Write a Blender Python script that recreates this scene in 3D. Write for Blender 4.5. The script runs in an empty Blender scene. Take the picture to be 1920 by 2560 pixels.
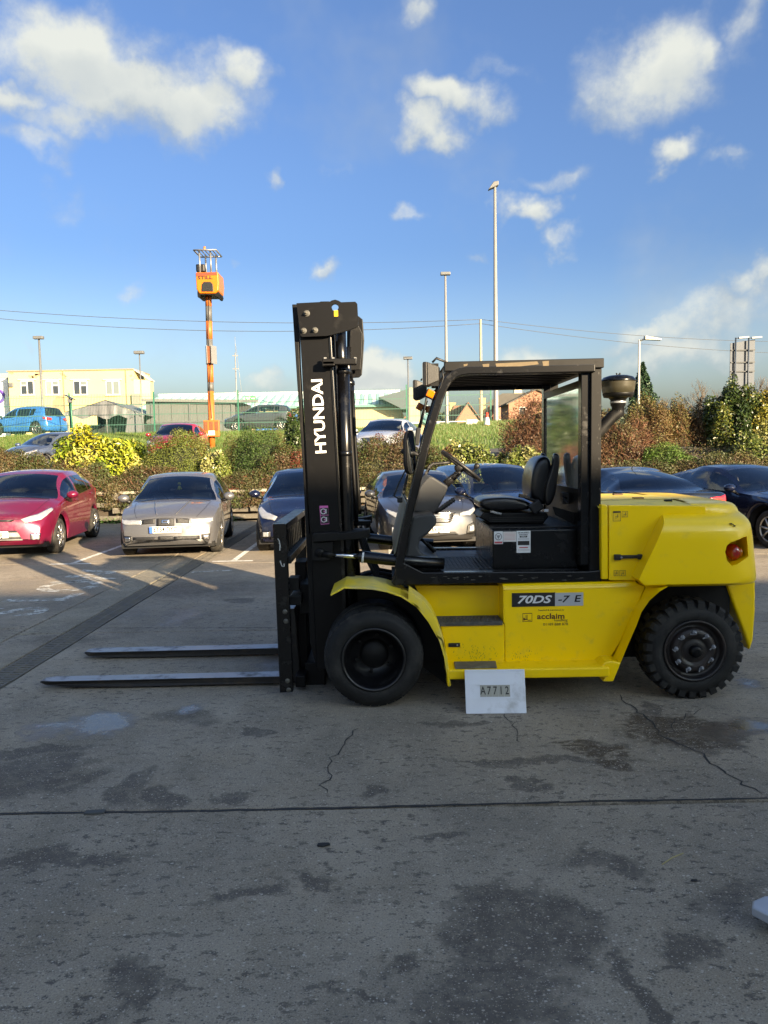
import bpy, bmesh, math, random
import numpy as np
from mathutils import Vector, Matrix
R = math.radians
scene = bpy.context.scene
COL = scene.collection
rnd = random.Random(7)

# ------------------------------------------------------------------ camera
F, H = 1850.0, 1.835                    # focal length in photo pixels (1920x2560), eye height
PITCH, ROLL = R(4.64), R(-1.0)
cam_rot = Matrix.Rotation(math.pi/2 - PITCH, 3, 'X') @ Matrix.Rotation(ROLL, 3, 'Z')
cd = bpy.data.cameras.new('camera'); cam = bpy.data.objects.new('camera', cd); COL.objects.link(cam)
cam.matrix_world = Matrix.Translation((0, 0, H)) @ cam_rot.to_4x4()
cd.sensor_fit = 'VERTICAL'; cd.sensor_height = 36.0; cd.lens = 36.0*F/2560
cd.clip_start = 0.05; cd.clip_end = 4000
scene.camera = cam

# ------------------------------------------------------------------ light
SUN_TO = Vector((-0.80, 1.0, -0.37)).normalized()      # the way the light travels
sd = bpy.data.lights.new('sun', 'SUN'); sun = bpy.data.objects.new('sun', sd); COL.objects.link(sun)
sd.energy = 4.3; sd.angle = R(0.55); sd.color = (1.0, 0.925, 0.80)
sun.rotation_euler = SUN_TO.to_track_quat('-Z', 'Y').to_euler()
sun.location = (20, -25, 30)
EL = math.asin(-SUN_TO.z); AZ = math.atan2(-SUN_TO.x, -SUN_TO.y)
scene.view_settings.view_transform = 'Standard'
scene.view_settings.look = 'None'
scene.view_settings.exposure = 2.02
scene.view_settings.gamma = 1.0
scene.view_settings.use_white_balance = True
scene.view_settings.white_balance_temperature = 9400
scene.view_settings.white_balance_tint = 12
scene.view_settings.use_curve_mapping = False
scene.cycles.max_bounces = 6
scene.cycles.diffuse_bounces = 3
scene.cycles.glossy_bounces = 3
scene.cycles.transparent_max_bounces = 12
scene.cycles.use_denoising = True

world = bpy.data.worlds.new('World'); scene.world = world; world.use_nodes = True
wt = world.node_tree; wt.nodes.clear()
def wn(t, **k):
    n = wt.nodes.new(t)
    for a, b in k.items(): setattr(n, a, b)
    return n
def wl(a, b): wt.links.new(a, b)
wout = wn('ShaderNodeOutputWorld'); bg = wn('ShaderNodeBackground')
sky = wn('ShaderNodeTexSky', sky_type='NISHITA'); sky.sun_disc = False
sky.sun_elevation = EL; sky.sun_rotation = AZ; sky.altitude = 600; sky.air_density = 1.0; sky.dust_density = 9.0; sky.ozone_density = 3.0
bg.inputs['Strength'].default_value = 0.11
world.cycles.sampling_method = 'MANUAL'; world.cycles.sample_map_resolution = 512
tc = wn('ShaderNodeTexCoord')
def wm(op, a, b=None, c=None, clamp=False):
    n = wn('ShaderNodeMath', operation=op); n.use_clamp = clamp
    for i, x in enumerate((a, b, c)):
        if x is None: continue
        if isinstance(x, (int, float)): n.inputs[i].default_value = x
        else: wl(x, n.inputs[i])
    return n.outputs[0]
def wv(op, a, b=None, c=None):
    n = wn('ShaderNodeVectorMath', operation=op)
    for i, x in enumerate((a, b, c)):
        if x is None: continue
        if isinstance(x, (tuple, list)): n.inputs[i].default_value = x
        else: wl(x, n.inputs[i])
    return n.outputs['Value'] if op in ('LENGTH', 'DOT_PRODUCT') else n.outputs['Vector']
def wnoise(vec, scale, detail, rough=0.55):
    n = wn('ShaderNodeTexNoise'); n.inputs['Scale'].default_value = scale
    n.inputs['Detail'].default_value = detail; n.inputs['Roughness'].default_value = rough
    wl(vec, n.inputs['Vector']); return n
def ramp01(x, lo, hi):
    n = wn('ShaderNodeMapRange', interpolation_type='SMOOTHSTEP')
    n.inputs['From Min'].default_value = lo; n.inputs['From Max'].default_value = hi
    wl(x, n.inputs['Value']); return n.outputs['Result']
D0 = tc.outputs['Generated']
sep = wn('ShaderNodeSeparateXYZ'); wl(D0, sep.inputs[0])
az = wm('ARCTAN2', sep.outputs[0], sep.outputs[1]); el = wm('ARCSINE', sep.outputs[2])
cmb = wn('ShaderNodeCombineXYZ'); wl(az, cmb.inputs[0]); wl(el, cmb.inputs[1])
warp = wnoise(D0, 5.0, 3, 0.6)
wofs = wv('MULTIPLY', wv('SUBTRACT', warp.outputs['Color'], (0.5, 0.5, 0.5)), (0.21, 0.15, 0.0))
fine = wnoise(D0, 17.0, 4, 0.6)
fofs = wv('MULTIPLY', wv('SUBTRACT', fine.outputs['Color'], (0.5, 0.5, 0.5)), (0.08, 0.062, 0.0))
pos = wv('ADD', wv('ADD', cmb.outputs[0], wofs), fofs)
# clouds: centre and half-size in radians (azimuth from straight ahead, elevation), thickness 0..1
def px_dir(u, v):
    d = cam_rot @ Vector(((u-960)/F, -(v-1280)/F, -1)); d.normalize()
    return math.atan2(d.x, d.y), math.asin(d.z)
def cl(u, v, ru, rv, k): a, e = px_dir(u, v); return (a, e, ru/F*1.08, rv/F*1.02, min(1.0, k*1.3) if k < .7 else k)
CLOUDS = [cl(210,140,180,105,1.0), cl(310,235,250,115,1.0), cl(430,270,180,85,.95), cl(210,310,180,60,.7), cl(30,235,120,60,.6), cl(560,200,75,70,.75), cl(90,350,130,50,.45),
    cl(1215,268,130,60,.85), cl(1110,340,115,62,.8), cl(1640,190,170,110,.85), cl(1740,170,80,70,.6), cl(1655,410,85,40,.85), cl(1800,430,60,30,.35),
    cl(1310,535,60,48,.75), cl(1400,570,70,35,.4), cl(1375,450,95,35,.35), cl(1010,560,60,30,.38), cl(1180,640,50,26,.3),
    cl(360,720,60,34,.35), cl(800,705,45,32,.55), cl(690,475,34,34,.42), cl(630,695,26,20,.25), cl(120,480,80,60,.28), cl(860,445,40,25,.22),
    cl(1000,950,110,75,1.0), cl(975,905,95,55,1.0), cl(915,975,90,50,.8), cl(640,965,90,38,.5), cl(1090,20,80,40,.45), cl(1880,70,70,110,.4), cl(1310,170,90,45,.3),
    cl(1620,830,110,50,.75), cl(1800,800,190,90,.7), cl(1880,730,80,50,.5), cl(1700,900,260,70,.75), cl(1330,900,200,60,.5), cl(180,930,170,26,.3),
    cl(20,840,40,40,.3)]
crand = random.Random(3)
for i in range(26):                                    # unseen clouds out of frame, added as neutral fill for the shade
    a = crand.uniform(0.75, 2*math.pi-0.75)
    if a > math.pi: a -= 2*math.pi
    CLOUDS.append((a, crand.uniform(0.1, 1.25), crand.uniform(.15, .42), crand.uniform(.08, .2), crand.uniform(.7, 1)))
acc = None; accz = None
for a, e, ra, re, k in CLOUDS:
    q = wv('MULTIPLY_ADD', pos, (1/ra, 1/re, 0), (-a/ra, -e/re, 0))
    ln = wv('LENGTH', q)
    f = wm('MULTIPLY', wm('SUBTRACT', 1.25, ln, clamp=True), k*0.9)
    acc = f if acc is None else wm('MAXIMUM', acc, f)
    if k > .6:                                         # underside of the cloud, turned from the sun
        sy = wn('ShaderNodeSeparateXYZ'); wl(q, sy.inputs[0])
        bt = wm('MULTIPLY', f, wm('MULTIPLY_ADD', sy.outputs[1], -.9, .12, clamp=True)); accz = bt if accz is None else wm('MAXIMUM', accz, bt)
big = wnoise(D0, 11.0, 7, 0.66)
dens = wm('ADD', wm('MULTIPLY', acc, 1.1), wm('MULTIPLY', wm('SUBTRACT', big.outputs['Fac'], 0.5), wm('ADD', 0.12, wm('MULTIPLY', acc, 1.7))))
veil = wnoise(D0, 3.4, 5, 0.62)
cover = ramp01(dens, 0.16, 0.85)
cover = wm('MAXIMUM', cover, wm('MULTIPLY', ramp01(veil.outputs['Fac'], 0.5, 0.78), 0.34))
shade = wnoise(D0, 9.0, 3, 0.6)
low = ramp01(el, 0.02, 0.55)
ccol = wn('ShaderNodeMix', data_type='RGBA'); wl(ramp01(wm('ADD', wm('MULTIPLY', dens, .7), wm('MULTIPLY', shade.outputs['Fac'], 1.1)), 0.55, 1.3), ccol.inputs['Factor']) if accz is None else wl(wm('SUBTRACT', ramp01(wm('ADD', wm('MULTIPLY', dens, .7), wm('MULTIPLY', shade.outputs['Fac'], 1.1)), 0.5, 1.15), wm('MULTIPLY', accz, 1.25), clamp=True), ccol.inputs['Factor'])
ccol.inputs['A'].default_value = (0.86, 1.22, 1.74, 1); ccol.inputs['B'].default_value = (1.62, 2.02, 2.42, 1)
# cool the clear sky a little to the photograph's saturated blue
tint = wn('ShaderNodeMix', data_type='RGBA', blend_type='MULTIPLY'); tint.inputs['Factor'].default_value = 1.0
tel = wn('ShaderNodeMix', data_type='RGBA'); wl(ramp01(el, -0.02, 0.27), tel.inputs['Factor'])
tel.inputs['A'].default_value = (1.08, 1.20, 1.32, 1); tel.inputs['B'].default_value = (0.325, 0.53, 0.83, 1)
wl(sky.outputs[0], tint.inputs['A']); wl(tel.outputs['Result'], tint.inputs['B'])
mixc = wn('ShaderNodeMix', data_type='RGBA'); wl(wm('MULTIPLY', cover, 0.94), mixc.inputs['Factor'])
wl(tint.outputs['Result'], mixc.inputs['A']); wl(ccol.outputs['Result'], mixc.inputs['B'])
wl(mixc.outputs['Result'], bg.inputs['Color']); wl(bg.outputs[0], wout.inputs[0])

# ------------------------------------------------------------------ measuring: photo pixel -> point at a known depth
def ray(u, v): return cam_rot @ Vector(((u-960)/F, -(v-1280)/F, -1))
def at(u, v, Y):
    d = ray(u, v); t = Y/d.y
    return Vector((d.x*t, Y, H + d.z*t))
def grd(u, v, z=0.0):
    d = ray(u, v); t = (z-H)/d.z
    return Vector((d.x*t, d.y*t, z))
ZM = {'D': (0, 0, .86406), '1': (0, 880, 2.592), '2': (560, 880, 2.592), '3': (1280, 880, 2.592), '4': (680, 720, 3.6875), '5': (660, 1200, 3.686),
      '6': (960, 860, 2.765), '7': (1040, 1400, 3.190), '8': (1480, 1180, 3.457), 'f': (0, 1380, 2.304)}
def zp(k, x, y): o = ZM[k]; return o[0]+x/o[2], o[1]+y/o[2]
def pl(k, pts, Y): return [at(*zp(k, x, y), Y) for x, y in pts]
def pxz(k, pts, Y): return [(p.x, p.z) for p in pl(k, pts, Y)]

# ------------------------------------------------------------------ object helpers
ORG = {}
def tag(o, label, cat=None, group=None, kind=None):
    if label: o['label'] = label
    if cat: o['category'] = cat
    if group: o['group'] = group
    if kind: o['kind'] = kind
    return o
def thing(name, label, cat, loc=(0, 0, 0), group=None):
    o = bpy.data.objects.new(name, None); COL.objects.link(o); o.location = loc; o.empty_display_size = .2
    ORG[o.name] = Vector(loc); return tag(o, label, cat, group)
def link(name, me, mat=None, parent=None, world=True):
    o = bpy.data.objects.new(name, me); COL.objects.link(o)
    if mat is not None:
        for m in (mat if isinstance(mat, (list, tuple)) else [mat]): me.materials.append(m)
    if parent is not None:
        o.parent = parent; ORG[o.name] = ORG.get(parent.name, Vector())
        if world:
            og = ORG[o.name]
            if og.length > 0: me.transform(Matrix.Translation(-og))
    else: ORG[o.name] = Vector()
    return o
def copy_tree(o, parent=None):
    c = o.copy(); COL.objects.link(c)
    if parent is not None: c.parent = parent
    ORG[c.name] = ORG.get(o.name, Vector())
    for ch in list(o.children): copy_tree(ch, c)
    return c

class MB:
    def __init__(s): s.v = []; s.f = []; s.m = []; s.sm = []
    def add(s, vs, fs, mi=0, smooth=False):
        b = len(s.v); s.v.extend([tuple(v) for v in vs])
        for f in fs: s.f.append(tuple(i+b for i in f)); s.m.append(mi); s.sm.append(smooth)
        return s
    def box(s, c, d, rot=None, mi=0):
        hx, hy, hz = d[0]/2, d[1]/2, d[2]/2
        vs = [Vector((x*hx, y*hy, z*hz)) for x in (-1, 1) for y in (-1, 1) for z in (-1, 1)]
        if rot is not None: vs = [rot @ v for v in vs]
        vs = [v+Vector(c) for v in vs]
        return s.add(vs, [(0,1,3,2),(4,6,7,5),(0,4,5,1),(2,3,7,6),(0,2,6,4),(1,5,7,3)], mi)
    def bb(s, x0, x1, y0, y1, z0, z1, mi=0): return s.box(((x0+x1)/2, (y0+y1)/2, (z0+z1)/2), (abs(x1-x0), abs(y1-y0), abs(z1-z0)), None, mi)
    def prism(s, poly, y0, y1, mi=0):              # polygon in (x,z) pushed along y
        n = len(poly); vs = [(x, y0, z) for x, z in poly]+[(x, y1, z) for x, z in poly]
        fs = [tuple(range(n)), tuple(range(2*n-1, n-1, -1))]+[(i, i+n, (i+1) % n+n, (i+1) % n) for i in range(n)]
        return s.add(vs, fs, mi)
    def prism_z(s, poly, z0, z1, mi=0):
        n = len(poly); vs = [(x, y, z0) for x, y in poly]+[(x, y, z1) for x, y in poly]
        fs = [tuple(range(n-1, -1, -1)), tuple(range(n, 2*n))]+[(i, (i+1) % n, (i+1) % n+n, i+n) for i in range(n)]
        return s.add(vs, fs, mi)
    def prism_x(s, poly, x0, x1, mi=0):            # polygon in (y,z)
        n = len(poly); vs = [(x0, y, z) for y, z in poly]+[(x1, y, z) for y, z in poly]
        fs = [tuple(range(n)), tuple(range(2*n-1, n-1, -1))]+[(i, i+n, (i+1) % n+n, (i+1) % n) for i in range(n)]
        return s.add(vs, fs, mi)
    def hull8(s, a, b, mi=0):                      # two quads -> a six-faced block
        vs = list(a)+list(b); return s.add(vs, [(0,1,2,3),(7,6,5,4),(0,4,5,1),(1,5,6,2),(2,6,7,3),(3,7,4,0)], mi)
    def loft(s, lines, mi=0, smooth=True, closed=False, cap=False):
        n = len(lines[0]); b = []
        for l in lines: b += [tuple(p) for p in l]
        fs = []
        for j in range(len(lines)-1):
            for i in range(n if closed else n-1):
                k = (i+1) % n; fs.append((j*n+i, j*n+k, (j+1)*n+k, (j+1)*n+i))
        if cap:
            fs.append(tuple(range(n-1, -1, -1))); fs.append(tuple((len(lines)-1)*n+i for i in range(n)))
        return s.add(b, fs, mi, smooth)
    def tube(s, path, r, seg=10, mi=0, smooth=True, sq=False, cap=True):
        path = [Vector(p) for p in path]; rs = r if isinstance(r, (list, tuple)) else [r]*len(path)
        lines = []; up = None
        for i, p in enumerate(path):
            t = (path[min(i+1, len(path)-1)]-path[max(i-1, 0)]).normalized()
            if up is None:
                up = Vector((0, 1, 0)) if abs(t.y) < .9 else Vector((1, 0, 0))
            a = t.cross(up).normalized(); up = a.cross(t).normalized()
            k = 1.0
            if 0 < i < len(path)-1:
                c = (path[i]-path[i-1]).normalized().dot((path[i+1]-path[i]).normalized()); k = 1/max(.5, math.sqrt((1+c)/2))
            if sq: ang = [math.pi/4+j*math.pi/2 for j in range(4)]; rr = rs[i]*math.sqrt(2)
            else: ang = [2*math.pi*j/seg for j in range(seg)]; rr = rs[i]
            lines.append([p+a*(math.cos(g)*rr*k)+up*(math.sin(g)*rr) for g in ang])
        return s.loft(lines, mi, smooth and not sq, True, cap)
    def lathe(s, prof, c, axis='z', seg=32, mi=0, smooth=True):   # prof: (radius, height along axis)
        A = {'z': (Vector((1,0,0)), Vector((0,1,0)), Vector((0,0,1))), 'y': (Vector((1,0,0)), Vector((0,0,1)), Vector((0,1,0))), 'x': (Vector((0,1,0)), Vector((0,0,1)), Vector((1,0,0)))}
        e1, e2, e3 = A[axis] if isinstance(axis, str) else axis
        c = Vector(c)
        lines = [[c+e1*(r*math.cos(2*math.pi*i/seg))+e2*(r*math.sin(2*math.pi*i/seg))+e3*h for i in range(seg)] for r, h in prof]
        return s.loft(lines, mi, smooth, True, False)
    def build(s, name, mat, parent=None, bevel=0, smooth=None, subsurf=0, bseg=2, world=True, auto=None):
        me = bpy.data.meshes.new(name); me.from_pydata(s.v, [], s.f)
        me.polygons.foreach_set('material_index', s.m)
        me.polygons.foreach_set('use_smooth', [bool(smooth) if smooth is not None else x for x in s.sm])
        bm = bmesh.new(); bm.from_mesh(me); bmesh.ops.recalc_face_normals(bm, faces=bm.faces[:]); bm.to_mesh(me); bm.free()
        me.update()
        o = link(name, me, mat, parent, world)
        if auto: me.set_sharp_from_angle(angle=R(auto))
        if bevel:
            m = o.modifiers.new('bevel', 'BEVEL'); m.width = bevel; m.segments = bseg; m.limit_method = 'ANGLE'; m.angle_limit = R(35); m.harden_normals = False
        if subsurf:
            m = o.modifiers.new('sub', 'SUBSURF'); m.levels = subsurf; m.render_levels = subsurf
        return o
def ngon_safe(poly): return poly

# ------------------------------------------------------------------ materials
MAT = {}
def mat(name, col, rough=.5, metal=0.0, var=0.0, vscale=8.0, bump=0.0, bscale=60.0, coat=0.0, spec=.5, dirt=None, dirt_amt=0.0, dscale=5.0, emis=None, alpha=None, trans=0.0, flake=0.0, rvar=0.0):
    if name in MAT: return MAT[name]
    m = bpy.data.materials.new(name); m.use_nodes = True; nt = m.node_tree; b = nt.nodes['Principled BSDF']
    b.inputs['Base Color'].default_value = (*col, 1); b.inputs['Roughness'].default_value = rough; b.inputs['Metallic'].default_value = metal
    b.inputs['Specular IOR Level'].default_value = spec
    if coat: b.inputs['Coat Weight'].default_value = coat; b.inputs['Coat Roughness'].default_value = .06
    if trans: b.inputs['Transmission Weight'].default_value = trans
    if emis: b.inputs['Emission Color'].default_value = (*emis[:3], 1); b.inputs['Emission Strength'].default_value = emis[3]
    N = nt.nodes.new; L = nt.links.new
    tcn = N('ShaderNodeTexCoord'); src = None
    def noise(sc, det=4, ro=.55):
        n = N('ShaderNodeTexNoise'); n.inputs['Scale'].default_value = sc; n.inputs['Detail'].default_value = det; n.inputs['Roughness'].default_value = ro
        L(tcn.outputs['Object'], n.inputs['Vector']); return n.outputs['Fac']
    cur = None
    if var:
        mx = N('ShaderNodeMix'); mx.data_type = 'RGBA'
        mx.inputs['A'].default_value = (*[max(0, c*(1-var)) for c in col], 1); mx.inputs['B'].default_value = (*[min(1, c*(1+var)) for c in col], 1)
        L(noise(vscale), mx.inputs['Factor']); cur = mx.outputs['Result']
    if dirt:
        mr = N('ShaderNodeMapRange'); mr.inputs['From Min'].default_value = .62-dirt_amt*.3; mr.inputs['From Max'].default_value = .78-dirt_amt*.2
        L(noise(dscale, 8, .65), mr.inputs['Value'])
        mx = N('ShaderNodeMix'); mx.data_type = 'RGBA'; L(mr.outputs['Result'], mx.inputs['Factor'])
        if cur is not None: L(cur, mx.inputs['A'])
        else: mx.inputs['A'].default_value = (*col, 1)
        mx.inputs['B'].default_value = (*dirt, 1); cur = mx.outputs['Result']
        mr2 = N('ShaderNodeMapRange'); mr2.inputs['To Min'].default_value = rough; mr2.inputs['To Max'].default_value = min(1, rough+.35); L(mr.outputs['Result'], mr2.inputs['Value']); L(mr2.outputs['Result'], b.inputs['Roughness'])
    if rvar and not dirt:
        mr2 = N('ShaderNodeMapRange'); mr2.inputs['From Min'].default_value=.3; mr2.inputs['From Max'].default_value=.7
        mr2.inputs['To Min'].default_value = max(0,rough-rvar); mr2.inputs['To Max'].default_value = min(1, rough+rvar); L(noise(vscale*1.7, 6), mr2.inputs['Value']); L(mr2.outputs['Result'], b.inputs['Roughness'])
    if cur is not None: L(cur, b.inputs['Base Color'])
    if bump:
        bn = N('ShaderNodeBump'); bn.inputs['Strength'].default_value = bump; bn.inputs['Distance'].default_value = .01; L(noise(bscale, 6), bn.inputs['Height']); L(bn.outputs['Normal'], b.inputs['Normal'])
    MAT[name] = m; return m
def glass_mat(name, tint=(.55, .62, .62), opacity=.25, rough=.02, film=None, ior=1.6):
    if name in MAT: return MAT[name]
    m = bpy.data.materials.new(name); m.use_nodes = True; nt = m.node_tree; nt.nodes.clear(); N = nt.nodes.new; L = nt.links.new
    o = N('ShaderNodeOutputMaterial'); t = N('ShaderNodeBsdfTransparent'); t.inputs[0].default_value = (*tint, 1)
    g = N('ShaderNodeBsdfGlossy'); g.inputs['Roughness'].default_value = rough; g.inputs['Color'].default_value = (.95, .97, 1, 1)
    fr = N('ShaderNodeFresnel'); fr.inputs['IOR'].default_value = ior
    mx = N('ShaderNodeMixShader'); L(fr.outputs[0], mx.inputs[0]); L(t.outputs[0], mx.inputs[1]); L(g.outputs[0], mx.inputs[2])
    if film:
        d = N('ShaderNodeBsdfDiffuse'); d.inputs[0].default_value = (*film, 1); m2 = N('ShaderNodeMixShader')
        tcn = N('ShaderNodeTexCoord'); n = N('ShaderNodeTexNoise'); n.inputs['Scale'].default_value = 3.0; n.inputs['Detail'].default_value = 9; n.inputs['Roughness'].default_value = .7
        L(tcn.outputs['Object'], n.inputs['Vector']); mr = N('ShaderNodeMapRange'); mr.inputs['From Min'].default_value = .35; mr.inputs['From Max'].default_value = .75
        mr.inputs['To Min'].default_value = opacity*.4; mr.inputs['To Max'].default_value = opacity*1.6
        L(n.outputs['Fac'], mr.inputs['Value']); L(mr.outputs['Result'], m2.inputs[0]); L(mx.outputs[0], m2.inputs[1]); L(d.outputs[0], m2.inputs[2]); L(m2.outputs[0], o.inputs[0])
    else: L(mx.outputs[0], o.inputs[0])
    MAT[name] = m; return m
def text_mesh(name, body, size, m, parent=None, mtx=None, offset=0.0, extrude=.0006, xscale=1.0, shear=0.0, spacing=1.0, align='CENTER'):
    cu = bpy.data.curves.new(name, 'FONT'); cu.body = body; cu.size = size; cu.offset = offset; cu.extrude = extrude; cu.shear = shear
    cu.align_x = align; cu.align_y = 'CENTER'; cu.space_character = spacing; cu.resolution_u = 3
    t = bpy.data.objects.new(name, cu); COL.objects.link(t)
    bpy.context.view_layer.update()
    me = bpy.data.meshes.new_from_object(t.evaluated_get(bpy.context.evaluated_depsgraph_get()))
    bpy.data.objects.remove(t); bpy.data.curves.remove(cu)
    me.transform(Matrix.Diagonal((xscale, 1, 1, 1)))
    if mtx is not None: me.transform(mtx)
    me.name = name; me.materials.clear()
    return link(name, me, m, parent)
def face_cam(p, rot=0.0):      # text frame: +X right, +Z up, facing -Y, at point p
    return Matrix.Translation(p) @ Matrix.Rotation(math.pi/2, 4, 'X') @ Matrix.Rotation(rot, 4, 'Z')
# ================================================================== the yard
SHADOW = 0.37                                   # drop of the shadow edge per metre going away
def concrete_mat(name, base, wet=True):
    m = bpy.data.materials.new(name); m.use_nodes = True; nt = m.node_tree; b = nt.nodes['Principled BSDF']; N = nt.nodes.new; L = nt.links.new
    g = N('ShaderNodeNewGeometry'); P = g.outputs['Position']
    def mth(op, a, b_=None, c=None, clamp=False):
        n = N('ShaderNodeMath'); n.operation = op; n.use_clamp = clamp
        for i, x in enumerate((a, b_, c)):
            if x is None: continue
            if isinstance(x, (int, float)): n.inputs[i].default_value = x
            else: L(x, n.inputs[i])
        return n.outputs[0]
    def vm(op, a, b_=None, c=None):
        n = N('ShaderNodeVectorMath'); n.operation = op
        for i, x in enumerate((a, b_, c)):
            if x is None: continue
            if isinstance(x, (tuple, list)): n.inputs[i].default_value = x
            else: L(x, n.inputs[i])
        return n.outputs['Value'] if op == 'LENGTH' else n.outputs['Vector']
    def noise(sc, det=5, ro=.55, vec=None, stretch=None):
        n = N('ShaderNodeTexNoise'); n.inputs['Scale'].default_value = sc; n.inputs['Detail'].default_value = det; n.inputs['Roughness'].default_value = ro
        v = P if vec is None else vec
        if stretch: v = vm('MULTIPLY', v, stretch)
        L(v, n.inputs['Vector']); return n
    def step(x, lo, hi, to0=0., to1=1.):
        n = N('ShaderNodeMapRange'); n.interpolation_type = 'SMOOTHSTEP'
        for k, vv in (('From Min', lo), ('From Max', hi), ('To Min', to0), ('To Max', to1)): n.inputs[k].default_value = vv
        L(x, n.inputs['Value']); return n.outputs['Result']
    def mix(f, a, c, bt='MIX'):
        n = N('ShaderNodeMix'); n.data_type = 'RGBA'; n.blend_type = bt
        for k, x in (('Factor', f), ('A', a), ('B', c)):
            if isinstance(x, (int, float)): n.inputs[k].default_value = x
            elif isinstance(x, tuple): n.inputs[k].default_value = (*x, 1)
            else: L(x, n.inputs[k])
        return n.outputs['Result']
    big = noise(.55, 6, .6).outputs['Fac']; mid = noise(3.1, 8, .65).outputs['Fac']
    c = mix(step(big, .3, .7), tuple(x*.82 for x in base), tuple(x*1.16 for x in base))
    c = mix(step(mid, .35, .7, 0, .55), c, (base[0]*.68, base[1]*.66, base[2]*.63))
    warm = noise(1.3, 4).outputs['Fac']; c = mix(step(warm, .5, .75, 0, .35), c, (base[0]*1.12, base[1]*.98, base[2]*.8))
    dk_ = noise(.8, 7, .68).outputs['Fac']; c = mix(step(dk_, .44, .62, 0, .55), c, (base[0]*.42, base[1]*.42, base[2]*.43))
    gr_ = noise(130, 3, .7).outputs['Fac']; c = mix(step(gr_, .25, .75), mix(.32, c, (.03, .028, .026)), mix(.16, c, (.55, .5, .42)))
    # worn spots and flecks of dark bitumen
    fl = noise(17, 6, .7, stretch=(.75, 1.25, 1)).outputs['Fac']; dm = noise(1.1, 3).outputs['Fac']
    c = mix(mth('MULTIPLY', step(fl, .555, .60), step(dm, .32, .66, .35, 1.0)), c, (base[0]*.26, base[1]*.26, base[2]*.28))
    # distorted position for stains and puddles
    w = noise(2.2, 6, .62).outputs['Color']; Pd = vm('ADD', P, vm('MULTIPLY', vm('SUBTRACT', w, (.5, .5, .5)), (.75, .75, 0)))
    def blobs(lst):
        acc = None
        for (u, v, ru, rv, k) in lst:
            p = grd(u, v); rx = ru/F*p.length; ry = abs(grd(u, v-rv).y-grd(u, v+rv).y)/2
            q = vm('MULTIPLY_ADD', Pd, (1/rx, 1/ry, 0), (-p.x/rx, -p.y/ry, 0))
            f = mth('MULTIPLY', mth('SUBTRACT', 1.3, vm('LENGTH', q), clamp=True), k)
            acc = f if acc is None else mth('MAXIMUM', acc, f)
        return acc
    rough = step(mid, .3, .7, .72, .92)
    if wet:
        st = blobs([(50, 1945, 150, 55, .8), (20, 1880, 160, 14, .9), (330, 1960, 45, 60, .55), (400, 1990, 60, 30, .6), (640, 1830, 45, 14, .9), (900, 1985, 55, 18, .8), (560, 2010, 70, 12, .7),
                    (130, 2155, 230, 20, .65), (1310, 2330, 200, 130, .75), (1230, 2500, 250, 90, .6), (1600, 2480, 45, 130, .6), (1700, 2330, 60, 60, .5), (620, 2240, 130, 20, .5),
                    (300, 2470, 90, 60, .55), (1500, 2150, 160, 30, .45), (1350, 1905, 260, 12, .75), (1340, 1955, 50, 16, .8), (1560, 1905, 40, 16, .95), (1500, 1865, 60, 14, .7),
                    (1740, 1835, 120, 40, 1.0), (1640, 1790, 40, 30, .9), (1130, 1815, 90, 9, .6), (760, 1660, 90, 40, .6), (480, 1790, 120, 30, .35), (840, 2200, 90, 22, .5), (960, 2420, 60, 20, .4),
                    (480, 1470, 260, 30, .35), (150, 1600, 160, 16, .3), (1850, 2250, 120, 40, .35), (1100, 2100, 60, 16, .5), (880, 2480, 90, 14, .5), (600, 1500, 50, 8, .6)])
        st = mth('MULTIPLY', step(st, .1, .38), step(noise(9, 6, .7).outputs['Fac'], .3, .6, .5, 1.0))
        c = mix(mth('MULTIPLY', st, .9), c, (base[0]*.26, base[1]*.26, base[2]*.28))
        br = blobs([(1700, 1825, 150, 40, 1.0), (1560, 1905, 45, 22, .9), (1480, 1870, 90, 16, .7)])
        c = mix(mth('MULTIPLY', mth('MULTIPLY', step(br, .1, .5), step(fl, .38, .55)), .9), c, (.05, .032, .016))
    # aggregate showing through the worn surface: three sizes
    for sc, lo, hi, th in ((55, .1, .24, .72), (95, .1, .26, .58), (190, .1, .3, .6)):
        v = N('ShaderNodeTexVoronoi'); v.inputs['Scale'].default_value = sc; v.inputs['Randomness'].default_value = 1.0; L(vm('MULTIPLY', P, (.85, 1.1, 1)), v.inputs['Vector'])
        sp = N('ShaderNodeSeparateColor'); L(v.outputs['Color'], sp.inputs[0])
        on = mth('MULTIPLY', step(v.outputs['Distance'], hi+.14, lo+.08), mth('GREATER_THAN', sp.outputs[0], th))
        peb = mix(sp.outputs[1], (.28, .20, .13), (.50, .46, .40)); peb = mix(step(sp.outputs[2], .42, .46), peb, (.06, .056, .052))
        c = mix(mth('MULTIPLY', on, .8), c, peb)
    if wet:
        pd = blobs([(240, 1812, 98, 32, 1.15), (130, 1815, 60, 14, .7), (495, 1772, 38, 13, .9), (455, 1538, 60, 26, .42), (330, 1535, 60, 12, .25), (1885, 1822, 75, 26, 1.1), (1800, 1838, 60, 16, .45), (1890, 1705, 45, 9, .8), (680, 1650, 60, 60, .35)])
        pn = mth('ADD', pd, mth('MULTIPLY', mth('SUBTRACT', noise(21, 6, .72).outputs['Fac'], .5), .95))
        damp = step(pn, .1, .38); pool = step(pn, .42, .85)
        c = mix(mth('MULTIPLY', damp, .72), c, (base[0]*.3, base[1]*.29, base[2]*.3))
        rough = mth('MULTIPLY_ADD', damp, mth('MULTIPLY', rough, -.5), rough)
        rough = mth('MULTIPLY', rough, mth('SUBTRACT', 1, mth('MULTIPLY', pool, .78)))
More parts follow.
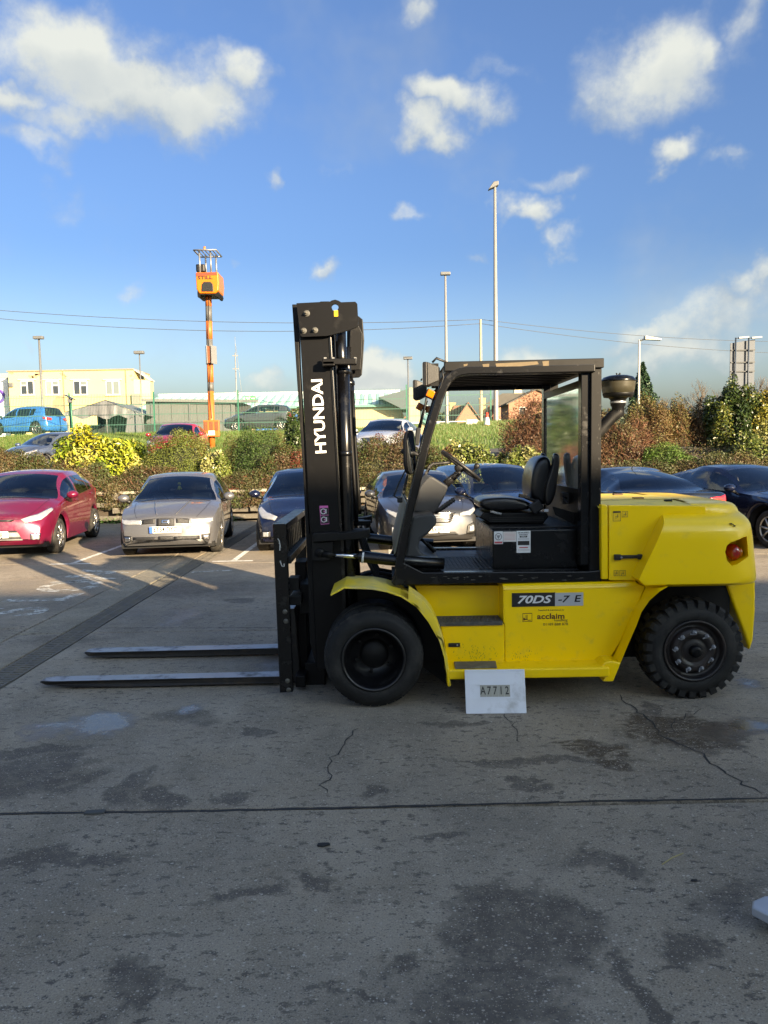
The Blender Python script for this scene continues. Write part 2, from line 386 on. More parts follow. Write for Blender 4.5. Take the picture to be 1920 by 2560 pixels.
        b.inputs['Specular IOR Level'].default_value = .5
    L(c, b.inputs['Base Color']); L(rough, b.inputs['Roughness'])
    bn = N('ShaderNodeBump'); (L(mth('SUBTRACT', .5, mth('MULTIPLY', pool, .34)), bn.inputs['Strength']) if wet else None); bn.inputs['Distance'].default_value = .008
    hgt = mth('ADD', noise(70, 3, .6).outputs['Fac'], mth('MULTIPLY', noise(11, 2).outputs['Fac'], .8))
    L(hgt, bn.inputs['Height']); L(bn.outputs['Normal'], b.inputs['Normal'])
    return m
CONC = concrete_mat('concrete', (.315, .258, .19))
CONC2 = concrete_mat('concrete pale', (.33, .28, .20), False)
JOINT = mat('joint filler', (.022, .022, .023), .85, var=.5, vscale=20, bump=.6, bscale=90)
EARTH = mat('earth', (.055, .042, .03), .95, var=.5, vscale=3, bump=.8, bscale=25)
ASPH = mat('asphalt', (.06, .06, .06), .9, var=.3, vscale=4, bump=.5, bscale=80)

g = MB().bb(-120, 120, -60, 21.0, -.40, -.035).build('ground', JOINT); tag(g, None, kind='structure')
YJ = [-14, -4.6, -.42, 3.70, 7.62, 12.45, 20.5]
jr = random.Random(5)
def slab(x0, x1, y0, y1, z, m):
    # slab with slightly ragged edges: a grid outline worn at the arrises
    nx = max(2, int((x1-x0)/.35)); ny = max(2, int((y1-y0)/.35)); e = .011
    pts = []
    for i in range(nx): pts.append((x0+(x1-x0)*i/nx, y0))
    for i in range(ny): pts.append((x1, y0+(y1-y0)*i/ny))
    for i in range(nx): pts.append((x1-(x1-x0)*i/nx, y1))
    for i in range(ny): pts.append((x0, y1-(y1-y0)*i/ny))
    pts = [(x+jr.uniform(-1, 1)*e*.6+(e if abs(x-x0) < 1e-6 else -e if abs(x-x1) < 1e-6 else 0), y+jr.uniform(-1, 1)*e*.6+(e if abs(y-y0) < 1e-6 else -e if abs(y-y1) < 1e-6 else 0)) for x, y in pts]
    mb = MB(); n = len(pts)
    ins = [(x+(.006 if abs(x-x0) < .05 else -.006 if abs(x-x1) < .05 else 0), y+(.006 if abs(y-y0) < .05 else -.006 if abs(y-y1) < .05 else 0)) for x, y in pts]
    mb.add([(x, y, -.034) for x, y in pts]+[(x, y, z-.006) for x, y in pts]+[(x, y, z) for x, y in ins],
           [(i, (i+1) % n, n+(i+1) % n, n+i) for i in range(n)]+[(n+i, n+(i+1) % n, 2*n+(i+1) % n, 2*n+i) for i in range(n)]+[tuple(range(2*n, 3*n))])
    return mb.build('concrete_slab', m, g)
for j in range(len(YJ)-1):
    y0, y1 = YJ[j], YJ[j+1]
    for x0, x1 in ((-3.10, 9.2), (9.2, 24), (-3.86, -3.38), (-9.6, -3.86), (-24, -9.6)):
        sh = .25 if x1 <= -3.4 else 0
        slab(x0, x1, y0+sh if j else y0, y1+sh if j < len(YJ)-2 else y1, 0.0, CONC2 if (x0 == -3.86 and y0 > 7 and y0 < 12) else CONC)
# drain channel with cast grates, running away from the camera
CAST = mat('cast iron', (.12, .11, .095), .75, .15, var=.3, vscale=9, bump=.4, bscale=70, dirt=(.19, .165, .13), dirt_amt=.6, dscale=4)
dr = MB().bb(-3.375, -3.105, -4.6, 20.5, -.034, -.016).build('drain_channel', CAST); tag(dr, None, kind='structure')
gm = MB()
gm.bb(-.125, -.105, 0, .985, -.015, -.001); gm.bb(.105, .125, 0, .985, -.015, -.001); gm.bb(-.105, .105, 0, .03, -.015, -.0012); gm.bb(-.105, .105, .955, .985, -.015, -.0012)
for k in range(13): gm.bb(-.105, .105, .055+k*.07, .095+k*.07, -.015, -.0015)
gm.bb(-.012, .012, .03, .955, -.0152, -.0008)
g0 = gm.build('drain_grate', CAST, dr); g0.location = (-3.24, 2.0, 0)
for k in range(1, 18):
    o = g0.copy(); COL.objects.link(o); o.location = (-3.24+jr.uniform(-.006, .006), 2.0+k*1.0, jr.uniform(-.003, 0))
# cracks: ragged dark lines opened in the concrete
def crack(pts, w, seed, name='crack'):
    q = random.Random(seed); P3 = [grd(u, v) for u, v in pts]; line = []
    for a, b_ in zip(P3[:-1], P3[1:]):
        n = max(3, int((b_-a).length/.05))
        for i in range(n): line.append(a.lerp(b_, i/n)+Vector((q.gauss(0, .016), q.gauss(0, .016), 0)))
    line.append(P3[-1]); A = []; B = []
    for i, p in enumerate(line):
        t = (line[min(i+1, len(line)-1)]-line[max(0, i-1)]).normalized(); s_ = Vector((-t.y, t.x, 0)); ww = w*q.uniform(.35, 1.3)*(1 if 0 < i < len(line)-1 else .15)
        A.append((p.x+s_.x*ww, p.y+s_.y*ww, .0022)); B.append((p.x-s_.x*ww, p.y-s_.y*ww, .0022))
    o = MB().loft([A, B], smooth=False).build(name, JOINT, g); return o
crack([(1545, 1738), (1610, 1790), (1660, 1845), (1735, 1875), (1785, 1915), (1840, 1950), (1905, 1985)], .006, 1)
crack([(883, 1820), (862, 1868), (828, 1895), (830, 1940), (818, 1985)], .0035, 2)
crack([(1262, 1785), (1290, 1832), (1304, 1858)], .0035, 3)
crack([(1660, 1845), (1690, 1800), (1760, 1770)], .003, 4)
# bitumen smears along the joints
def smear(pts, w, seed):
    q = random.Random(seed); P3 = [grd(u, v) for u, v in pts]; A = []; B = []
    for a, b_ in zip(P3[:-1], P3[1:]):
        n = max(3, int((b_-a).length/.06))
        for i in range(n+1):
            p = a.lerp(b_, i/n); A.append((p.x, p.y+w*q.uniform(.3, 1), .0016)); B.append((p.x, p.y-w*q.uniform(.3, 1), .0016))
    return MB().loft([A, B], smooth=False).build('joint_seal', JOINT, g)
smear([(0, 2034), (500, 2028), (960, 2017), (1400, 2006), (1920, 1996)], .016, 8)
smear([(190, 1570), (480, 1570), (690, 1569)], .008, 9)
# painted markings
def paint_mat(name, col, wear):
    m = bpy.data.materials.new(name); m.use_nodes = True; nt = m.node_tree; N = nt.nodes.new; L = nt.links.new; b = nt.nodes['Principled BSDF']; out = nt.nodes['Material Output']
    b.inputs['Base Color'].default_value = (*col, 1); b.inputs['Roughness'].default_value = .75
    tr = N('ShaderNodeBsdfTransparent'); mx = N('ShaderNodeMixShader'); gq = N('ShaderNodeNewGeometry'); n = N('ShaderNodeTexNoise'); n.inputs['Scale'].default_value = 7; n.inputs['Detail'].default_value = 10; n.inputs['Roughness'].default_value = .75
    L(gq.outputs['Position'], n.inputs['Vector']); mr = N('ShaderNodeMapRange'); mr.inputs['From Min'].default_value = wear-.06; mr.inputs['From Max'].default_value = wear+.08; L(n.outputs['Fac'], mr.inputs['Value'])
    L(mr.outputs['Result'], mx.inputs[0]); L(tr.outputs[0], mx.inputs[1]); L(b.outputs[0], mx.inputs[2]); L(mx.outputs[0], out.inputs[0]); return m
PAINT = paint_mat('road paint', (.66, .65, .6), .40); PAINTW = paint_mat('worn road paint', (.55, .54, .49), .485)
def sheet(name, poly, z, m, lab=None):
    me = bpy.data.meshes.new(name); me.from_pydata([(x, y, z) for x, y in poly], [], [tuple(range(len(poly)))]); o = link(name, me, m); return tag(o, None, kind='structure')
for bx in (-8.15, -5.42, -2.62, .12, 2.85, 5.6, 8.3):
    sheet('bay_line', [(bx-.05, 12.75), (bx+.05, 12.75), (bx+.05, 19.2), (bx-.05, 19.2)], .004, PAINT)
    sheet('bay_line', [(bx-.36, 12.62), (bx+.34, 12.62), (bx+.34, 12.72), (bx-.36, 12.72)], .004, PAINT)
a_, b_ = grd(480, 1431), grd(580, 1426)
sheet('bay_line', [(a_.x, a_.y-.05), (b_.x, b_.y-.05), (b_.x, b_.y+.05), (a_.x, a_.y+.05)], .004, PAINTW)
for i, ch in enumerate('SLOW'):
    y = 8.75+i*.86
    t = text_mesh('painted_letter', ch, 1.25, PAINTW, None, Matrix.Translation((-4.0-.45, y, .004)) @ Matrix.Rotation(math.pi/2, 4, 'Z') @ Matrix.Diagonal((.95, .95, .01, 1)), offset=.028, extrude=0)
    tag(t, None, kind='structure')
# bits lying about
def lump(name, p, s, m, seed, label, cat):
    q = random.Random(seed); bm = bmesh.new(); bmesh.ops.create_icosphere(bm, subdivisions=2, radius=1)
    for v in bm.verts: v.co *= q.uniform(.7, 1.25)
    bmesh.ops.scale(bm, vec=s, verts=bm.verts); me = bpy.data.meshes.new(name); bm.to_mesh(me); bm.free()
    o = link(name, me, m); o.location = (p.x, p.y, s[2]*.6); tag(o, label, cat); return o
RUB = mat('black rubber scrap', (.016, .016, .017), .8, bump=.6, bscale=60)
lump('rubber_scrap', grd(808, 2114), (.03, .017, .008), RUB, 4, 'small black lump of rubber lying in front of the long joint', 'debris')
p = grd(237, 2033); MB().box((p.x, p.y, .006), (.1, .035, .009), Matrix.Rotation(R(4), 3, 'Z')).build('filler_strip', mat('grey strip', (.055, .06, .06), .8)); tag(bpy.data.objects['filler_strip'], 'short grey strip of filler loose in the concrete joint', 'debris')
a_, b_ = grd(1655, 2163), grd(1708, 2135); st = MB().tube([(a_.x, a_.y, .004), ((a_.x+b_.x)/2, (a_.y+b_.y)/2+.006, .006), (b_.x, b_.y, .004)], .0022, 6).build('straw', mat('straw', (.4, .33, .14), .8)); tag(st, 'thin dry straw lying on the dark concrete', 'straw')
lump('rubber_scrap', grd(1735, 2203), (.016, .008, .005), RUB, 9, 'tiny black scrap lying right of the straw', 'debris')

# the building behind the camera whose shadow covers the near half of the yard
WALLC = mat('wall sheeting', (.74, .72, .66), .6, var=.05)  # unseen wall, kept pale to bounce light onto the truck side
hb = 1.72+SHADOW*(5.2+13.0)
wb = thing('warehouse', 'long pale warehouse behind the camera whose shadow covers the yard', 'building', (18, -17, 0))
MB().bb(0.5, 36, -21, -13.0, 0, hb).build('wall', WALLC, wb); MB().bb(0.2, 36.3, -21.3, -13.3, hb, hb+.18).build('roof', mat('roof felt', (.1, .1, .1), .9), wb)
MB().bb(13, 18, -13.06, -13.0, 0, 4).build('roller_door', mat('roller door', (.2, .22, .25), .5), wb); MB().bb(6, 11, -13.06, -13.0, 0, 4).build('roller_door', MAT['roller door'], wb)
# ================================================================== the forklift
YC = 6.13                                        # centre line of the truck
def mir(y): return 2*YC-y
YEL = mat('yellow paint', (.98, .605, .008), .34, var=.04, vscale=2.5, coat=.3, dirt=(.86, .55, .02), dirt_amt=.15, dscale=10)
YELD = mat('scuffed yellow paint', (.97, .595, .008), .38, var=.06, vscale=3, coat=.2, dirt=(.78, .50, .02), dirt_amt=.2, dscale=12)
YTOP = mat('dusty yellow paint', (.86, .60, .04), .45, var=.08, vscale=4, dirt=(.62, .50, .20), dirt_amt=.5, dscale=5.0)
BLK = mat('black steel paint', (.0018, .0018, .0022), .46, var=.3, vscale=6, spec=.22, dirt=(.009, .009, .0095), dirt_amt=.15, dscale=7)
BLKG = mat('gloss black paint', (.002, .002, .0024), .26, spec=.5, dirt=(.009, .009, .009), dirt_amt=.12, dscale=8)
BLKM = mat('matt black steel', (.003, .003, .0034), .52, var=.3, vscale=8, spec=.25, dirt=(.015, .014, .013), dirt_amt=.25, dscale=7)
GRYP = mat('grey moulded plastic', (.03, .032, .035), .55, bump=.15, bscale=220, var=.1, vscale=5)
DGRY = mat('dark plastic', (.007, .007, .008), .5, bump=.15, bscale=200)
RUBBER = mat('tyre rubber', (.0065, .0065, .0065), .7, var=.35, vscale=7, bump=.25, bscale=60, spec=.35, dirt=(.034, .032, .029), dirt_amt=.45, dscale=6)
VINYL = mat('seat vinyl', (.005, .005, .006), .3, bump=.12, bscale=150, coat=.1)
STEEL = mat('worn steel sky tint', (.26, .275, .30), .38, .35, var=.25, vscale=5, dirt=(.09, .085, .08), dirt_amt=.35, dscale=7)  # worn steel, base paled blue for the sky reflected on fork tops
FORKB = mat('fork side steel', (.022, .02, .019), .5, .4, dirt=(.07, .05, .035), dirt_amt=.3, dscale=6)
CHROME = mat('chrome rod', (.75, .75, .74), .12, 1.0)
WHITE = mat('white print', (.72, .70, .66), .5)
STICK = mat('white sticker', (.62, .63, .64), .55, var=.08)
INK = mat('black print', (.012, .011, .011), .5)
PINK = mat('pink sticker', (.62, .12, .38), .5)
AMBER = mat('amber lens', (.55, .14, .008), .15, coat=.8)
REDL = mat('red lens', (.33, .012, .008), .12, coat=1)
BROWNINK = mat('brown print', (.10, .045, .012), .5)
MIRG = mat('mirror glass', (.62, .66, .68), .03, 1.0)

tc0 = at(935, 1640, 6.0)
ft = thing('forklift', 'yellow and black diesel forklift truck standing in front of the parked cars', 'forklift', (tc0.x+.9, YC, 0))

# ---- wheels
def tyre_lathe(r, rim, w, seg=72):               # tyre profile along the axle, outside face at 0
    return [(rim, .012), (rim+.012, .002), (rim+(r-rim)*.30, -.006), (rim+(r-rim)*.62, .0), (r-.035, .012), (r-.012, .032), (r-.003, .06), (r, .09), (r, w-.09), (r-.003, w-.06), (r-.012, w-.032), (r-.035, w-.012), (rim+(r-rim)*.6, w), (rim, w-.012)]
def wheel(cx, cz, y0, r, rim, w, kind, flip=False):
    s = -1 if flip else 1
    def Y(h): return h*s
    t = MB().lathe([(a, Y(h)) for a, h in tyre_lathe(r-(.018 if kind == 'lug' else .004), rim, w)], (cx, y0, cz), 'y', 72)
    q = random.Random(int(cx*100)+int(y0*10))
    if kind == 'lug':
        n = 27
        for i in range(n):
            a = 2*math.pi*(i+.15)/n; da = 2*math.pi/n*.34
            for half in (0, 1):
                h0, h1 = (0.006, w*.52) if half == 0 else (w*.48, w-.006)
                aa = a+(.5*2*math.pi/n if half else 0)
                def P(g, rr, h): return Vector((cx+rr*math.cos(g), y0+Y(h), cz+rr*math.sin(g)))
                ro = r; ri = r-.03; rs = r-.062
                o_, i_ = (h0, h1) if half == 0 else (h1, h0)
                d_ = .02 if half == 0 else -.02
                A = [P(aa-da, rs, o_-d_*.1), P(aa+da, rs, o_-d_*.1), P(aa+da*.9, ro-.018, o_), P(aa-da*.9, ro-.018, o_)]
                B = [P(aa-da+.05, ri, i_), P(aa+da+.05, ri, i_), P(aa+da*.9+.05, ro, i_), P(aa-da*.9+.05, ro, i_)]
                C = [P(aa-da, ri, o_+d_), P(aa+da, ri, o_+d_), P(aa+da*.85, ro, o_+d_), P(aa-da*.85, ro, o_+d_)]
                t.hull8(A, C); t.hull8(C, B)
    else:
        n = 36
        for i in range(n):                        # worn tread blocks showing at the shoulder
            a = 2*math.pi*i/n; da = 2*math.pi/n*.42
            def P(g, rr, h): return Vector((cx+rr*math.cos(g), y0+Y(h), cz+rr*math.sin(g)))
            ro = r+.001
            t.hull8([P(a-da, r-.05, .014), P(a+da, r-.05, .014), P(a+da, ro-.012, .03), P(a-da, ro-.012, .03)], [P(a-da, r-.03, w*.45), P(a+da, r-.03, w*.45), P(a+da, ro, w*.45), P(a-da, ro, w*.45)])
    ob = t.build('tyre', RUBBER, ft, auto=38)
    return ob
FR, RR = .362, .366
fc = at(934.5, 1645, 5.19); fx = fc.x; fz = FR-.003
rcn = at(1737, 1624, 5.25); rx = rcn.x; rz = RR-.004
RIMB = mat('black rim', (.004, .004, .005), .38, var=.3, coat=.2, dirt=(.014, .013, .012), dirt_amt=.25, dscale=5)
RIMR = mat('rusty rim', (.007, .005, .005), .42, dirt=(.022, .011, .008), dirt_amt=.5, dscale=6)
for side in (0, 1):
    for k in (0, 1):
        y0 = 5.175+k*.27
        if side: y0 = mir(y0)
        ty = wheel(fx, fz, y0, FR, .224, .23, 'worn', bool(side))
        s = -1 if side else 1
        prof = [(.228, .008), (.231, -.006), (.222, -.01), (.212, .0), (.206, .03), (.198, .09), (.178, .12), (.172, .19)]
        if k == 0:
            rm = MB().lathe([(a, h*s) for a, h in prof+[(.10, .2), (.001, .2)]], (fx, y0, fz), 'y', 56).build('rim', RIMB, ty)
            h = MB().lathe([(.108, .2*s), (.105, .15*s), (.09, .13*s), (.001, .125*s)], (fx, y0, fz), 'y', 40).build('hub', BLKM, ty)
            for i in range(6):
                nm = MB(); a = R(20+60*i); nm.lathe([(.014, .2*s), (.014, .17*s), (.001, .168*s)], (fx+.135*math.cos(a), y0, fz+.135*math.sin(a)), 'y', 6, smooth=False); nm.build('wheel_nut', BLKM, ty)
    y0 = 5.25 if not side else mir(5.25); s = -1 if side else 1
    ty = wheel(rx, rz, y0, RR, .219, .235, 'lug', bool(side))
    MB().lathe([(.222, .01*s), (.226, -.006*s), (.216, -.01*s), (.206, .0), (.2, .03*s), (.175, .045*s), (.165, .03*s), (.16, .012*s), (.145, .0), (.10, -.004*s), (.095, .004*s), (.085, .006*s), (.07, -.002*s), (.05, -.004*s), (.001, -.004*s)], (rx, y0, rz), 'y', 56).build('rim', RIMR, ty)
    MB().lathe([(.046, 0), (.044, -.03*s), (.035, -.042*s), (.02, -.045*s), (.001, -.046*s)], (rx, y0, rz), 'y', 28).build('hub_cap', BLK, ty)
    if side == 0:
        for i in range(9):
            a = R(92+40*i); c = (rx+.137*math.cos(a), y0, rz+.137*math.sin(a)); nm = MB()
            nm.lathe([(.017, .0), (.016, -.012), (.001, -.013)], c, 'y', 6, smooth=False); nm.lathe([(.008, -.012), (.007, -.024), (.001, -.025)], c, 'y', 8)
            nm.box((c[0]-.017, c[1]-.006, c[2]-.012), (.03, .006, .008), Matrix.Rotation(R(20*i), 3, 'Y'))
            nm.build('wheel_nut', STEEL, ty)
# axles and chassis core (dark mass under the truck)
MB().tube([(fx, 5.5, fz), (fx, mir(5.5), fz)], .13, 20).build('front_axle', BLKM, ft)
MB().tube([(rx, 5.48, rz), (rx, mir(5.48), rz)], .09, 16).build('rear_axle', BLKM, ft)
MB().bb(fx+.15, rx+.15, 5.62, mir(5.62), .22, .80).build('chassis', BLKM, ft)
MB().bb(rx-.05, rx+.42, 5.62, mir(5.62), .40, .86).build('counterweight_core', BLKM, ft)

# ---- front wing
arch5 = [(613,1068),(735,1000),(870,1003),(1000,1010),(1130,1035),(1260,1080),(1400,1170),(1510,1310),(1590,1450)]
arch7 = [(150,540),(200,640),(235,780),(250,900),(265,1010)]
archS = [zp('5', *p) for p in arch5]+[zp('7', *p) for p in arch7[1:]]
for side in (0, 1):
    Yo, Yi = 5.17, 5.66
    lo = [at(u, v, Yo) for u, v in archS]
    Yo2 = Yo if not side else mir(Yo); Yi2 = Yi if not side else mir(Yi)
    top = [(p.x, p.z+.012) for p in lo]; bot = [(p.x+.004, p.z) for p in lo]
    top = [(x+(.012 if i > 5 else 0), z) for i, (x, z) in enumerate(top)]
    mb = MB(); n = len(top)
    mb.loft([[(x, Yo2, z) for x, z in bot], [(x, Yo2, z) for x, z in top], [(x, Yi2, z) for x, z in top], [(x, Yi2, z) for x, z in bot]], smooth=False)
    # flat lip along the rear half of the arch
    outer7 = [(-60,243),(0,285),(60,330),(120,400),(160,480),(190,560),(222,660),(240,790),(253,880)]
    inner7 = [(-60,318),(0,370),(50,412),(100,478),(150,565),(190,660),(222,770),(238,860),(248,930)]
    if not side:
        a = pl('7', inner7, Yo); b = pl('7', outer7, Yo); b2 = [Vector((p.x+.01, 5.36, p.z)) for p in b]; a2 = [Vector((p.x, Yo+.012, p.z)) for p in a]
        mb.loft([a, b, b2], smooth=False)
    mb.build('front_wing', YTOP, ft, bevel=.003)
    # dark liner under the wing
    MB().loft([[(x, Yo2+(.03 if not side else -.03), z-.008) for x, z in bot[1:]], [(x, Yi2, z-.008) for x, z in bot[1:]]], smooth=False).build('wing_liner', BLKM, ft)
MB().prism([(p.x, p.z) for p in [at(u, v, 5.66) for u, v in archS]]+[(fx+.25, .25), (fx-.15, .35)], 5.665, 5.68).build('arch_plate', BLKM, ft)

# ---- side panels (left side in detail, right side mirrored simply)
YP = 5.36
def P8(*a): return a
main_top_l = at(*zp('7', 695, 205), YP)
arch_r8 = [(658,992),(590,1030),(500,1110),(430,1210),(385,1330),(320,1480),(250,1650),(185,1810)]
inner_r8 = [(465,990),(430,1070),(395,1150),(350,1250),(300,1350),(240,1480),(165,1630),(130,1640)]
for side in (0, 1):
    fy = (lambda y: y) if not side else mir
    # main panel
    pts = pxz('7', [(697,212),(1500,192)], YP)+pxz('8', [(385,962),(465,990),(430,1070),(350,1250),(240,1480),(140,1640)], YP)+pxz('7', [(1495,812),(712,820)], YP)
    MB().prism(pts, fy(YP), fy(YP+.3)).build('side_panel', YELD, ft, bevel=.008)
    # tool-box door under the step
    dpts = pxz('7', [(195,516),(704,512),(708,812),(248,820),(225,650)], YP)
    MB().prism(dpts, fy(YP+.002), fy(YP+.2)).build('toolbox_door', YELD, ft, bevel=.004)
    # recess behind the step
    yb = YP+.21
    rpts = pxz('7', [(-10,203),(700,203),(700,450),(120,458),(60,340)], yb)
    MB().prism(rpts, fy(yb), fy(yb+.12)).build('step_recess', YEL, ft, bevel=.004)
    a = at(*zp('7', 697, 207), YP); b = at(*zp('7', 700, 500), YP)
    MB().bb(a.x, a.x+.02, fy(YP+.002), fy(yb+.05), b.z, a.z-.01).build('recess_side', YEL, ft)
    a = at(*zp('7', 20, 203), YP); b = at(*zp('7', 697, 203), YP)
    # upper step tread
    sa = at(*zp('7', 160, 500), YP-.01); sb_ = at(*zp('7', 692, 497), YP-.01)
    stp = MB().bb(sa.x, sb_.x, fy(YP-.012), fy(yb), sa.z-.028, sa.z).build('step_tread', mat('step tread', (.06, .058, .055), .6, .3, dirt=(.16, .145, .12), dirt_amt=.5, dscale=14), ft, bevel=.004)
    if not side:
        st = MB(); q = random.Random(3)
        for r_ in range(4):
            for i in range(16):
                x = sa.x+.03+i*(sb_.x-sa.x-.05)/15+(.008 if r_ % 2 else 0); st.lathe([(.009, 0), (.006, .005), (.001, .0055)], (x, YP+.025+r_*.045, sa.z), 'z', 6, smooth=False)
        st.build('tread_studs', MAT['step tread'], stp)['kind'] = 'stuff'
    # top rail over the main panel (chamfered)
    t0 = pl('7', [(697,205),(1500,186)], YP); tb = pl('8', [(385,950)], YP)
    mbx = MB(); xs = [t0[0], t0[1], tb[0]]
    mbx.loft([[(p.x, fy(YP-.004), p.z-.03) for p in xs], [(p.x, fy(YP+.004), p.z-.006) for p in xs], [(p.x, fy(YP+.03), p.z+.006) for p in xs], [(p.x, fy(YP+.4), p.z+.008) for p in xs]], smooth=False); mbx.build('top_rail', YEL, ft)
    # sill step
    YS = 5.17
    ztop = at(*zp('7', 900, 868), YS).z; zbot = at(*zp('7', 900, 945), YS).z
    x0 = at(*zp('7', 250, 880), YS).x; x1 = at(*zp('7', 1545, 850), YS).x; x1b = at(*zp('7', 1490, 812), YP).x
    sl = MB(); sl.hull8([(x0, fy(YS), zbot), (x1, fy(YS), zbot), (x1, fy(YS), ztop), (x0, fy(YS), ztop)], [(x0, fy(YP+.1), zbot), (x1b+.1, fy(YP+.1), zbot), (x1b, fy(YP+.1), ztop+.004), (x0, fy(YP+.1), ztop+.004)])
    sl.build('sill', YELD, ft, bevel=.012, bseg=3)
    fpts = pxz('7', [(248,860),(262,880),(262,970),(266,1012),(252,1005)], YS-.003); MB().prism(fpts, fy(YS-.003), fy(YS+.12)).build('sill_end', YEL, ft, bevel=.003)
    sp = pl('7', [(300,832),(632,830)], YP); spn = pl('7', [(312,872),(646,870)], YS+.015)
    if not side: MB().hull8([(spn[0].x, YS+.02, ztop+.001), (spn[1].x, YS+.02, ztop+.001), (sp[1].x, YP-.02, ztop+.001), (sp[0].x, YP-.02, ztop+.001)], [(spn[0].x, YS+.02, ztop+.012), (spn[1].x, YS+.02, ztop+.012), (sp[1].x, YP-.02, ztop+.014), (sp[0].x, YP-.02, ztop+.014)]).build('step_plate', mat('step mat', (.10, .088, .07), .7, var=.3, vscale=30, dirt=(.2, .18, .13), dirt_amt=.4, dscale=9), ft, bevel=.003)
    # rear arch flare, swelling outward to the wheel
    YR = 5.20
    oa = pl('8', [(q_[0], q_[1]) for q_ in arch_r8], YR); ia = pl('8', inner_r8, YP-.002)
    mid = [a_.lerp(b_, .42)+Vector((0, -.045, 0)) for a_, b_ in zip(ia, oa)]
    fl = MB(); M3 = lambda L_: [Vector((p.x, fy(p.y), p.z)) for p in L_]
    back = [Vector((p.x+.004, 5.55, p.z)) for p in oa]
    fl.loft([M3(ia), M3(mid), M3(oa), M3(back)], smooth=False)
    fl.build('rear_arch_flare', YEL, ft, bevel=.006)
    bpts = pxz('8', [(120,1640),(180,1635),(252,1650),(185,1812),(92,1812),(112,1778),(60,1775),(60,1700)], YR-.002)
    MB().prism(bpts, fy(YR-.002), fy(YR+.3)).build('sill_corner', YEL, ft, bevel=.008)
    # inner arch
    oy = 5.62
    MB().bb(rx-.42, rx+.36, fy(5.60), fy(5.66), .3, .9).build('inner_arch', BLKM, ft)
# door latch
a = at(*zp('7', 305, 677), YP)
lt = MB().box((a.x, YP-.003, a.z), (.086, .008, .03)).build('toolbox_latch', DGRY, ft, bevel=.003); MB().lathe([(.007, -.008), (.006, -.010), (.0005, -.0105)], (a.x+.022, YP, a.z), 'y', 12).build('lock', STEEL, lt)

# ---- hood
YHD = 5.37
hp = [(145,286),(960,290),(982,296),(985,368),(650,366),(640,378),(385,938),(158,938),(147,930)]
MB().prism(pxz('8', hp, YHD), YHD, YHD+.05).build('hood_side', YEL, ft, bevel=.010, bseg=3)
MB().prism([(p.x, p.z) for p in pl('8', hp, YHD)], mir(YHD)-.05, mir(YHD)).build('hood_side', YEL, ft, bevel=.010)
MB().prism(pxz('8', [(78,280),(122,280),(138,296),(140,928),(84,928)], YHD), YHD+.002, YHD+.06).build('hood_strip', YEL, ft, bevel=.008)
MB().prism(pxz('8', [(60,275),(120,275),(140,950),(60,950)], YHD), mir(YHD)-.06, mir(YHD)-.002).build('hood_strip', YEL, ft, bevel=.008)
pz = at(*zp('8', 500, 290), YHD); xl = at(*zp('8', 60, 290), YHD).x; xr = at(*zp('8', 985, 290), YHD).x
hz = pz.z
tops = []
for y, dz in ((YHD+.012, -.012), (YHD+.035, -.002), (YHD+.10, .004), (YHD+.3, .010), (YC, .014), (mir(YHD+.3), .010), (mir(YHD+.1), .004), (mir(YHD+.035), -.002), (mir(YHD+.012), -.012)):
    tops.append([(xl, y, hz+dz), (xl+(xr-xl)*.5, y, hz+dz+.002), (xr-.02, y, hz+dz)])
MB().loft(tops, smooth=True).build('hood_top', YTOP, ft)
MB().bb(xl-.05, xr, YHD+.06, mir(YHD+.06), .84, hz-.02).build('hood_core', BLKM, ft)
# hinges and seams on the hood top
for yy in (YC-.22, YC+.3):
    MB().bb(xr-.34, xr-.26, yy, yy+.05, hz+.012, hz+.024).build('hood_hinge', mat('rusty hinge', (.08, .045, .025), .7), ft, bevel=.003)
MB().bb(xl, xr-.02, YC-.32, YC-.31, hz+.0105, hz+.0155).build('hood_seam', mat('seam', (.2, .15, .03), .7), ft)
MB().bb(xr-.20, xr-.15, YC-.52, YC-.47, hz+.006, hz+.022).build('hood_stop', BLKM, ft, bevel=.004)
# door handle
a = at(*zp('8', 190, 735), YHD); b = at(*zp('8', 425, 732), YHD); w_ = b.x-a.x; zc = a.z
hd = MB(); hd.box((a.x+.022, YHD-.012, zc), (.05, .026, .042)); hd.box((b.x-.014, YHD-.012, zc), (.034, .026, .038)); hd.box(((a.x+b.x)/2+.01, YHD-.024, zc+.003), (w_-.05, .014, .026))
ho = hd.build('door_handle', DGRY, ft, bevel=.006, bseg=3); MB().lathe([(.010, -.028), (.008, -.031), (.0005, -.031)], (a.x+.046, YHD, zc), 'y', 14).build('lock', STEEL, ho)

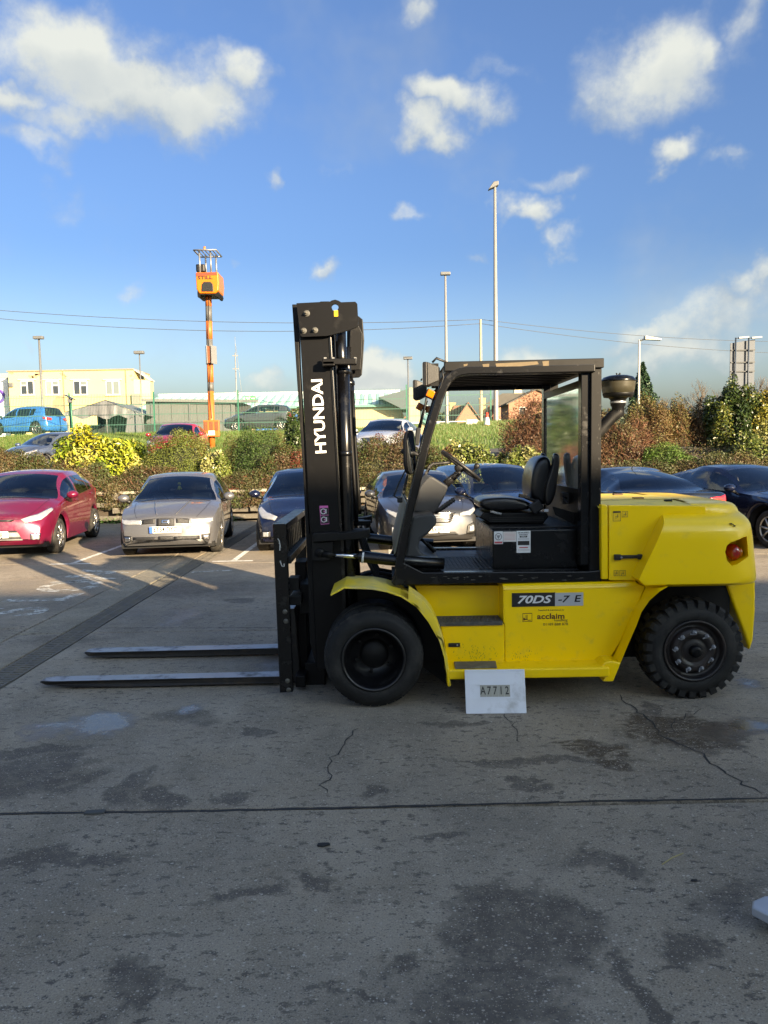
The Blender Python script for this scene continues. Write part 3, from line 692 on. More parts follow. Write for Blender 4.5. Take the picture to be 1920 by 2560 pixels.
# ---- counterweight: rings of plan outline stacked in z
def ring(z, xf, xr_, hw, rad, n=10, k=2.6):
    # half outline on the near side then far side; rear corners rounded by superellipse
    pts = []
    L_ = [(xf, -hw)]
    for i in range(n+1):
        t = i/n*math.pi/2
        L_.append((xr_-rad+rad*math.sin(t)**(2/k), -(hw-rad*.75+rad*.75*math.cos(t)**(2/k))))
    far = [(x, -y) for x, y in reversed(L_)]
    return [(x, YC+y, z) for x, y in L_+far]
HW = YC-5.215
def cx8(x, y, Y=5.25): return at(*zp('8', x, y), Y)
def zz(y, x=900): return cx8(x, y).z
rear_at = lambda y: cx8(dict()[y], y).x if False else None
def xrear(x, y): return at(*zp('8', x, y), YC).x       # silhouette lies near the centre line
rows = [ # (ref y in zoom, front x px, rear silhouette px, half width)
    (985, 470, 1395, HW-.03, .30), (960, 440, 1400, HW-.004, .32), (915, 392, 1404, HW, .33), (820, 436, 1400, HW, .34), (700, 494, 1388, HW, .34), (600, 542, 1380, HW, .34),
    (520, 580, 1371, HW-.002, .34), (470, 604, 1366, HW-.012, .34), (440, 622, 1362, HW-.035, .34), (410, 640, 1352, HW-.075, .33), (392, 652, 1345, HW-.115, .33), (380, 664, 1342, HW-.15, .32), (372, 672, 1338, HW-.158, .32),
    (345, 985, 1325, HW-.16, .31), (318, 985, 1308, HW-.165, .31), (300, 985, 1288, HW-.18, .31), (289, 985, 1262, HW-.21, .30), (283, 985, 1235, HW-.26, .28), (280, 985, 1200, HW-.33, .25)]
rings = []
for y, xf, xs_, hw, rad in rows:
    z = zz(y); rings.append(ring(z, cx8(xf, y).x, at(*zp('8', xs_, y), 5.45).x, hw, rad*1.25))
cw = MB(); cw.loft(rings, smooth=True, closed=True); n_ = len(rings[0])
cw.add(rings[-1], [tuple(range(n_))]); cw.add(rings[0], [tuple(range(n_-1, -1, -1))])
cwo = cw.build('counterweight', YEL, ft, auto=42)
# lower leg of the counterweight behind the wheel
leg = pxz('8', [(1150,965),(1405,925),(1404,1200),(1385,1450),(1355,1545),(1300,1380),(1240,1220),(1190,1080)], 5.62)
MB().prism(leg, 5.60, mir(5.60)).build('counterweight_leg', YEL, ft, bevel=.02, bseg=3)
# recess and tail lamp
for side in (0, 1):
    fy = (lambda y: y) if not side else mir
    c = at(*zp('8', 1205, 695), 5.26)
    if not side:
        pts = pxz('8', [(1150,690),(1165,640),(1200,610),(1260,592),(1345,566),(1372,565),(1380,640),(1384,738),(1330,765),(1260,800),(1210,812),(1170,770)], 5.22)
        for dz_ in (0,):
            cut = MB().prism(pts, 5.05, 5.45).build('lamp_cutter', YEL, ft); cut.hide_render = True
        m_ = cwo.modifiers.new('recess', 'BOOLEAN'); m_.object = cut; m_.operation = 'DIFFERENCE'; m_.solver = 'EXACT'
        bpy.context.view_layer.update()
        me2 = bpy.data.meshes.new_from_object(cwo.evaluated_get(bpy.context.evaluated_depsgraph_get())); cwo.modifiers.clear(); cwo.data = me2
        bpy.data.objects.remove(cut)
        for p_ in me2.polygons: p_.use_smooth = True
        me2.set_sharp_from_angle(angle=R(42))
        if not me2.materials: me2.materials.append(YEL)
    tl = MB(); lc = at(*zp('8', 1200, 690), 5.36); yy = fy(5.36)
    tl.lathe([(.001, -.07), (.02, -.068), (.034, -.056), (.042, -.034), (.044, .0), (.044, .05)], (0, 0, 0), 'y', 24)
    tlo = tl.build('tail_lamp', REDL, ft, world=False); 
    for v in tlo.data.vertices: v.co.z *= 1.45; v.co.y *= (1 if not side else -1)
    tlo.location = Vector((lc.x+.012, yy, lc.z))-ORG[ft.name]
    am = MB().lathe([(.001, -.05), (.012, -.048), (.018, -.03), (.02, .0)], (0, 0, 0), 'y', 16).build('indicator_lens', AMBER, tlo, world=False)
    for v in am.data.vertices: v.co.z *= 2.0; v.co.y *= (1 if not side else -1)
    am.location = (.036, -.012 if not side else .012, 0)
chp = MB()
for (x, y, w2, h2) in ((1196,446,11,5),(1210,450,8,4),(1224,464,6,7)):
    q = random.Random(int(x)); pts = []
    for i in range(8):
        g_ = i*math.pi/4; pts.append((x+w2*math.cos(g_)*q.uniform(.6, 1.2), y+h2*math.sin(g_)*q.uniform(.6, 1.2)))
    pp = [at(*zp('8', *p_), 5.2545) for p_ in pts]
    chp.prism([(p_.x, p_.z) for p_ in pp], 5.2335, 5.30)
chp.build('paint_chip', mat('rust chip', (.07, .025, .012), .8), cwo)
# decals on the hood
def decal(name, k, x0, y0, x1, y1, Y, m, parent=ft, t=.0012):
    a_ = at(*zp(k, x0, y0), Y); b_ = at(*zp(k, x1, y1), Y)
    return MB().bb(a_.x, b_.x, Y-t, Y, b_.z, a_.z).build(name, m, parent)
DEC = mat('yellow decal', (.82, .50, .012), .5, var=.15, vscale=90)
for (x0, y0, x1, y1) in ((182,340,248,425),(258,340,310,390),(188,850,228,898),(236,850,290,898)):
    d = decal('hood_decal', '8', x0, y0, x1, y1, YHD, DEC)
    for e in ((x0,y0,x1,y0+2),(x0,y1-2,x1,y1),(x0,y0,x0+2,y1),(x1-2,y0,x1,y1)): decal('decal_line', '8', *e, YHD-.0012, BROWNINK, d, .0006)
    cx_, cy_ = (x0+x1)/2, (y0+y1)/2
    decal('decal_mark', '8', cx_-14, cy_-1, cx_+14, cy_+2, YHD-.0012, BROWNINK, d, .0006); decal('decal_mark', '8', cx_-10, cy_+8, cx_-6, cy_+20, YHD-.0012, BROWNINK, d, .0006); decal('decal_mark', '8', cx_+4, cy_-16, cx_+8, cy_+12, YHD-.0012, BROWNINK, d, .0006)
decal('decal_header', '8', 182, 338, 248, 352, YHD-.0012, INK)

# ---- model badge and print on the side panel
bd = decal('model_badge', '7', 764, 264, 1110, 368, YP, INK, t=.003); b2_ = decal('badge_field', '7', 1108, 262, 1333, 362, YP, mat('silver foil', (.5, .52, .54), .35, .4), bd, t=.0032)
def txt(name, body, k, x, y, hpx, m, Y, parent, xs=1.0, off=0.0, shear=0.0, rot=0.0, sp=1.0, align='CENTER'):
    p_ = at(*zp(k, x, y), Y); hm = hpx/ZM[k][2]/F*Y
    return text_mesh(name, body, hm/.70, m, parent, face_cam((p_.x, Y, p_.z), rot), offset=off*hm, xscale=xs, shear=shear, spacing=sp, align=align)
txt('badge_text', '70DS', '7', 935, 318, 60, STICK, YP-.0035, bd, 1.42, .035, .28)
txt('badge_text', '-7', '7', 1168, 314, 54, INK, YP-.0038, bd, 1.3, .03, .28)
txt('badge_text', 'E', '7', 1284, 310, 54, INK, YP-.0038, bd, 1.35, .03, .15)
BI = mat('maroon print', (.085, .012, .006), .5)
txt('panel_text', 'Supplied & maintained by', '7', 1078, 399, 13, BROWNINK, YP-.0008, ft, 1.12, 0)
txt('panel_text', 'acclaim', '7', 1076, 450, 44, BI, YP-.0008, ft, 1.22, .03)
txt('panel_text', 'handling', '7', 1155, 480, 21, BROWNINK, YP-.0008, ft, 1.1, 0)
txt('panel_text', '01189 888 878', '7', 1113, 513, 21, BROWNINK, YP-.0008, ft, 1.12, 0)
for e in ((850,425,853,492),(923,425,926,492),(850,425,926,428),(850,489,926,492),(875,440,879,474),(884,436,888,470),(856,462,868,482),(868,470,890,478),(890,478,915,482)):
    decal('panel_logo', '7', *e, YP, BI, ft, .0008)
# ---- grime scuffs on the door: real thin smears
SM = mat('grime', (.16, .11, .02), .8); q = random.Random(12)
sm = MB()
for i in range(150):
    x = q.gauss(520, 75) if i % 2 else q.gauss(860, 60) if i % 3 else q.gauss(400, 50); y = min(800, max(650, q.gauss(745, 38)))
    if 700 < x < 722: continue
    l_ = q.uniform(4, 16); dx = q.uniform(-5, 3)
    yy = YP-.0006 if x > 715 else YP+.0012
    a_ = at(*zp('7', x, y), yy); b_ = at(*zp('7', x+dx, y+l_), yy); w2 = q.uniform(.0006, .0022)
    sm.add([(a_.x-w2*.3, yy, a_.z), (a_.x+w2*.3, yy, a_.z), (b_.x+w2, yy, b_.z), (b_.x-w2, yy, b_.z)], [(0, 1, 2, 3)])
so = sm.build('grime_scuffs', SM, ft); so['kind'] = 'stuff'
# ---- overhead guard and cab
YG = 5.43; YGF = mir(YG)
# base rail
bz1 = at(*zp('6', 800, 1580), YG-.02).z; bz0 = at(*zp('6', 800, 1655), YG-.02).z
for side in (0, 1):
    fy = (lambda y: y) if not side else mir
    base = pxz('6', [(50,1650),(75,1590),(85,1545),(132,1512),(270,1580),(1415,1573),(1510,1562),(1508,1642),(300,1662),(70,1672)], YG-.03)
    MB().prism(base, fy(YG-.03), fy(YG+.05)).build('guard_base', BLKG, ft, bevel=.006)
    # front post: square tube bending back into the roof
    c6 = [(100,1560),(120,1440),(172,1165),(252,845),(300,640),(385,365),(408,305),(440,250),(478,213),(520,194),(580,184),(1000,178),(1455,168)]
    path = pl('6', c6, YG); path = [Vector((p.x, fy(YG), p.z)) for p in path]
    MB().tube(path, [.031]*len(path), sq=True).build('front_post', BLKG, ft, bevel=.01, bseg=3)
    rp = [at(*zp('6', 1448, 175), YG), at(*zp('6', 1452, 1640), YG)]
    xr0 = at(*zp('6', 1400, 900), YG).x; xr1 = at(*zp('6', 1500, 900), YG).x
    z1 = rp[0].z+.02; z0 = bz0+.02
    po = MB(); po.bb(xr0+.028, xr1, fy(YG-.005), fy(YG+.07), z0, z1); 
    po.build('rear_post', BLK, ft, bevel=.006)
    MB().bb(xr0-.035, xr0+.030, fy(YG+.02), fy(YG+.11), z0+.1, z1-.02).build('rear_post_channel', BLKG, ft, bevel=.004)
# chipped paint patches on the post and base
q = random.Random(4); ch = MB()
CHIP = mat('chipped primer', (.07, .066, .058), .7, var=.4, vscale=40)
for i in range(46):
    if i < 26: x = q.uniform(300, 1380); y = q.gauss(1620, 9); w2, h2 = q.uniform(3, 26), q.uniform(1.5, 4); Y_ = YG-.0306
    else: x = q.gauss(1487, 8); y = q.uniform(200, 1500); w2, h2 = q.uniform(1, 3.5), q.uniform(3, 12); Y_ = YG-.0056
    pp = []
    for j in range(7):
        g_ = j*2*math.pi/7; pp.append((x+w2*math.cos(g_)*q.uniform(.5, 1.2), y+h2*math.sin(g_)*q.uniform(.5, 1.2)))
    p3 = pl('6', pp, Y_); ch.add([(p.x, Y_, p.z) for p in p3], [tuple(range(7))])
co = ch.build('paint_chips', CHIP, ft); co['kind'] = 'stuff'
# roof: edge beam, plate and bars
rl = at(*zp('6', 418, 155), YG-.03); rr_ = at(*zp('6', 1522, 130), YG-.03)
def roofz(x, dz=0): t = (x-rl.x)/(rr_.x-rl.x); return rl.z+(rr_.z-rl.z)*t+dz
hh = .034
for side in (0, 1):
    fy = (lambda y: y) if not side else mir
    MB().hull8([(rl.x, fy(YG-.03), roofz(rl.x, -hh)), (rr_.x, fy(YG-.03), roofz(rr_.x, -hh)), (rr_.x, fy(YG-.03), roofz(rr_.x, hh)), (rl.x, fy(YG-.03), roofz(rl.x, hh))],
               [(rl.x, fy(YG+.03), roofz(rl.x, -hh)), (rr_.x, fy(YG+.03), roofz(rr_.x, -hh)), (rr_.x, fy(YG+.03), roofz(rr_.x, hh)), (rl.x, fy(YG+.03), roofz(rl.x, hh))]).build('roof_rail', BLKM, ft, bevel=.005)
for xx in (rl.x+.02, rr_.x-.06):
    MB().bb(xx, xx+.06, YG+.03, mir(YG+.03), roofz(xx, -.03), roofz(xx, .028)).build('roof_cross_rail', BLKM, ft, bevel=.004)
for i in range(9):
    y = YG+.12+i*(mir(YG)-YG-.24)/8
    x0, x1 = rl.x+.08, rr_.x-.07
    MB().hull8([(x0, y-.016, roofz(x0, -.03)), (x1, y-.016, roofz(x1, -.03)), (x1, y-.016, roofz(x1, .018)), (x0, y-.016, roofz(x0, .018))], [(x0, y+.016, roofz(x0, -.03)), (x1, y+.016, roofz(x1, -.03)), (x1, y+.016, roofz(x1, .018)), (x0, y+.016, roofz(x0, .018))]).build('roof_bar', BLKM, ft)
MB().hull8([(rl.x+.01, YG, roofz(rl.x, .022)), (rr_.x-.01, YG, roofz(rr_.x, .022)), (rr_.x-.01, mir(YG), roofz(rr_.x, .022)), (rl.x+.01, mir(YG), roofz(rl.x, .022))],
           [(rl.x+.01, YG, roofz(rl.x, .028)), (rr_.x-.01, YG, roofz(rr_.x, .028)), (rr_.x-.01, mir(YG), roofz(rr_.x, .028)), (rl.x+.01, mir(YG), roofz(rl.x, .028))]).build('roof_plate', BLKM, ft)
pc = MB(); q = random.Random(9)
for poly in ([(770,135),(1060,120),(1070,140),(890,160),(780,165)], [(1095,120),(1140,116),(1140,150),(1100,152)], [(680,140),(728,136),(725,165),(690,168)], [(550,140),(580,136),(575,150),(552,155)]):
    p3 = pl('6', poly, YG-.0306); pc.add([(p.x, YG-.0307, p.z) for p in p3], [tuple(range(len(p3)))])
pc.build('bare_paint', mat('bare tan paint', (.12, .085, .045), .7, var=.35, vscale=30), ft)
# windscreen (flat, sloping with the posts) and rear window
WG = glass_mat('cab glass', (.86, .9, .9)); RG = glass_mat('dusty cab glass', (.8, .84, .82), .30, .05, (.42, .44, .40))
pf = [at(*zp('6', 120, 1440), YG), at(*zp('6', 300, 640), YG), at(*zp('6', 398, 300), YG)]
off = -.028
MB().add([(pf[0].x+off, YG+.05, pf[0].z), (pf[0].x+off, mir(YG+.05), pf[0].z), (pf[1].x+off, mir(YG+.05), pf[1].z), (pf[1].x+off, YG+.05, pf[1].z), (pf[2].x+off, mir(YG+.05), pf[2].z), (pf[2].x+off, YG+.05, pf[2].z)], [(0, 1, 2, 3), (3, 2, 4, 5)]).build('windscreen', WG, ft)
# metal frame of the screen: pale lower panel seen edge-on
for y in (YG+.045, mir(YG+.045)):
    MB().tube([(pf[0].x+off-.004, y, pf[0].z), (pf[1].x+off-.004, y, pf[1].z), (pf[2].x+off-.004, y, pf[2].z)], .008, sq=True).build('screen_edge', DGRY, ft)
zA = at(*zp('6', 120, 1100), YG)
MB().hull8([(pf[0].x-.055, YG+.06, pf[0].z-.02), (pf[0].x-.055, mir(YG+.06), pf[0].z-.02), (pf[0].x+(pf[1].x-pf[0].x)*.42-.045, mir(YG+.06), pf[0].z+(pf[1].z-pf[0].z)*.42), (pf[0].x+(pf[1].x-pf[0].x)*.42-.045, YG+.06, pf[0].z+(pf[1].z-pf[0].z)*.42)],
           [(pf[0].x-.045, YG+.06, pf[0].z-.02), (pf[0].x-.045, mir(YG+.06), pf[0].z-.02), (pf[0].x+(pf[1].x-pf[0].x)*.42-.035, mir(YG+.06), pf[0].z+(pf[1].z-pf[0].z)*.42), (pf[0].x+(pf[1].x-pf[0].x)*.42-.035, YG+.06, pf[0].z+(pf[1].z-pf[0].z)*.42)]).build('cowl_panel', mat('pale cowl', (.22, .22, .17), .6, var=.2, dirt=(.3, .29, .2), dirt_amt=.4), ft)
xg = at(*zp('6', 1352, 650), YG+.12).x; zt = at(*zp('6', 1360, 300), YG+.12).z; zb = at(*zp('6', 1337, 1003), YG+.12).z
MB().add([(xg, YG+.1, zb), (xg, mir(YG+.1), zb), (xg, mir(YG+.1), zt), (xg, YG+.1, zt)], [(0, 1, 2, 3)]).build('rear_window', RG, ft)
MB().bb(xg-.012, xg+.012, YG+.1, mir(YG+.1), zt, zt+.05).build('rear_window_head', BLK, ft); MB().bb(xg-.012, xg+.012, YG+.1, mir(YG+.1), zb-.03, zb).build('rear_window_sill', BLK, ft)
MB().bb(xg+.0, xg+.03, YG+.1, mir(YG+.1), bz1+.02, zb-.03).build('rear_bulkhead', BLK, ft)
# small motor and wiring on the bulkhead
a = at(*zp('6', 1255, 1065), 5.9); wm_ = MB(); wm_.box((a.x, 5.9, a.z), (.07, .09, .09)); wm_.tube([(a.x, 5.86, a.z), (a.x-.05, 5.8, a.z+.02), (a.x-.03, 5.7, a.z-.03)], .008, 6); wm_.build('wiper_motor', DGRY, ft, bevel=.008)
# floor
fzz = bz1-.01
xa = at(*zp('6', 130, 1512), YG).x
MB().bb(xa, xg, YG+.05, mir(YG+.05), fzz-.03, fzz).build('floor_plate', mat('floor plate', (.016, .017, .019), .5, .2, var=.3, dirt=(.04, .038, .034), dirt_amt=.4, dscale=5), ft)
mtp = pl('6', [(395,1572)], YG+.1)[0]; mx1 = pl('6', [(690,1572)], YG+.1)[0].x
mt = MB().bb(mtp.x, mx1-.03, YG+.09, 6.62, fzz, fzz+.012).build('floor_mat', mat('rubber mat', (.018, .02, .024), .6, var=.2), ft, bevel=.004)
q = random.Random(5); mr_ = MB()
for i in range(11):
    for j in range(9):
        mr_.box((mtp.x+.06+i*.032, YG+.2+j*.075, fzz+.0135), (.018, .05, .004), Matrix.Rotation(R(8), 3, 'Z'))
mro = mr_.build('mat_ribs', MAT['rubber mat'], mt); mro['kind'] = 'stuff'
# seat box
yb0, yb1 = 5.60, mir(5.60)
sx0 = at(*zp('6', 752, 1400), yb0).x; sz1 = at(*zp('6', 1000, 1282), yb0).z
MB().bb(sx0, xg+.01, yb0, yb1, fzz, sz1).build('seat_box', BLKG, ft, bevel=.012, bseg=3)
MB().bb(sx0-.004, xg, yb0+.08, yb1-.08, sz1, sz1+.012).build('seat_deck', DGRY, ft, bevel=.004)
for nm, x0, y0, x1, y1, mm in (('sticker', 760, 1296, 822, 1382, STICK), ('sticker', 824, 1298, 914, 1366, mat('cream sticker', (.6, .56, .54), .6)), ('sticker', 916, 1292, 1013, 1442, STICK)):
    s_ = decal(nm, '6', x0, y0, x1, y1, yb0, mm, ft, .0012)
    yy = yb0-.0013
    if x0 == 760:
        p_ = at(*zp('6', 791, 1332), yy); MB().lathe([(.028, 0), (.026, -.0004), (.022, -.0004), (.021, 0)], (p_.x, yy, p_.z), 'y', 24).build('sticker_ring', mat('grey print', (.18, .18, .19), .6), s_)
        p3 = pl('6', [(776,1322),(806,1322),(791,1350)], yy); MB().prism([(p.x, p.z) for p in p3], yy-.0004, yy).build('sticker_mark', MAT['grey print'], s_)
        decal('sticker_print', '6', 764, 1366, 818, 1378, yy, mat('red print', (.45, .05, .06), .6), s_, .0005)
    elif x0 == 824:
        for e in range(6): decal('sticker_line', '6', 832, 1306+e*9, 906, 1307.2+e*9, yy, mat('red line', (.5, .25, .25), .6), s_, .0004)
    else:
        txt('sticker_text', 'QUALIFIED', '6', 964, 1304, 9, INK, yy, s_, 1.25, .03); txt('sticker_text', 'DRIVERS', '6', 964, 1318, 9, INK, yy, s_, 1.25, .03)
        decal('sticker_bar', '6', 938, 1326, 990, 1337, yy, INK, s_, .0004); txt('sticker_text', 'ONLY', '6', 964, 1331.5, 7, STICK, yy-.0005, s_, 1.25, .03)
        for e in range(2): decal('sticker_line', '6', 926, 1344+e*6, 1004, 1346+e*6, yy, mat('grey line', (.4, .4, .4), .6), s_, .0004)
        decal('sticker_bar', '6', 925, 1362, 1005, 1390, yy, INK, s_, .0004)
        decal('sticker_line', '6', 935, 1404, 995, 1410, yy, MAT['red print'], s_, .0004); decal('sticker_line', '6', 926, 1420, 1006, 1422, yy, MAT['grey line'], s_, .0004); decal('sticker_line', '6', 926, 1428, 1006, 1430, yy, MAT['grey line'], s_, .0004)
# seat: cushion, back with side wings, suspension, lever
def pillow(name, prof, y0, y1, m, crown=.03, nsub=2, parent=ft):
    # closed side profile in (x,z) swept across y with rounded ends
    cx = sum(p[0] for p in prof)/len(prof); cz = sum(p[1] for p in prof)/len(prof); L_ = []
    for t, s_ in ((0, .80), (.06, .95), (.2, 1.0), (.5, 1.02), (.8, 1.0), (.94, .95), (1, .80)):
        L_.append([(cx+(x-cx)*s_, y0+(y1-y0)*t, cz+(z-cz)*s_) for x, z in prof])
    return MB().loft(L_, closed=True, cap=True).build(name, m, parent, subsurf=nsub)
SY = YC-.02
seat = pillow('seat_cushion', pxz('6', [(656,1105),(668,1075),(720,1062),(850,1056),(940,1066),(1020,1098),(1060,1128),(1020,1150),(920,1158),(800,1160),(700,1152),(664,1130)], SY-.25), SY-.25, SY+.25, VINYL)
MB().tube([(p.x, SY-.235, p.z) for p in pl('6', [(668,1112),(800,1128),(920,1132),(1010,1128)], SY-.25)], .006, 6).build('seat_piping', VINYL, seat)
bk = pillow('seat_back', pxz('6', [(1008,1040),(1012,940),(1030,850),(1062,790),(1110,768),(1150,778),(1165,830),(1162,960),(1150,1070),(1120,1120),(1070,1115),(1025,1080)], SY-.2), SY-.22, SY+.22, VINYL)
for yw, ww in ((SY-.235, 1), (SY+.235, 1)):
    pw = pxz('6', [(1165,752),(1208,758),(1214,800),(1196,930),(1180,1060),(1140,1125),(1105,1110),(1110,990),(1150,880),(1172,800)], SY-.24)
    pillow('back_wing', pw, yw-.04, yw+.04, VINYL, parent=bk)
sb = MB(); e_ = pl('6', [(690,1165),(1125,1165),(1140,1195),(1100,1245),(735,1240),(655,1200)], SY-.22)
sb.prism([(p.x, p.z) for p in e_], SY-.22, SY+.22); sb.build('seat_suspension', BLKM, ft, bevel=.012)
for i in range(3):
    z_ = e_[4].z+.012+i*.014; MB().bb(e_[4].x-.005, e_[3].x+.005, SY-.228, SY+.228, z_, z_+.006).build('bellows_fold', DGRY, ft)
MB().tube(pl('6', [(735,1158),(770,1166),(812,1176)], SY-.24), [.009, .010, .008], 8).build('seat_lever', mat('grey lever', (.3, .3, .3), .5), ft)
bkl = MB(); p_ = at(*zp('6', 955, 1050), SY-.26); bkl.box((p_.x, SY-.27, p_.z), (.06, .03, .03), Matrix.Rotation(R(12), 3, 'Y')); bkl.tube([(p_.x+.02, SY-.27, p_.z-.01), (p_.x+.07, SY-.265, p_.z-.03), (p_.x+.13, SY-.25, p_.z-.05)], .014, 8); bkl.build('seat_belt_buckle', DGRY, ft, bevel=.006)
p_ = at(*zp('6', 1050, 1125), SY-.26); MB().box((p_.x, SY-.265, p_.z), (.10, .05, .09), Matrix.Rotation(R(-35), 3, 'Y')).build('seat_hinge', DGRY, ft, bevel=.014, bseg=3)
p_ = at(*zp('6', 1120, 1150), SY-.26); MB().box((p_.x, SY-.27, p_.z), (.035, .006, .022)).build('seat_tag', STICK, ft, bevel=.002)
# rear ledge plates behind the seat
p3 = pl('6', [(1160,1120),(1395,1190),(1395,1290),(1300,1240),(1180,1180)], 5.72); MB().prism([(p.x, p.z) for p in p3], 5.70, 5.72).build('side_gusset', BLKM, ft, bevel=.004)
# dash, steering column cover
p3 = pxz('6', [(175,1290),(182,1250),(198,1195),(250,1178),(320,1166),(352,1180),(366,1215),(358,1248),(305,1310),(250,1350),(236,1400),(250,1432),(290,1458),(370,1490),(402,1530),(406,1566),(280,1575),(140,1508)], 5.62)
MB().prism(p3, 5.60, mir(5.72)).build('dashboard', GRYP, ft, bevel=.025, bseg=3)
p3 = pxz('6', [(205,1160),(225,1085),(240,1010),(258,975),(312,915),(338,918),(438,980),(444,992),(424,1045),(395,1100),(350,1178),(300,1172)], 5.85)
MB().prism(p3, 5.85, mir(5.85)).build('column_cover', GRYP, ft, bevel=.022, bseg=3)
p3 = pl('6', [(425,970),(470,930),(520,885)], YC); MB().tube(p3, [.035, .03, .024], 12).build('steering_column', DGRY, ft)
wc = at(*zp('6', 532, 842), YC); nx = Vector((.62, 0, .79)).normalized(); e1 = Vector((.79, 0, -.62)).normalized(); e2 = Vector((0, 1, 0)); rad = .19
sw = MB(); ring_ = [wc+e1*(rad*math.cos(2*math.pi*i/40))+e2*(rad*math.sin(2*math.pi*i/40)) for i in range(40)]
lines = []
for i in range(40):
    p0 = ring_[i]; rd = (p0-wc).normalized(); lines.append([p0+rd*(.015*math.cos(a_))+nx*(.015*math.sin(a_)) for a_ in [2*math.pi*j/8 for j in range(8)]])
lines.append(lines[0]); sw.loft(lines, closed=True)
swo = sw.build('steering_wheel', DGRY, ft)
MB().lathe([(.001, .02), (.03, .02), (.045, .0), (.04, -.04), (.02, -.06)], wc, (e1, e2, nx), 20).build('wheel_boss', DGRY, swo)
for a_ in (90, 210, 330):
    d_ = e1*math.cos(R(a_))+e2*math.sin(R(a_)); MB().tube([wc-nx*.01, wc+d_*.1-nx*.015, wc+d_*rad], .012, 6).build('wheel_spoke', DGRY, swo)
kp = at(*zp('6', 628, 862), 5.98); MB().lathe([(.001, .05), (.018, .045), (.024, .028), (.018, .008), (.008, .0), (.008, -.03)], kp, (e1, e2, nx), 14).build('spinner_knob', DGRY, swo)
for dy in (-.07, .07):
    MB().tube(pl('6', [(470,930),(500,905),(528,884)], YC+dy), [.012, .014, .012], 8).build('column_stalk', DGRY, ft)
# control levers
p3 = pl('6', [(352,1172),(392,1140),(440,1105),(488,1072)], 5.74)
lv = MB(); lv.tube(p3, [.012, .018, .018, .016], 10); 
for t_ in range(5):
    p_ = p3[1].lerp(p3[3], .2+t_*.17); lv.lathe([(.021, -.004), (.023, 0), (.021, .004)], p_, ((p3[3]-p3[1]).normalized().cross(Vector((0, 1, 0))), Vector((0, 1, 0)), (p3[3]-p3[1]).normalized()), 12)
lv.build('parking_brake_lever', DGRY, ft)
MB().tube(pl('6', [(270,940),(290,900),(318,845),(338,830),(400,824),(462,818)], 6.55), .014, 10).build('grab_bar', DGRY, ft)
for j, dy in enumerate((0, .16, .3)):
    MB().tube(pl('6', [(250,1340),(300,1390),(345,1440)], 5.95+dy), .012, 6).build('pedal', BLK, ft)
    p_ = at(*zp('6', 330, 1405), 5.95+dy); MB().box(p_, (.09, .08, .012), Matrix.Rotation(R(45), 3, 'Y')).build('pedal_pad', RUBBER, ft, bevel=.003)
# wiper on the screen
p3 = pl('6', [(75,1080),(90,1030),(115,1000)], YG+.25)
MB().tube(pl('6', [(118,1080),(70,1050),(100,970),(160,850)], YG+.2), .006, 6).build('wiper_arm', DGRY, ft)
MB().bb(*(lambda p_: (p_.x-.02, p_.x+.02, YG+.18, YG+.26, p_.z-.02, p_.z+.02))(at(*zp('6', 110, 1078), YG+.2))).build('wiper_pivot', DGRY, ft, bevel=.006)
p3 = pl('6', [(205,610),(240,575)], YG+.3); pa, pb_ = at(*zp('6', 238, 580), 5.75), at(*zp('6', 225, 700), 5.75)
MB().box((pa+pb_)/2, (.035, .11, (pa-pb_).length*1.02), Matrix.Rotation(R(8), 3, 'Y')).build('wiper_motor_box', DGRY, ft, bevel=.006)
MB().tube(pl('6', [(250,580),(285,420),(300,330)], 5.75), .008, 6).build('lamp_conduit', DGRY, ft)
# side mirrors
mo = MB(); mc = at(*zp('6', 182, 750), 5.38)
ov = [(math.copysign(abs(math.cos(t))**.7, math.cos(t)), math.copysign(abs(math.sin(t))**.7, math.sin(t))) for t in [2*math.pi*i/28 for i in range(28)]]
yaw = Matrix.Rotation(R(60), 3, 'Z')
def oval(sx, sz, d): return [mc+yaw @ Vector((x*sx, d, z*sz)) for x, z in ov]
mo.loft([oval(.055, .135, .03), oval(.07, .155, .02), oval(.075, .16, .0), oval(.074, .159, -.006)], closed=True); mo.add(oval(.055, .135, .03), [tuple(range(28))])
moo = mo.build('side_mirror', DGRY, ft); gm_ = MB().add(oval(.068, .152, -.0075), [tuple(range(28))]).build('mirror_glass', MIRG, moo)
MB().tube([mc+Vector((.02, .02, 0)), at(*zp('6', 240, 770), YG), at(*zp('6', 262, 770), YG)], .012, 8).build('mirror_arm', DGRY, moo)
MB().lathe([(.001, -.02), (.018, -.018), (.018, .018), (.001, .02)], at(*zp('6', 132, 742), 5.4), 'y', 12).build('mirror_knob', DGRY, moo)
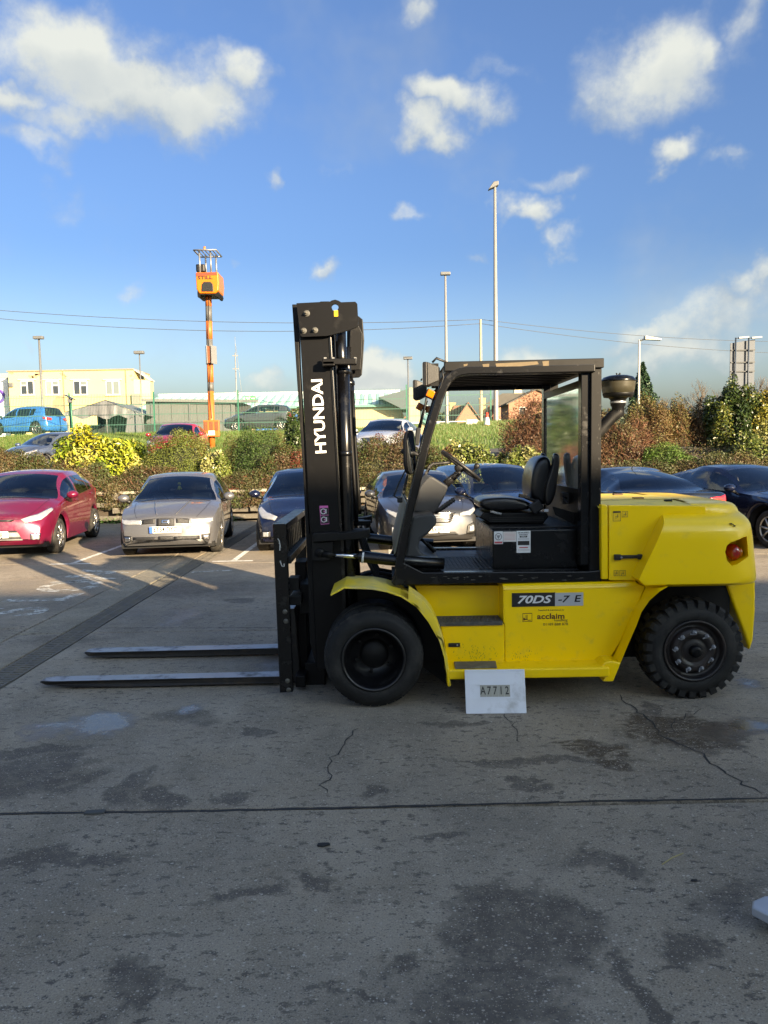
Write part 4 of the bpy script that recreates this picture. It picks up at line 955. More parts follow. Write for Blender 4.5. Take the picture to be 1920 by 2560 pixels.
# work lamps and indicators on the front posts
LENS = mat('lamp lens', (.5, .5, .48), .1, .6, coat=1)
def work_lamp(k, cx, cy, Y, w2, h2, yaw_):
    c = at(*zp(k, cx, cy), Y); r_ = Matrix.Rotation(R(yaw_), 3, 'Z')
    b_ = MB(); b_.hull8([c+r_ @ Vector((.05, y, z)) for y, z in ((-w2*.6, -h2*.6), (w2*.6, -h2*.6), (w2*.6, h2*.6), (-w2*.6, h2*.6))], [c+r_ @ Vector((-.03, y, z)) for y, z in ((-w2, -h2), (w2, -h2), (w2, h2), (-w2, h2))])
    b_.hull8([c+r_ @ Vector((-.03, y, z)) for y, z in ((-w2, -h2), (w2, -h2), (w2, h2), (-w2, h2))], [c+r_ @ Vector((-.06, y, z)) for y, z in ((-w2, -h2), (w2, -h2), (w2, h2), (-w2, h2))])
    o = b_.build('work_lamp', DGRY, ft, bevel=.006); MB().box(c+r_ @ Vector((-.062, 0, 0)), (.006, w2*1.8, h2*1.8), r_).build('lens', LENS, o)
    br = MB(); br.tube([c+r_ @ Vector((.0, 0, h2)), c+Vector((.03, 0, h2+.03)), c+Vector((.1, .0, h2+.0))], .008, 6); br.build('lamp_bracket', DGRY, o); return o
w1 = work_lamp('6', 335, 210, 5.40, .065, .085, -12)
work_lamp('6', 255, 320, 6.60, .085, .085, -8)
decal('lamp_flap', '6', 320, 135, 378, 290, 5.36, BLKM, w1, .004)
def indicator(k, cx, cy, Y, s_, rot):
    c = at(*zp(k, cx, cy), Y); m3 = Matrix.Rotation(R(rot), 3, 'Y')
    o = MB().box(c, (s_, .05, s_), m3).build('indicator', AMBER, ft, bevel=.008, bseg=3); MB().box(c+Vector((0, .03, 0)), (s_*1.15, .02, s_*1.15), m3).build('housing', DGRY, o, bevel=.005)
    MB().tube([c+Vector((0, .03, 0)), c+Vector((.03, .04, -.02)), c+Vector((.07, .045, .03))], .005, 6).build('bracket', STEEL, o)
indicator('6', 320, 345, 5.40, .055, 25); indicator('6', 250, 433, 6.75, .055, 30)
p_ = at(*zp('6', 308, 448), 6.72); MB().box(p_, (.06, .02, .05)).build('reflector', mat('dark amber', (.2, .04, .02), .3), ft, bevel=.004)
MB().tube(pl('6', [(400,170),(412,230),(390,300),(360,345)], YG-.04), .004, 6).build('lamp_cable', DGRY, ft)
# air pre-cleaner and intake pipe behind the guard
c = at(*zp('3', 688, 225), 5.9); s3 = 1/2.592/F*5.9
def hz3(y): return (225-y)*s3
OLV = mat('smoky bowl', (.045, .04, .026), .35, coat=.4, var=.3, vscale=12)
pc_ = MB().lathe([(.001, hz3(153)), (60*s3, hz3(155)), (92*s3, hz3(165)), (108*s3, hz3(182)), (111*s3, hz3(192)), (108*s3, hz3(195))], c, 'z', 40).build('pre_cleaner', BLKG, ft)
MB().lathe([(107*s3, hz3(195)), (104*s3, hz3(225)), (98*s3, hz3(266)), (90*s3, hz3(268))], c, 'z', 40).build('bowl', OLV, pc_)
MB().lathe([(96*s3, hz3(265)), (98*s3, hz3(272)), (90*s3, hz3(292)), (60*s3, hz3(296)), (48*s3, hz3(310)), (47*s3, hz3(345)), (40*s3, hz3(352)), (38*s3, hz3(395))], c, 'z', 36).build('neck', BLKM, pc_)
MB().lathe([(50*s3, hz3(318)), (51*s3, hz3(324)), (50*s3, hz3(330))], c, 'z', 30).build('hose_clamp', STEEL, pc_)
for a_ in range(4): MB().tube([c+Vector((0, 0, hz3(158))), c+Vector((.02*math.cos(a_*1.57+.4), .02*math.sin(a_*1.57+.4), hz3(140)))], .006, 6).build('wing_nut', DGRY, pc_)
MB().tube([c+Vector((.0, 0, hz3(345))), c+Vector((0, 0, hz3(388))), at(*zp('3', 650, 420), 5.9), at(*zp('3', 560, 520), 5.9), at(*zp('3', 480, 610), 5.9)], .048, 18).build('intake_pipe', BLKM, ft)
# ---- mast
YM = 5.60; YMF = mir(YM)
for side in (0, 1):
    fy = (lambda y: y) if not side else mir
    # outer channel: web facing sideways, front and back flanges
    web = pxz('4', [(246,170),(516,170),(640,2260)], YM)+pxz('5', [(700,480),(735,900),(760,1700),(490,1760)], YM)+pxz('5', [(440,700),(420,400)], YM)
    MB().prism(web, fy(YM), fy(YM+.02)).build('mast_web', BLK, ft, bevel=.003)
    fl_ = pxz('4', [(186,152),(240,152),(255,700),(345,2260)], YM+.03)+pxz('5', [(436,500),(490,1755),(425,1500),(396,700),(365,0)], YM+.03)
    MB().prism(fl_, fy(YM+.022), fy(YM+.13)).build('mast_front_flange', BLKM, ft, bevel=.004)
    bf = pxz('4', [(520,450),(545,450),(650,2260)], YM)+pxz('5', [(735,480),(775,1650),(740,1650),(700,480)], YM)
    MB().prism(bf, fy(YM-.006), fy(YM+.12)).build('mast_back_flange', BLKG, ft, bevel=.003)
    inner = pxz('4', [(440,200),(560,200),(600,1100),(690,2260)], YM+.10)+pxz('5', [(740,480),(800,1600),(560,1650),(520,480)], YM+.10)
    MB().prism(inner, fy(YM+.14), fy(YM+.24)).build('inner_rail', BLKM, ft, bevel=.004)
    # lift cylinder with rod
    YCy = YM+.05
    ax = pl('4', [(632,380),(640,640),(655,740)], YCy)+pl('5', [(770,470)], YCy); ax = [Vector((p.x, fy(YCy), p.z)) for p in ax]
    MB().tube(ax[:3], .040, 20).build('lift_rod', BLKG, ft)
    lo = Vector((ax[3].x+.03, fy(YCy), .25))
    cyl = MB().tube([ax[2], ax[2].lerp(ax[3], .5), ax[3], lo], .046, 20).build('lift_cylinder', BLKG, ft)
    for t_ in (0.02, .52): 
        p_ = ax[2].lerp(ax[3], t_); d_ = (ax[3]-ax[2]).normalized(); MB().lathe([(.046, -.02), (.052, -.015), (.052, .015), (.046, .02)], p_, (d_.cross(Vector((0, 1, 0))), Vector((0, 1, 0)), d_), 20).build('cylinder_collar', BLKG, cyl)
    MB().tube([Vector((p.x, fy(YCy+.10), p.z)) for p in pl('4', [(700,860),(720,1300),(760,1900)], YCy)]+[Vector((p.x, fy(YCy+.1), p.z)) for p in pl('5', [(850,400)], YCy)], .016, 10).build('hydraulic_pipe', BLKM, ft)
# chains
for y in (YC-.14, YC+.14):
    p3 = pl('4', [(600,420),(640,1000),(700,2100)], YC); p3 = [Vector((p.x-.02, y, p.z)) for p in p3]
    MB().tube(p3+[Vector((p3[-1].x+.04, y, .5))], .014, sq=True).build('lift_chain', BLKM, ft)
# mast cross members
for k, (x0, y0, x1, y1) in enumerate(((470,190,560,400), (640,2000,690,2240))):
    a = at(*zp('4', x0, y0), YC); b = at(*zp('4', x1, y1), YC)
    MB().bb(a.x, b.x, YM+.24, mir(YM+.24), b.z, a.z).build('mast_cross_member', BLKM, ft, bevel=.004)
a = at(*zp('5', 640, 1000), YC); MB().bb(a.x-.05, a.x+.02, YM+.02, mir(YM+.02), a.z-.4, a.z).build('mast_cross_member', BLKM, ft, bevel=.004)
# head plates with lifting eye (a round hole) and bolts
YH0 = YM-.05
hole_c = zp('4', 580, 178); hr = 33/3.6875
out4 = [(225,140),(400,131),(505,126),(525,131),(548,115),(582,107),(615,117),(636,131),(768,126),(786,146),(796,340),(782,360),(660,402),(540,434),(500,441),(280,450),(262,436)]
def plate_with_hole(poly, hole, Y0, Y1):
    bm = bmesh.new(); ov_ = [bm.verts.new((x, Y0, z)) for x, z in poly]; hv = [bm.verts.new((x, Y0, z)) for x, z in hole]
    es = [bm.edges.new((ov_[i], ov_[(i+1) % len(ov_)])) for i in range(len(ov_))]+[bm.edges.new((hv[i], hv[(i+1) % len(hv)])) for i in range(len(hv))]
    r_ = bmesh.ops.triangle_fill(bm, use_beauty=True, edges=es)
    ex = bmesh.ops.extrude_face_region(bm, geom=bm.faces[:]); bmesh.ops.translate(bm, vec=(0, Y1-Y0, 0), verts=[v for v in ex['geom'] if isinstance(v, bmesh.types.BMVert)])
    bmesh.ops.recalc_face_normals(bm, faces=bm.faces[:]); me = bpy.data.meshes.new('head_plate'); bm.to_mesh(me); bm.free(); return me
holeS = [(hole_c[0]+hr*math.cos(2*math.pi*i/20), hole_c[1]+hr*math.sin(2*math.pi*i/20)) for i in range(20)]
poly = pxz('4', out4, YH0); hol = [(p.x, p.z) for p in [at(u, v, YH0) for u, v in holeS]]
hpo = link('head_plate', plate_with_hole(poly, hol, YH0, YH0+.03), BLK, ft)
for (x, y, r_) in ((320,235,30),(293,395,28),(397,390,28)):
    c = at(*zp('4', x, y), YH0); k_ = r_/3.6875/F*YH0
    MB().lathe([(k_, 0), (k_, -.003), (k_*.95, -.004), (.001, -.004)], c, 'y', 20).build('plate_boss', mat('grey boss', (.05, .05, .045), .6), hpo)
    bo = MB(); bo.lathe([(k_*.62, -.004), (k_*.6, -.022), (.001, -.023)], c+Vector((-.004, 0, 0)), 'y', 6, smooth=False); bo.lathe([(k_*.3, -.022), (k_*.28, -.038), (.001, -.039)], c+Vector((-.004, 0, 0)), 'y', 12); bo.build('plate_bolt', mat('bolt steel', (.12, .115, .1), .5, .6), hpo)
decal('caution_label', '4', 572, 206, 609, 262, YH0, mat('yellow label', (.7, .42, .02), .5), hpo, .002)
decal('label_mark', '4', 586, 218, 595, 250, YH0-.002, INK, hpo, .0006)
far4 = [(690,370),(795,255),(836,290),(850,480),(840,640),(828,800),(802,824),(690,830)]
MB().prism(pxz('4', far4, 6.70), 6.70, 6.73).build('head_plate', BLK, ft, bevel=.006)
MB().prism(pxz('4', [(720,380),(790,330),(835,420),(830,600),(815,755),(700,760)], 6.62), 6.62, 6.64).build('chain_guard', BLKM, ft, bevel=.006)
# cylinder clamp bracket
c0 = at(*zp('4', 470, 690), YM-.03); c1 = at(*zp('4', 782, 680), YM-.03)
cb = MB(); cb.bb(c0.x, c1.x, YM-.10, YM-.02, c0.z-.022, c0.z+.022); cb.bb(at(*zp('4', 470, 690), YM).x, at(*zp('4', 585, 690), YM).x, YM-.10, YM-.0, c0.z-.03, c0.z+.006)
cbo = cb.build('cylinder_clamp', BLKM, ft, bevel=.006)
for x in (488, 562, 765):
    p_ = at(*zp('4', x, 655), YM-.06); bo = MB(); bo.lathe([(.013, -.012), (.013, .012), (.001, .012)], p_, 'z', 6, smooth=False); bo.build('clamp_bolt', mat('bright bolt', (.3, .3, .29), .45, .7), cbo)
# lower tie beam with hooked arms
for side in (0, 1):
    fy = (lambda y: y) if not side else mir
    tb_ = pxz('5', [(448,500),(470,490),(670,478),(700,490),(880,470),(972,452),(978,500),(930,530),(880,545),(700,556),(445,574)], YM-.10)
    MB().prism(tb_, fy(YM-.11), fy(YM+.02)).build('tie_beam', BLKM, ft, bevel=.006)
zt_ = at(*zp('5', 700, 484), YM-.10).z; xa_ = at(*zp('5', 700, 484), YM-.1).x; xb_ = at(*zp('5', 975, 470), YM-.1).x
MB().prism_z([(xa_, YM-.1), (xb_-.01, YM-.1), (xb_, YM-.07), (xb_, YM+.0), (xb_-.07, YM+.03), (xb_-.07, YM+.12), (xb_-.01, YM+.16), (xb_-.01, YM+.22), (xb_-.12, YM+.24), (xa_, YM+.2)], zt_-.045, zt_-.003).build('hose_shelf', BLKM, ft, bevel=.006)
MB().prism_z([(x_, mir(y_)) for x_, y_ in [(xa_, YM-.1), (xb_-.01, YM-.1), (xb_, YM-.07), (xb_, YM+.0), (xb_-.07, YM+.03), (xb_-.07, YM+.12), (xb_-.01, YM+.16), (xb_-.01, YM+.22), (xb_-.12, YM+.24), (xa_, YM+.2)]], zt_-.045, zt_-.003).build('hose_shelf', BLKM, ft, bevel=.006)
# tilt brackets, pins and cylinders
for side in (0, 1):
    fy = (lambda y: y) if not side else mir
    br = pxz('5', [(442,574),(634,570),(636,690),(600,740),(560,748),(440,746)], YM-.08); MB().prism(br, fy(YM-.08), fy(YM-.002)).build('tilt_bracket', BLKM, ft, bevel=.006)
    pc0 = at(*zp('5', 512, 672), YM-.09); pn = MB(); pn.lathe([(.034, .01), (.034, -.012), (.028, -.018), (.001, -.019)], (pc0.x, fy(YM-.08), pc0.z), 'y' if not side else (Vector((1, 0, 0)), Vector((0, 0, 1)), Vector((0, -1, 0))), 20)
    pn.lathe([(.015, -.018), (.014, -.034), (.001, -.035)], (pc0.x, fy(YM-.08), pc0.z), 'y' if not side else (Vector((1, 0, 0)), Vector((0, 0, 1)), Vector((0, -1, 0))), 6, smooth=False); pn.build('tilt_pin', BLK, ft)
    Yt = 5.52
    a = at(*zp('5', 640, 690), Yt); b = at(*zp('5', 872, 706), Yt); c = at(*zp('5', 1230, 742), Yt); f3 = lambda p: Vector((p.x, fy(Yt), p.z))
    MB().tube([f3(a)+Vector((-.08, 0, .01)), f3(a)], .024, 14).build('rod_eye', BLKM, ft)
    MB().tube([f3(a), f3(b)], .0175, 18).build('tilt_rod', CHROME, ft)
    tcy = MB().tube([f3(b)+Vector((-.004, 0, 0)), f3(b)+Vector((.02, 0, 0)), f3(c), f3(c)+Vector((.35, 0, -.03))], .044, 22).build('tilt_cylinder', BLKG, ft)
    d_ = (f3(c)-f3(b)).normalized(); MB().lathe([(.0443, .0), (.046, .001), (.046, .014), (.0443, .015)], f3(b)+d_*.025, (d_.cross(Vector((0, 1, 0))), Vector((0, 1, 0)), d_), 24).build('cylinder_band', STICK, tcy)
# hoses dangling behind the mast
q = random.Random(2)
for i in range(4):
    y = YC-.3+i*.2; a = at(*zp('5', 880, 460), YC); MB().tube([(a.x, y, a.z), (a.x+.06, y+.02, a.z-.2), (a.x+.15, y, a.z-.38), (a.x+.35, y, a.z-.42)], .014, 8).build('hose', RUBBER, ft)
# ---- load backrest, carriage and forks
YB = 5.45; YBF = mir(YB)
post = pxz('5', [(78,405),(206,402),(215,700),(268,1955),(146,1962)], YB)
for side in (0, 1):
    fy = (lambda y: y) if not side else mir
    MB().prism(post, fy(YB), fy(YB+.055)).build('backrest_post', BLKG, ft, bevel=.006)
tz = at(*zp('5', 140, 404), YB).z; x0 = at(*zp('5', 78, 404), YB).x; x1 = at(*zp('5', 206, 404), YB).x
MB().bb(x0, x1, YB+.055, mir(YB+.055), tz-.05, tz+.001).build('backrest_top_bar', mat('scuffed black steel', (.012, .012, .014), .35, .2, var=.3, dirt=(.04, .04, .04), dirt_amt=.35, dscale=12), ft, bevel=.005)
lz = at(*zp('5', 222, 745), YB).z; MB().bb(x0+.045, x1+.02, YB+.055, mir(YB+.055), lz-.03, lz+.03).build('backrest_low_bar', MAT['scuffed black steel'], ft, bevel=.004)
nb = 11
for i in range(nb):
    y = YB+.10+(mir(YB)-YB-.2)*i/(nb-1)
    MB().hull8([(x0+.05, y-.012, tz-.05), (x0+.075, y-.012, tz-.05), (x0+.085, y-.012, lz), (x0+.06, y-.012, lz)], [(x0+.05, y+.012, tz-.05), (x0+.075, y+.012, tz-.05), (x0+.085, y+.012, lz), (x0+.06, y+.012, lz)]).build('backrest_bar', BLKG, ft)
# carriage bars across, side plates
for (xa, ya, xb, yb_, Yr) in ((240,1062,345,1150,5.62), (290,1800,385,1905,5.62)):
    a = at(*zp('5', xa, ya), Yr); b = at(*zp('5', xb, yb_), Yr)
    MB().bb(a.x, b.x, 5.60, mir(5.60), b.z, a.z).build('carriage_bar', BLKM, ft, bevel=.008)
    MB().bb(a.x+.06, b.x+.14, 5.75, mir(5.75), b.z-.1, a.z+.06).build('carriage_plate', BLKM, ft, bevel=.006)
a = at(*zp('5', 265, 895), 5.7); MB().bb(a.x-.03, a.x+.05, 5.66, 5.80, a.z-.1, a.z).build('carriage_stop', BLKM, ft, bevel=.005)
a = at(*zp('5', 350, 740), 6.1); MB().bb(a.x-.05, a.x+.04, 6.0, 6.25, a.z-.35, a.z).build('carriage_stop', BLKM, ft, bevel=.005)
a = at(*zp('5', 370, 1250), YC); MB().bb(a.x-.02, a.x+.05, 5.85, mir(5.85), .12, a.z+.15).build('sideshift_frame', BLKM, ft, bevel=.006)
# weld scars and bolts on the near post
for (x, y) in ((193,1215),(202,1302),(217,1852),(228,1935)):
    c = at(*zp('5', x, y), YB); bo = MB(); bo.lathe([(.019, 0), (.018, -.004), (.001, -.004)], c, 'y', 16); bo.lathe([(.010, -.004), (.009, -.012), (.001, -.012)], c, 'y', 6, smooth=False); bo.build('post_bolt', MAT['bolt steel'], ft)
SCR = mat('bare scratch', (.42, .42, .4), .5)
for pts in ([(128,540),(140,560),(148,600),(146,650)], [(150,745),(160,780),(172,800)], [(172,795),(184,800),(186,770)]):
    p3 = pl('5', pts, YB-.0008); A = [(p.x-.004, YB-.0008, p.z) for p in p3]; B = [(p.x+.004, YB-.0008, p.z) for p in p3]; MB().loft([A, B], smooth=False).build('scratch', SCR, ft)
# forks: shank, heel and tapered blade
for (y0, y1, tipu, tipv, label) in ((5.74, 5.885, 93, 1698, ''), (6.60, 6.755, 205, 1625, '')):
    xt = at(tipu, tipv, y0).x; xh = at(*zp('5', 330, 1700), y0).x
    zt0, zt1 = .068, .078; th = .058
    pr = [(xt, zt0-.012), (xt+.02, zt0-.0), (xt+.10, zt0+.0), (xh-.09, zt1), (xh-.07, zt1+.012), (xh-.065, .14), (xh-.085, .62), (xh-.03, .62), (xh-.0, .10), (xh-.03, zt1-th+.004), (xh-.10, zt1-th), (xt+.75, .010), (xt+.30, .014), (xt+.05, zt0-.036)]
    mb = MB(); mb.prism(pr, y0, y1)
    fo = mb.build('fork', FORKB, ft, bevel=.006)
    me = fo.data; me.materials.append(STEEL)
    for p_ in me.polygons:
        if p_.normal.z > .6: p_.material_index = 1
    # taper the tip in plan
    og = ORG[ft.name]
    for v in me.vertices:
        wx = v.co.x+og.x
        if wx < xt+.05: v.co.y = v.co.y+(((y0+y1)/2-og.y)-v.co.y)*.35
# ---- lettering on the mast
m_ang = math.atan2(-(at(*zp('4', 505, 1520), YM).x-at(*zp('4', 465, 845), YM).x), 1)
a = at(*zp('4', 452, 1522), YM); b = at(*zp('4', 412, 842), YM); L_ = (b-a).length; d_ = (b-a).normalized(); ang = math.atan2(d_.z, d_.x)
c = (a+b)/2
tm = text_mesh('mast_lettering', 'HYUNDAI', 1.0, WHITE, None, None, offset=.022, extrude=0)
xs = [v.co.x for v in tm.data.vertices]; ys = [v.co.y for v in tm.data.vertices]
cap = 102/3.6875/F*YM
tm.data.transform(Matrix.Translation((-(min(xs)+max(xs))/2, -(min(ys)+max(ys))/2, 0))); tm.data.transform(Matrix.Diagonal((L_/(max(xs)-min(xs)), cap/(max(ys)-min(ys)), 1, 1)))
tm.data.transform(face_cam((c.x, YM-.0012, c.z), ang)); tm.data.transform(Matrix.Translation(-ORG[ft.name])); tm.parent = ft
# pink load-chart sticker
p3 = pl('5', [(511,238),(590,236),(601,405),(524,411)], YM); ps = MB().prism([(p.x, p.z) for p in p3], YM-.0014, YM-.0002).build('pink_sticker', PINK, ft)
for poly in ([(518,258),(590,256),(595,320),(522,324)], [(522,328),(596,325),(599,400),(527,405)]):
    p3 = pl('5', poly, YM-.0016); MB().prism([(p.x, p.z) for p in p3], YM-.002, YM-.0014).build('sticker_panel', INK, ps)
    cx_ = sum(p[0] for p in poly)/4; cy_ = sum(p[1] for p in poly)/4; c = at(*zp('5', cx_-10, cy_), YM-.002)
    MB().lathe([(.022, 0), (.022, -.0006), (.016, -.0006), (.016, 0)], (c.x, YM-.002, c.z), 'y', 18).build('sticker_ring', STICK, ps)
    decal('sticker_bar', '5', cx_+12, cy_-22, cx_+20, cy_+18, YM-.002, STICK, ps, .0006)
    decal('sticker_bar', '5', cx_-6, cy_-6, cx_+6, cy_+6, YM-.002, PINK, ps, .0006)
# ================================================================== stock-number board leaning on the sill
bt = pl('7', [(386,872),(862,870)], 5.08); bb_ = grd(*zp('7', 398, 1226)); bc = grd(*zp('7', 880, 1222))
zt2 = at(*zp('7', 386, 872), 5.12).z
A0 = Vector((bb_.x, bb_.y, .003)); B0 = Vector((bc.x, bc.y, .003)); A1 = at(*zp('7', 386, 872), 5.135); B1 = at(*zp('7', 862, 870), 5.135)
A1.z = B1.z = (A1.z+B1.z)/2
ux = (B0-A0).normalized(); uz = (A1-A0); uz = (uz-ux*uz.dot(ux)); hgt = uz.length; uz.normalize(); un = ux.cross(uz).normalized(); wid = (B0-A0).length
if un.y > 0: un = -un
nb_ = thing('number_board', 'white letter board reading A7712 leaning against the yellow sill', 'sign', A0)
BRDW = mat('white board', (.66, .68, .72), .45, var=.08, vscale=6, dirt=(.45, .45, .45), dirt_amt=.25, dscale=5)
def bp(x, z, d): return A0+ux*x+uz*z+un*d
def brd(name, x0, x1, z0, z1, d0, d1, m, parent=nb_, bev=0): return MB().hull8([bp(x0, z0, d0), bp(x1, z0, d0), bp(x1, z1, d0), bp(x0, z1, d0)], [bp(x0, z0, d1), bp(x1, z0, d1), bp(x1, z1, d1), bp(x0, z1, d1)]).build(name, m, parent, bevel=bev)
brd('board', 0, wid, 0, hgt, 0, .012, BRDW, bev=.002)
for z in (.012, .345, .66, .985): brd('rail', .002, wid-.002, z*hgt-.006, z*hgt+.004, .0125, .0165, BRDW)
M4 = Matrix((( ux.x, uz.x, un.x, 0), (ux.y, uz.y, un.y, 0), (ux.z, uz.z, un.z, 0), (0, 0, 0, 1)))
TILE = mat('letter tile', (.33, .32, .27), .6)
for i, chh in enumerate('A7712'):
    x = wid*(.245+i*.1)
    tl_ = brd('letter_tile', x, x+wid*.098, hgt*.37, hgt*.64, .0127, .0142, TILE)
    mt_ = Matrix.Translation(bp(x+wid*.049, hgt*.505, .0146)) @ M4
    text_mesh('letter', chh, hgt*.26, INK, tl_, mt_, offset=.0008, extrude=.0002, xscale=.72)
# ================================================================== cars
from mathutils.bvhtree import BVHTree
def pchip(xs, ys):
    xs = np.array(xs, float); ys = np.array(ys, float); o = np.argsort(xs); xs = xs[o]; ys = ys[o]
    h = np.diff(xs); d = np.diff(ys)/h; m = np.zeros(len(xs)); m[0] = d[0]; m[-1] = d[-1]
    for i in range(1, len(xs)-1):
        if d[i-1]*d[i] > 0: w1 = 2*h[i]+h[i-1]; w2 = h[i]+2*h[i-1]; m[i] = (w1+w2)/(w1/d[i-1]+w2/d[i])
    def f(x):
        i = int(min(max(np.searchsorted(xs, x)-1, 0), len(h)-1)); t = min(max((x-xs[i])/h[i], 0), 1)
        return float((2*t**3-3*t**2+1)*ys[i]+(t**3-2*t**2+t)*h[i]*m[i]+(-2*t**3+3*t**2)*ys[i+1]+(t**3-t**2)*h[i]*m[i+1])
    return f
def car_paint(name, col, metal=.55, rough=.32, dirt=.12):
    return mat(name, col, rough, metal, var=.06, vscale=3, coat=.9, dirt=tuple(c*.5+.05 for c in col), dirt_amt=dirt, dscale=2.5)
CGLASS = glass_mat('car glass', (.84, .90, .88), ior=1.9); CDARK = glass_mat('privacy glass', (.3, .33, .36), ior=1.9)
TRIM = mat('black trim', (.006, .006, .006), .45); GRILL = mat('grille mesh', (.015, .015, .016), .5, bump=.6, bscale=140); CINT = mat('car interior', (.05, .052, .055), .7)
CSEAT = mat('car seat cloth', (.11, .115, .125), .85); HLAMP = mat('headlamp', (.40, .41, .42), .12, .35, coat=1, var=.35, vscale=16); TLAMP = mat('tail lamp', (.42, .015, .02), .15, coat=1)
CHRM = mat('chrome trim', (.62, .62, .62), .15, 1.0); RIMS = mat('alloy rim', (.48, .48, .47), .3, .9, dirt=(.2, .19, .17), dirt_amt=.3, dscale=9); CTYRE = mat('car tyre', (.010, .010, .010), .85, dirt=(.05, .045, .037), dirt_amt=.5, dscale=7)
PLW = mat('white plate', (.68, .68, .64), .4); PLY = mat('yellow plate', (.7, .5, .05), .4); PLB = mat('plate blue', (.03, .12, .5), .4)
CAR_WHEEL = {}
def car_wheel(r, spokes, root, x, y, side):
    key = (round(r, 3), spokes)
    if key not in CAR_WHEEL:
        w = .2; rim = r*.68
        t = MB().lathe([(rim, .0), (rim+.01, -.008), (r*.86, -.012), (r-.018, .002), (r-.004, .02), (r, .05), (r, w-.05), (r-.004, w-.02), (r*.85, w), (rim, w)], (0, 0, 0), 'y', 40)
        tm = t.build('tyre', CTYRE, None, auto=40).data
        d = MB().lathe([(rim, .004), (rim-.012, .002), (rim-.022, .03), (rim-.03, .09), (.05, .09), (.001, .09)], (0, 0, 0), 'y', 32)
        dm = d.build('rim', mat('rim shadow', (.03, .03, .03), .5, .6), None).data
        s = MB(); s.lathe([(rim+.002, .0), (rim-.008, -.006), (rim-.02, .012)], (0, 0, 0), 'y', 36); s.lathe([(.001, -.002), (.04, .0), (.055, .02), (.06, .05)], (0, 0, 0), 'y', 16)
        for i in range(spokes):
            a = 2*math.pi*i/spokes+.3
            for da in ((-.0,) if spokes > 6 else (-.09, .09)):
                p0 = Vector((.04*math.cos(a), .012, .04*math.sin(a))); p1 = Vector(((rim-.012)*math.cos(a+da), .008, (rim-.012)*math.sin(a+da)))
                s.tube([p0, (p0+p1)/2+Vector((0, -.004, 0)), p1], [.022, .018, .016], 6)
        sm = s.build('spokes', RIMS, None).data
        for o in [o for o in bpy.data.objects if o.data in (tm, dm, sm)]: bpy.data.objects.remove(o)
        CAR_WHEEL[key] = (tm, dm, sm)
    tm, dm, sm = CAR_WHEEL[key]
    o = bpy.data.objects.new('wheel', tm); COL.objects.link(o); o.parent = root; o.location = (x, y, r)
    if side > 0: o.rotation_euler = (0, 0, math.pi)
    for nm, m_ in (('rim', dm), ('spokes', sm)):
        c = bpy.data.objects.new(nm, m_); COL.objects.link(c); c.parent = o
    return o
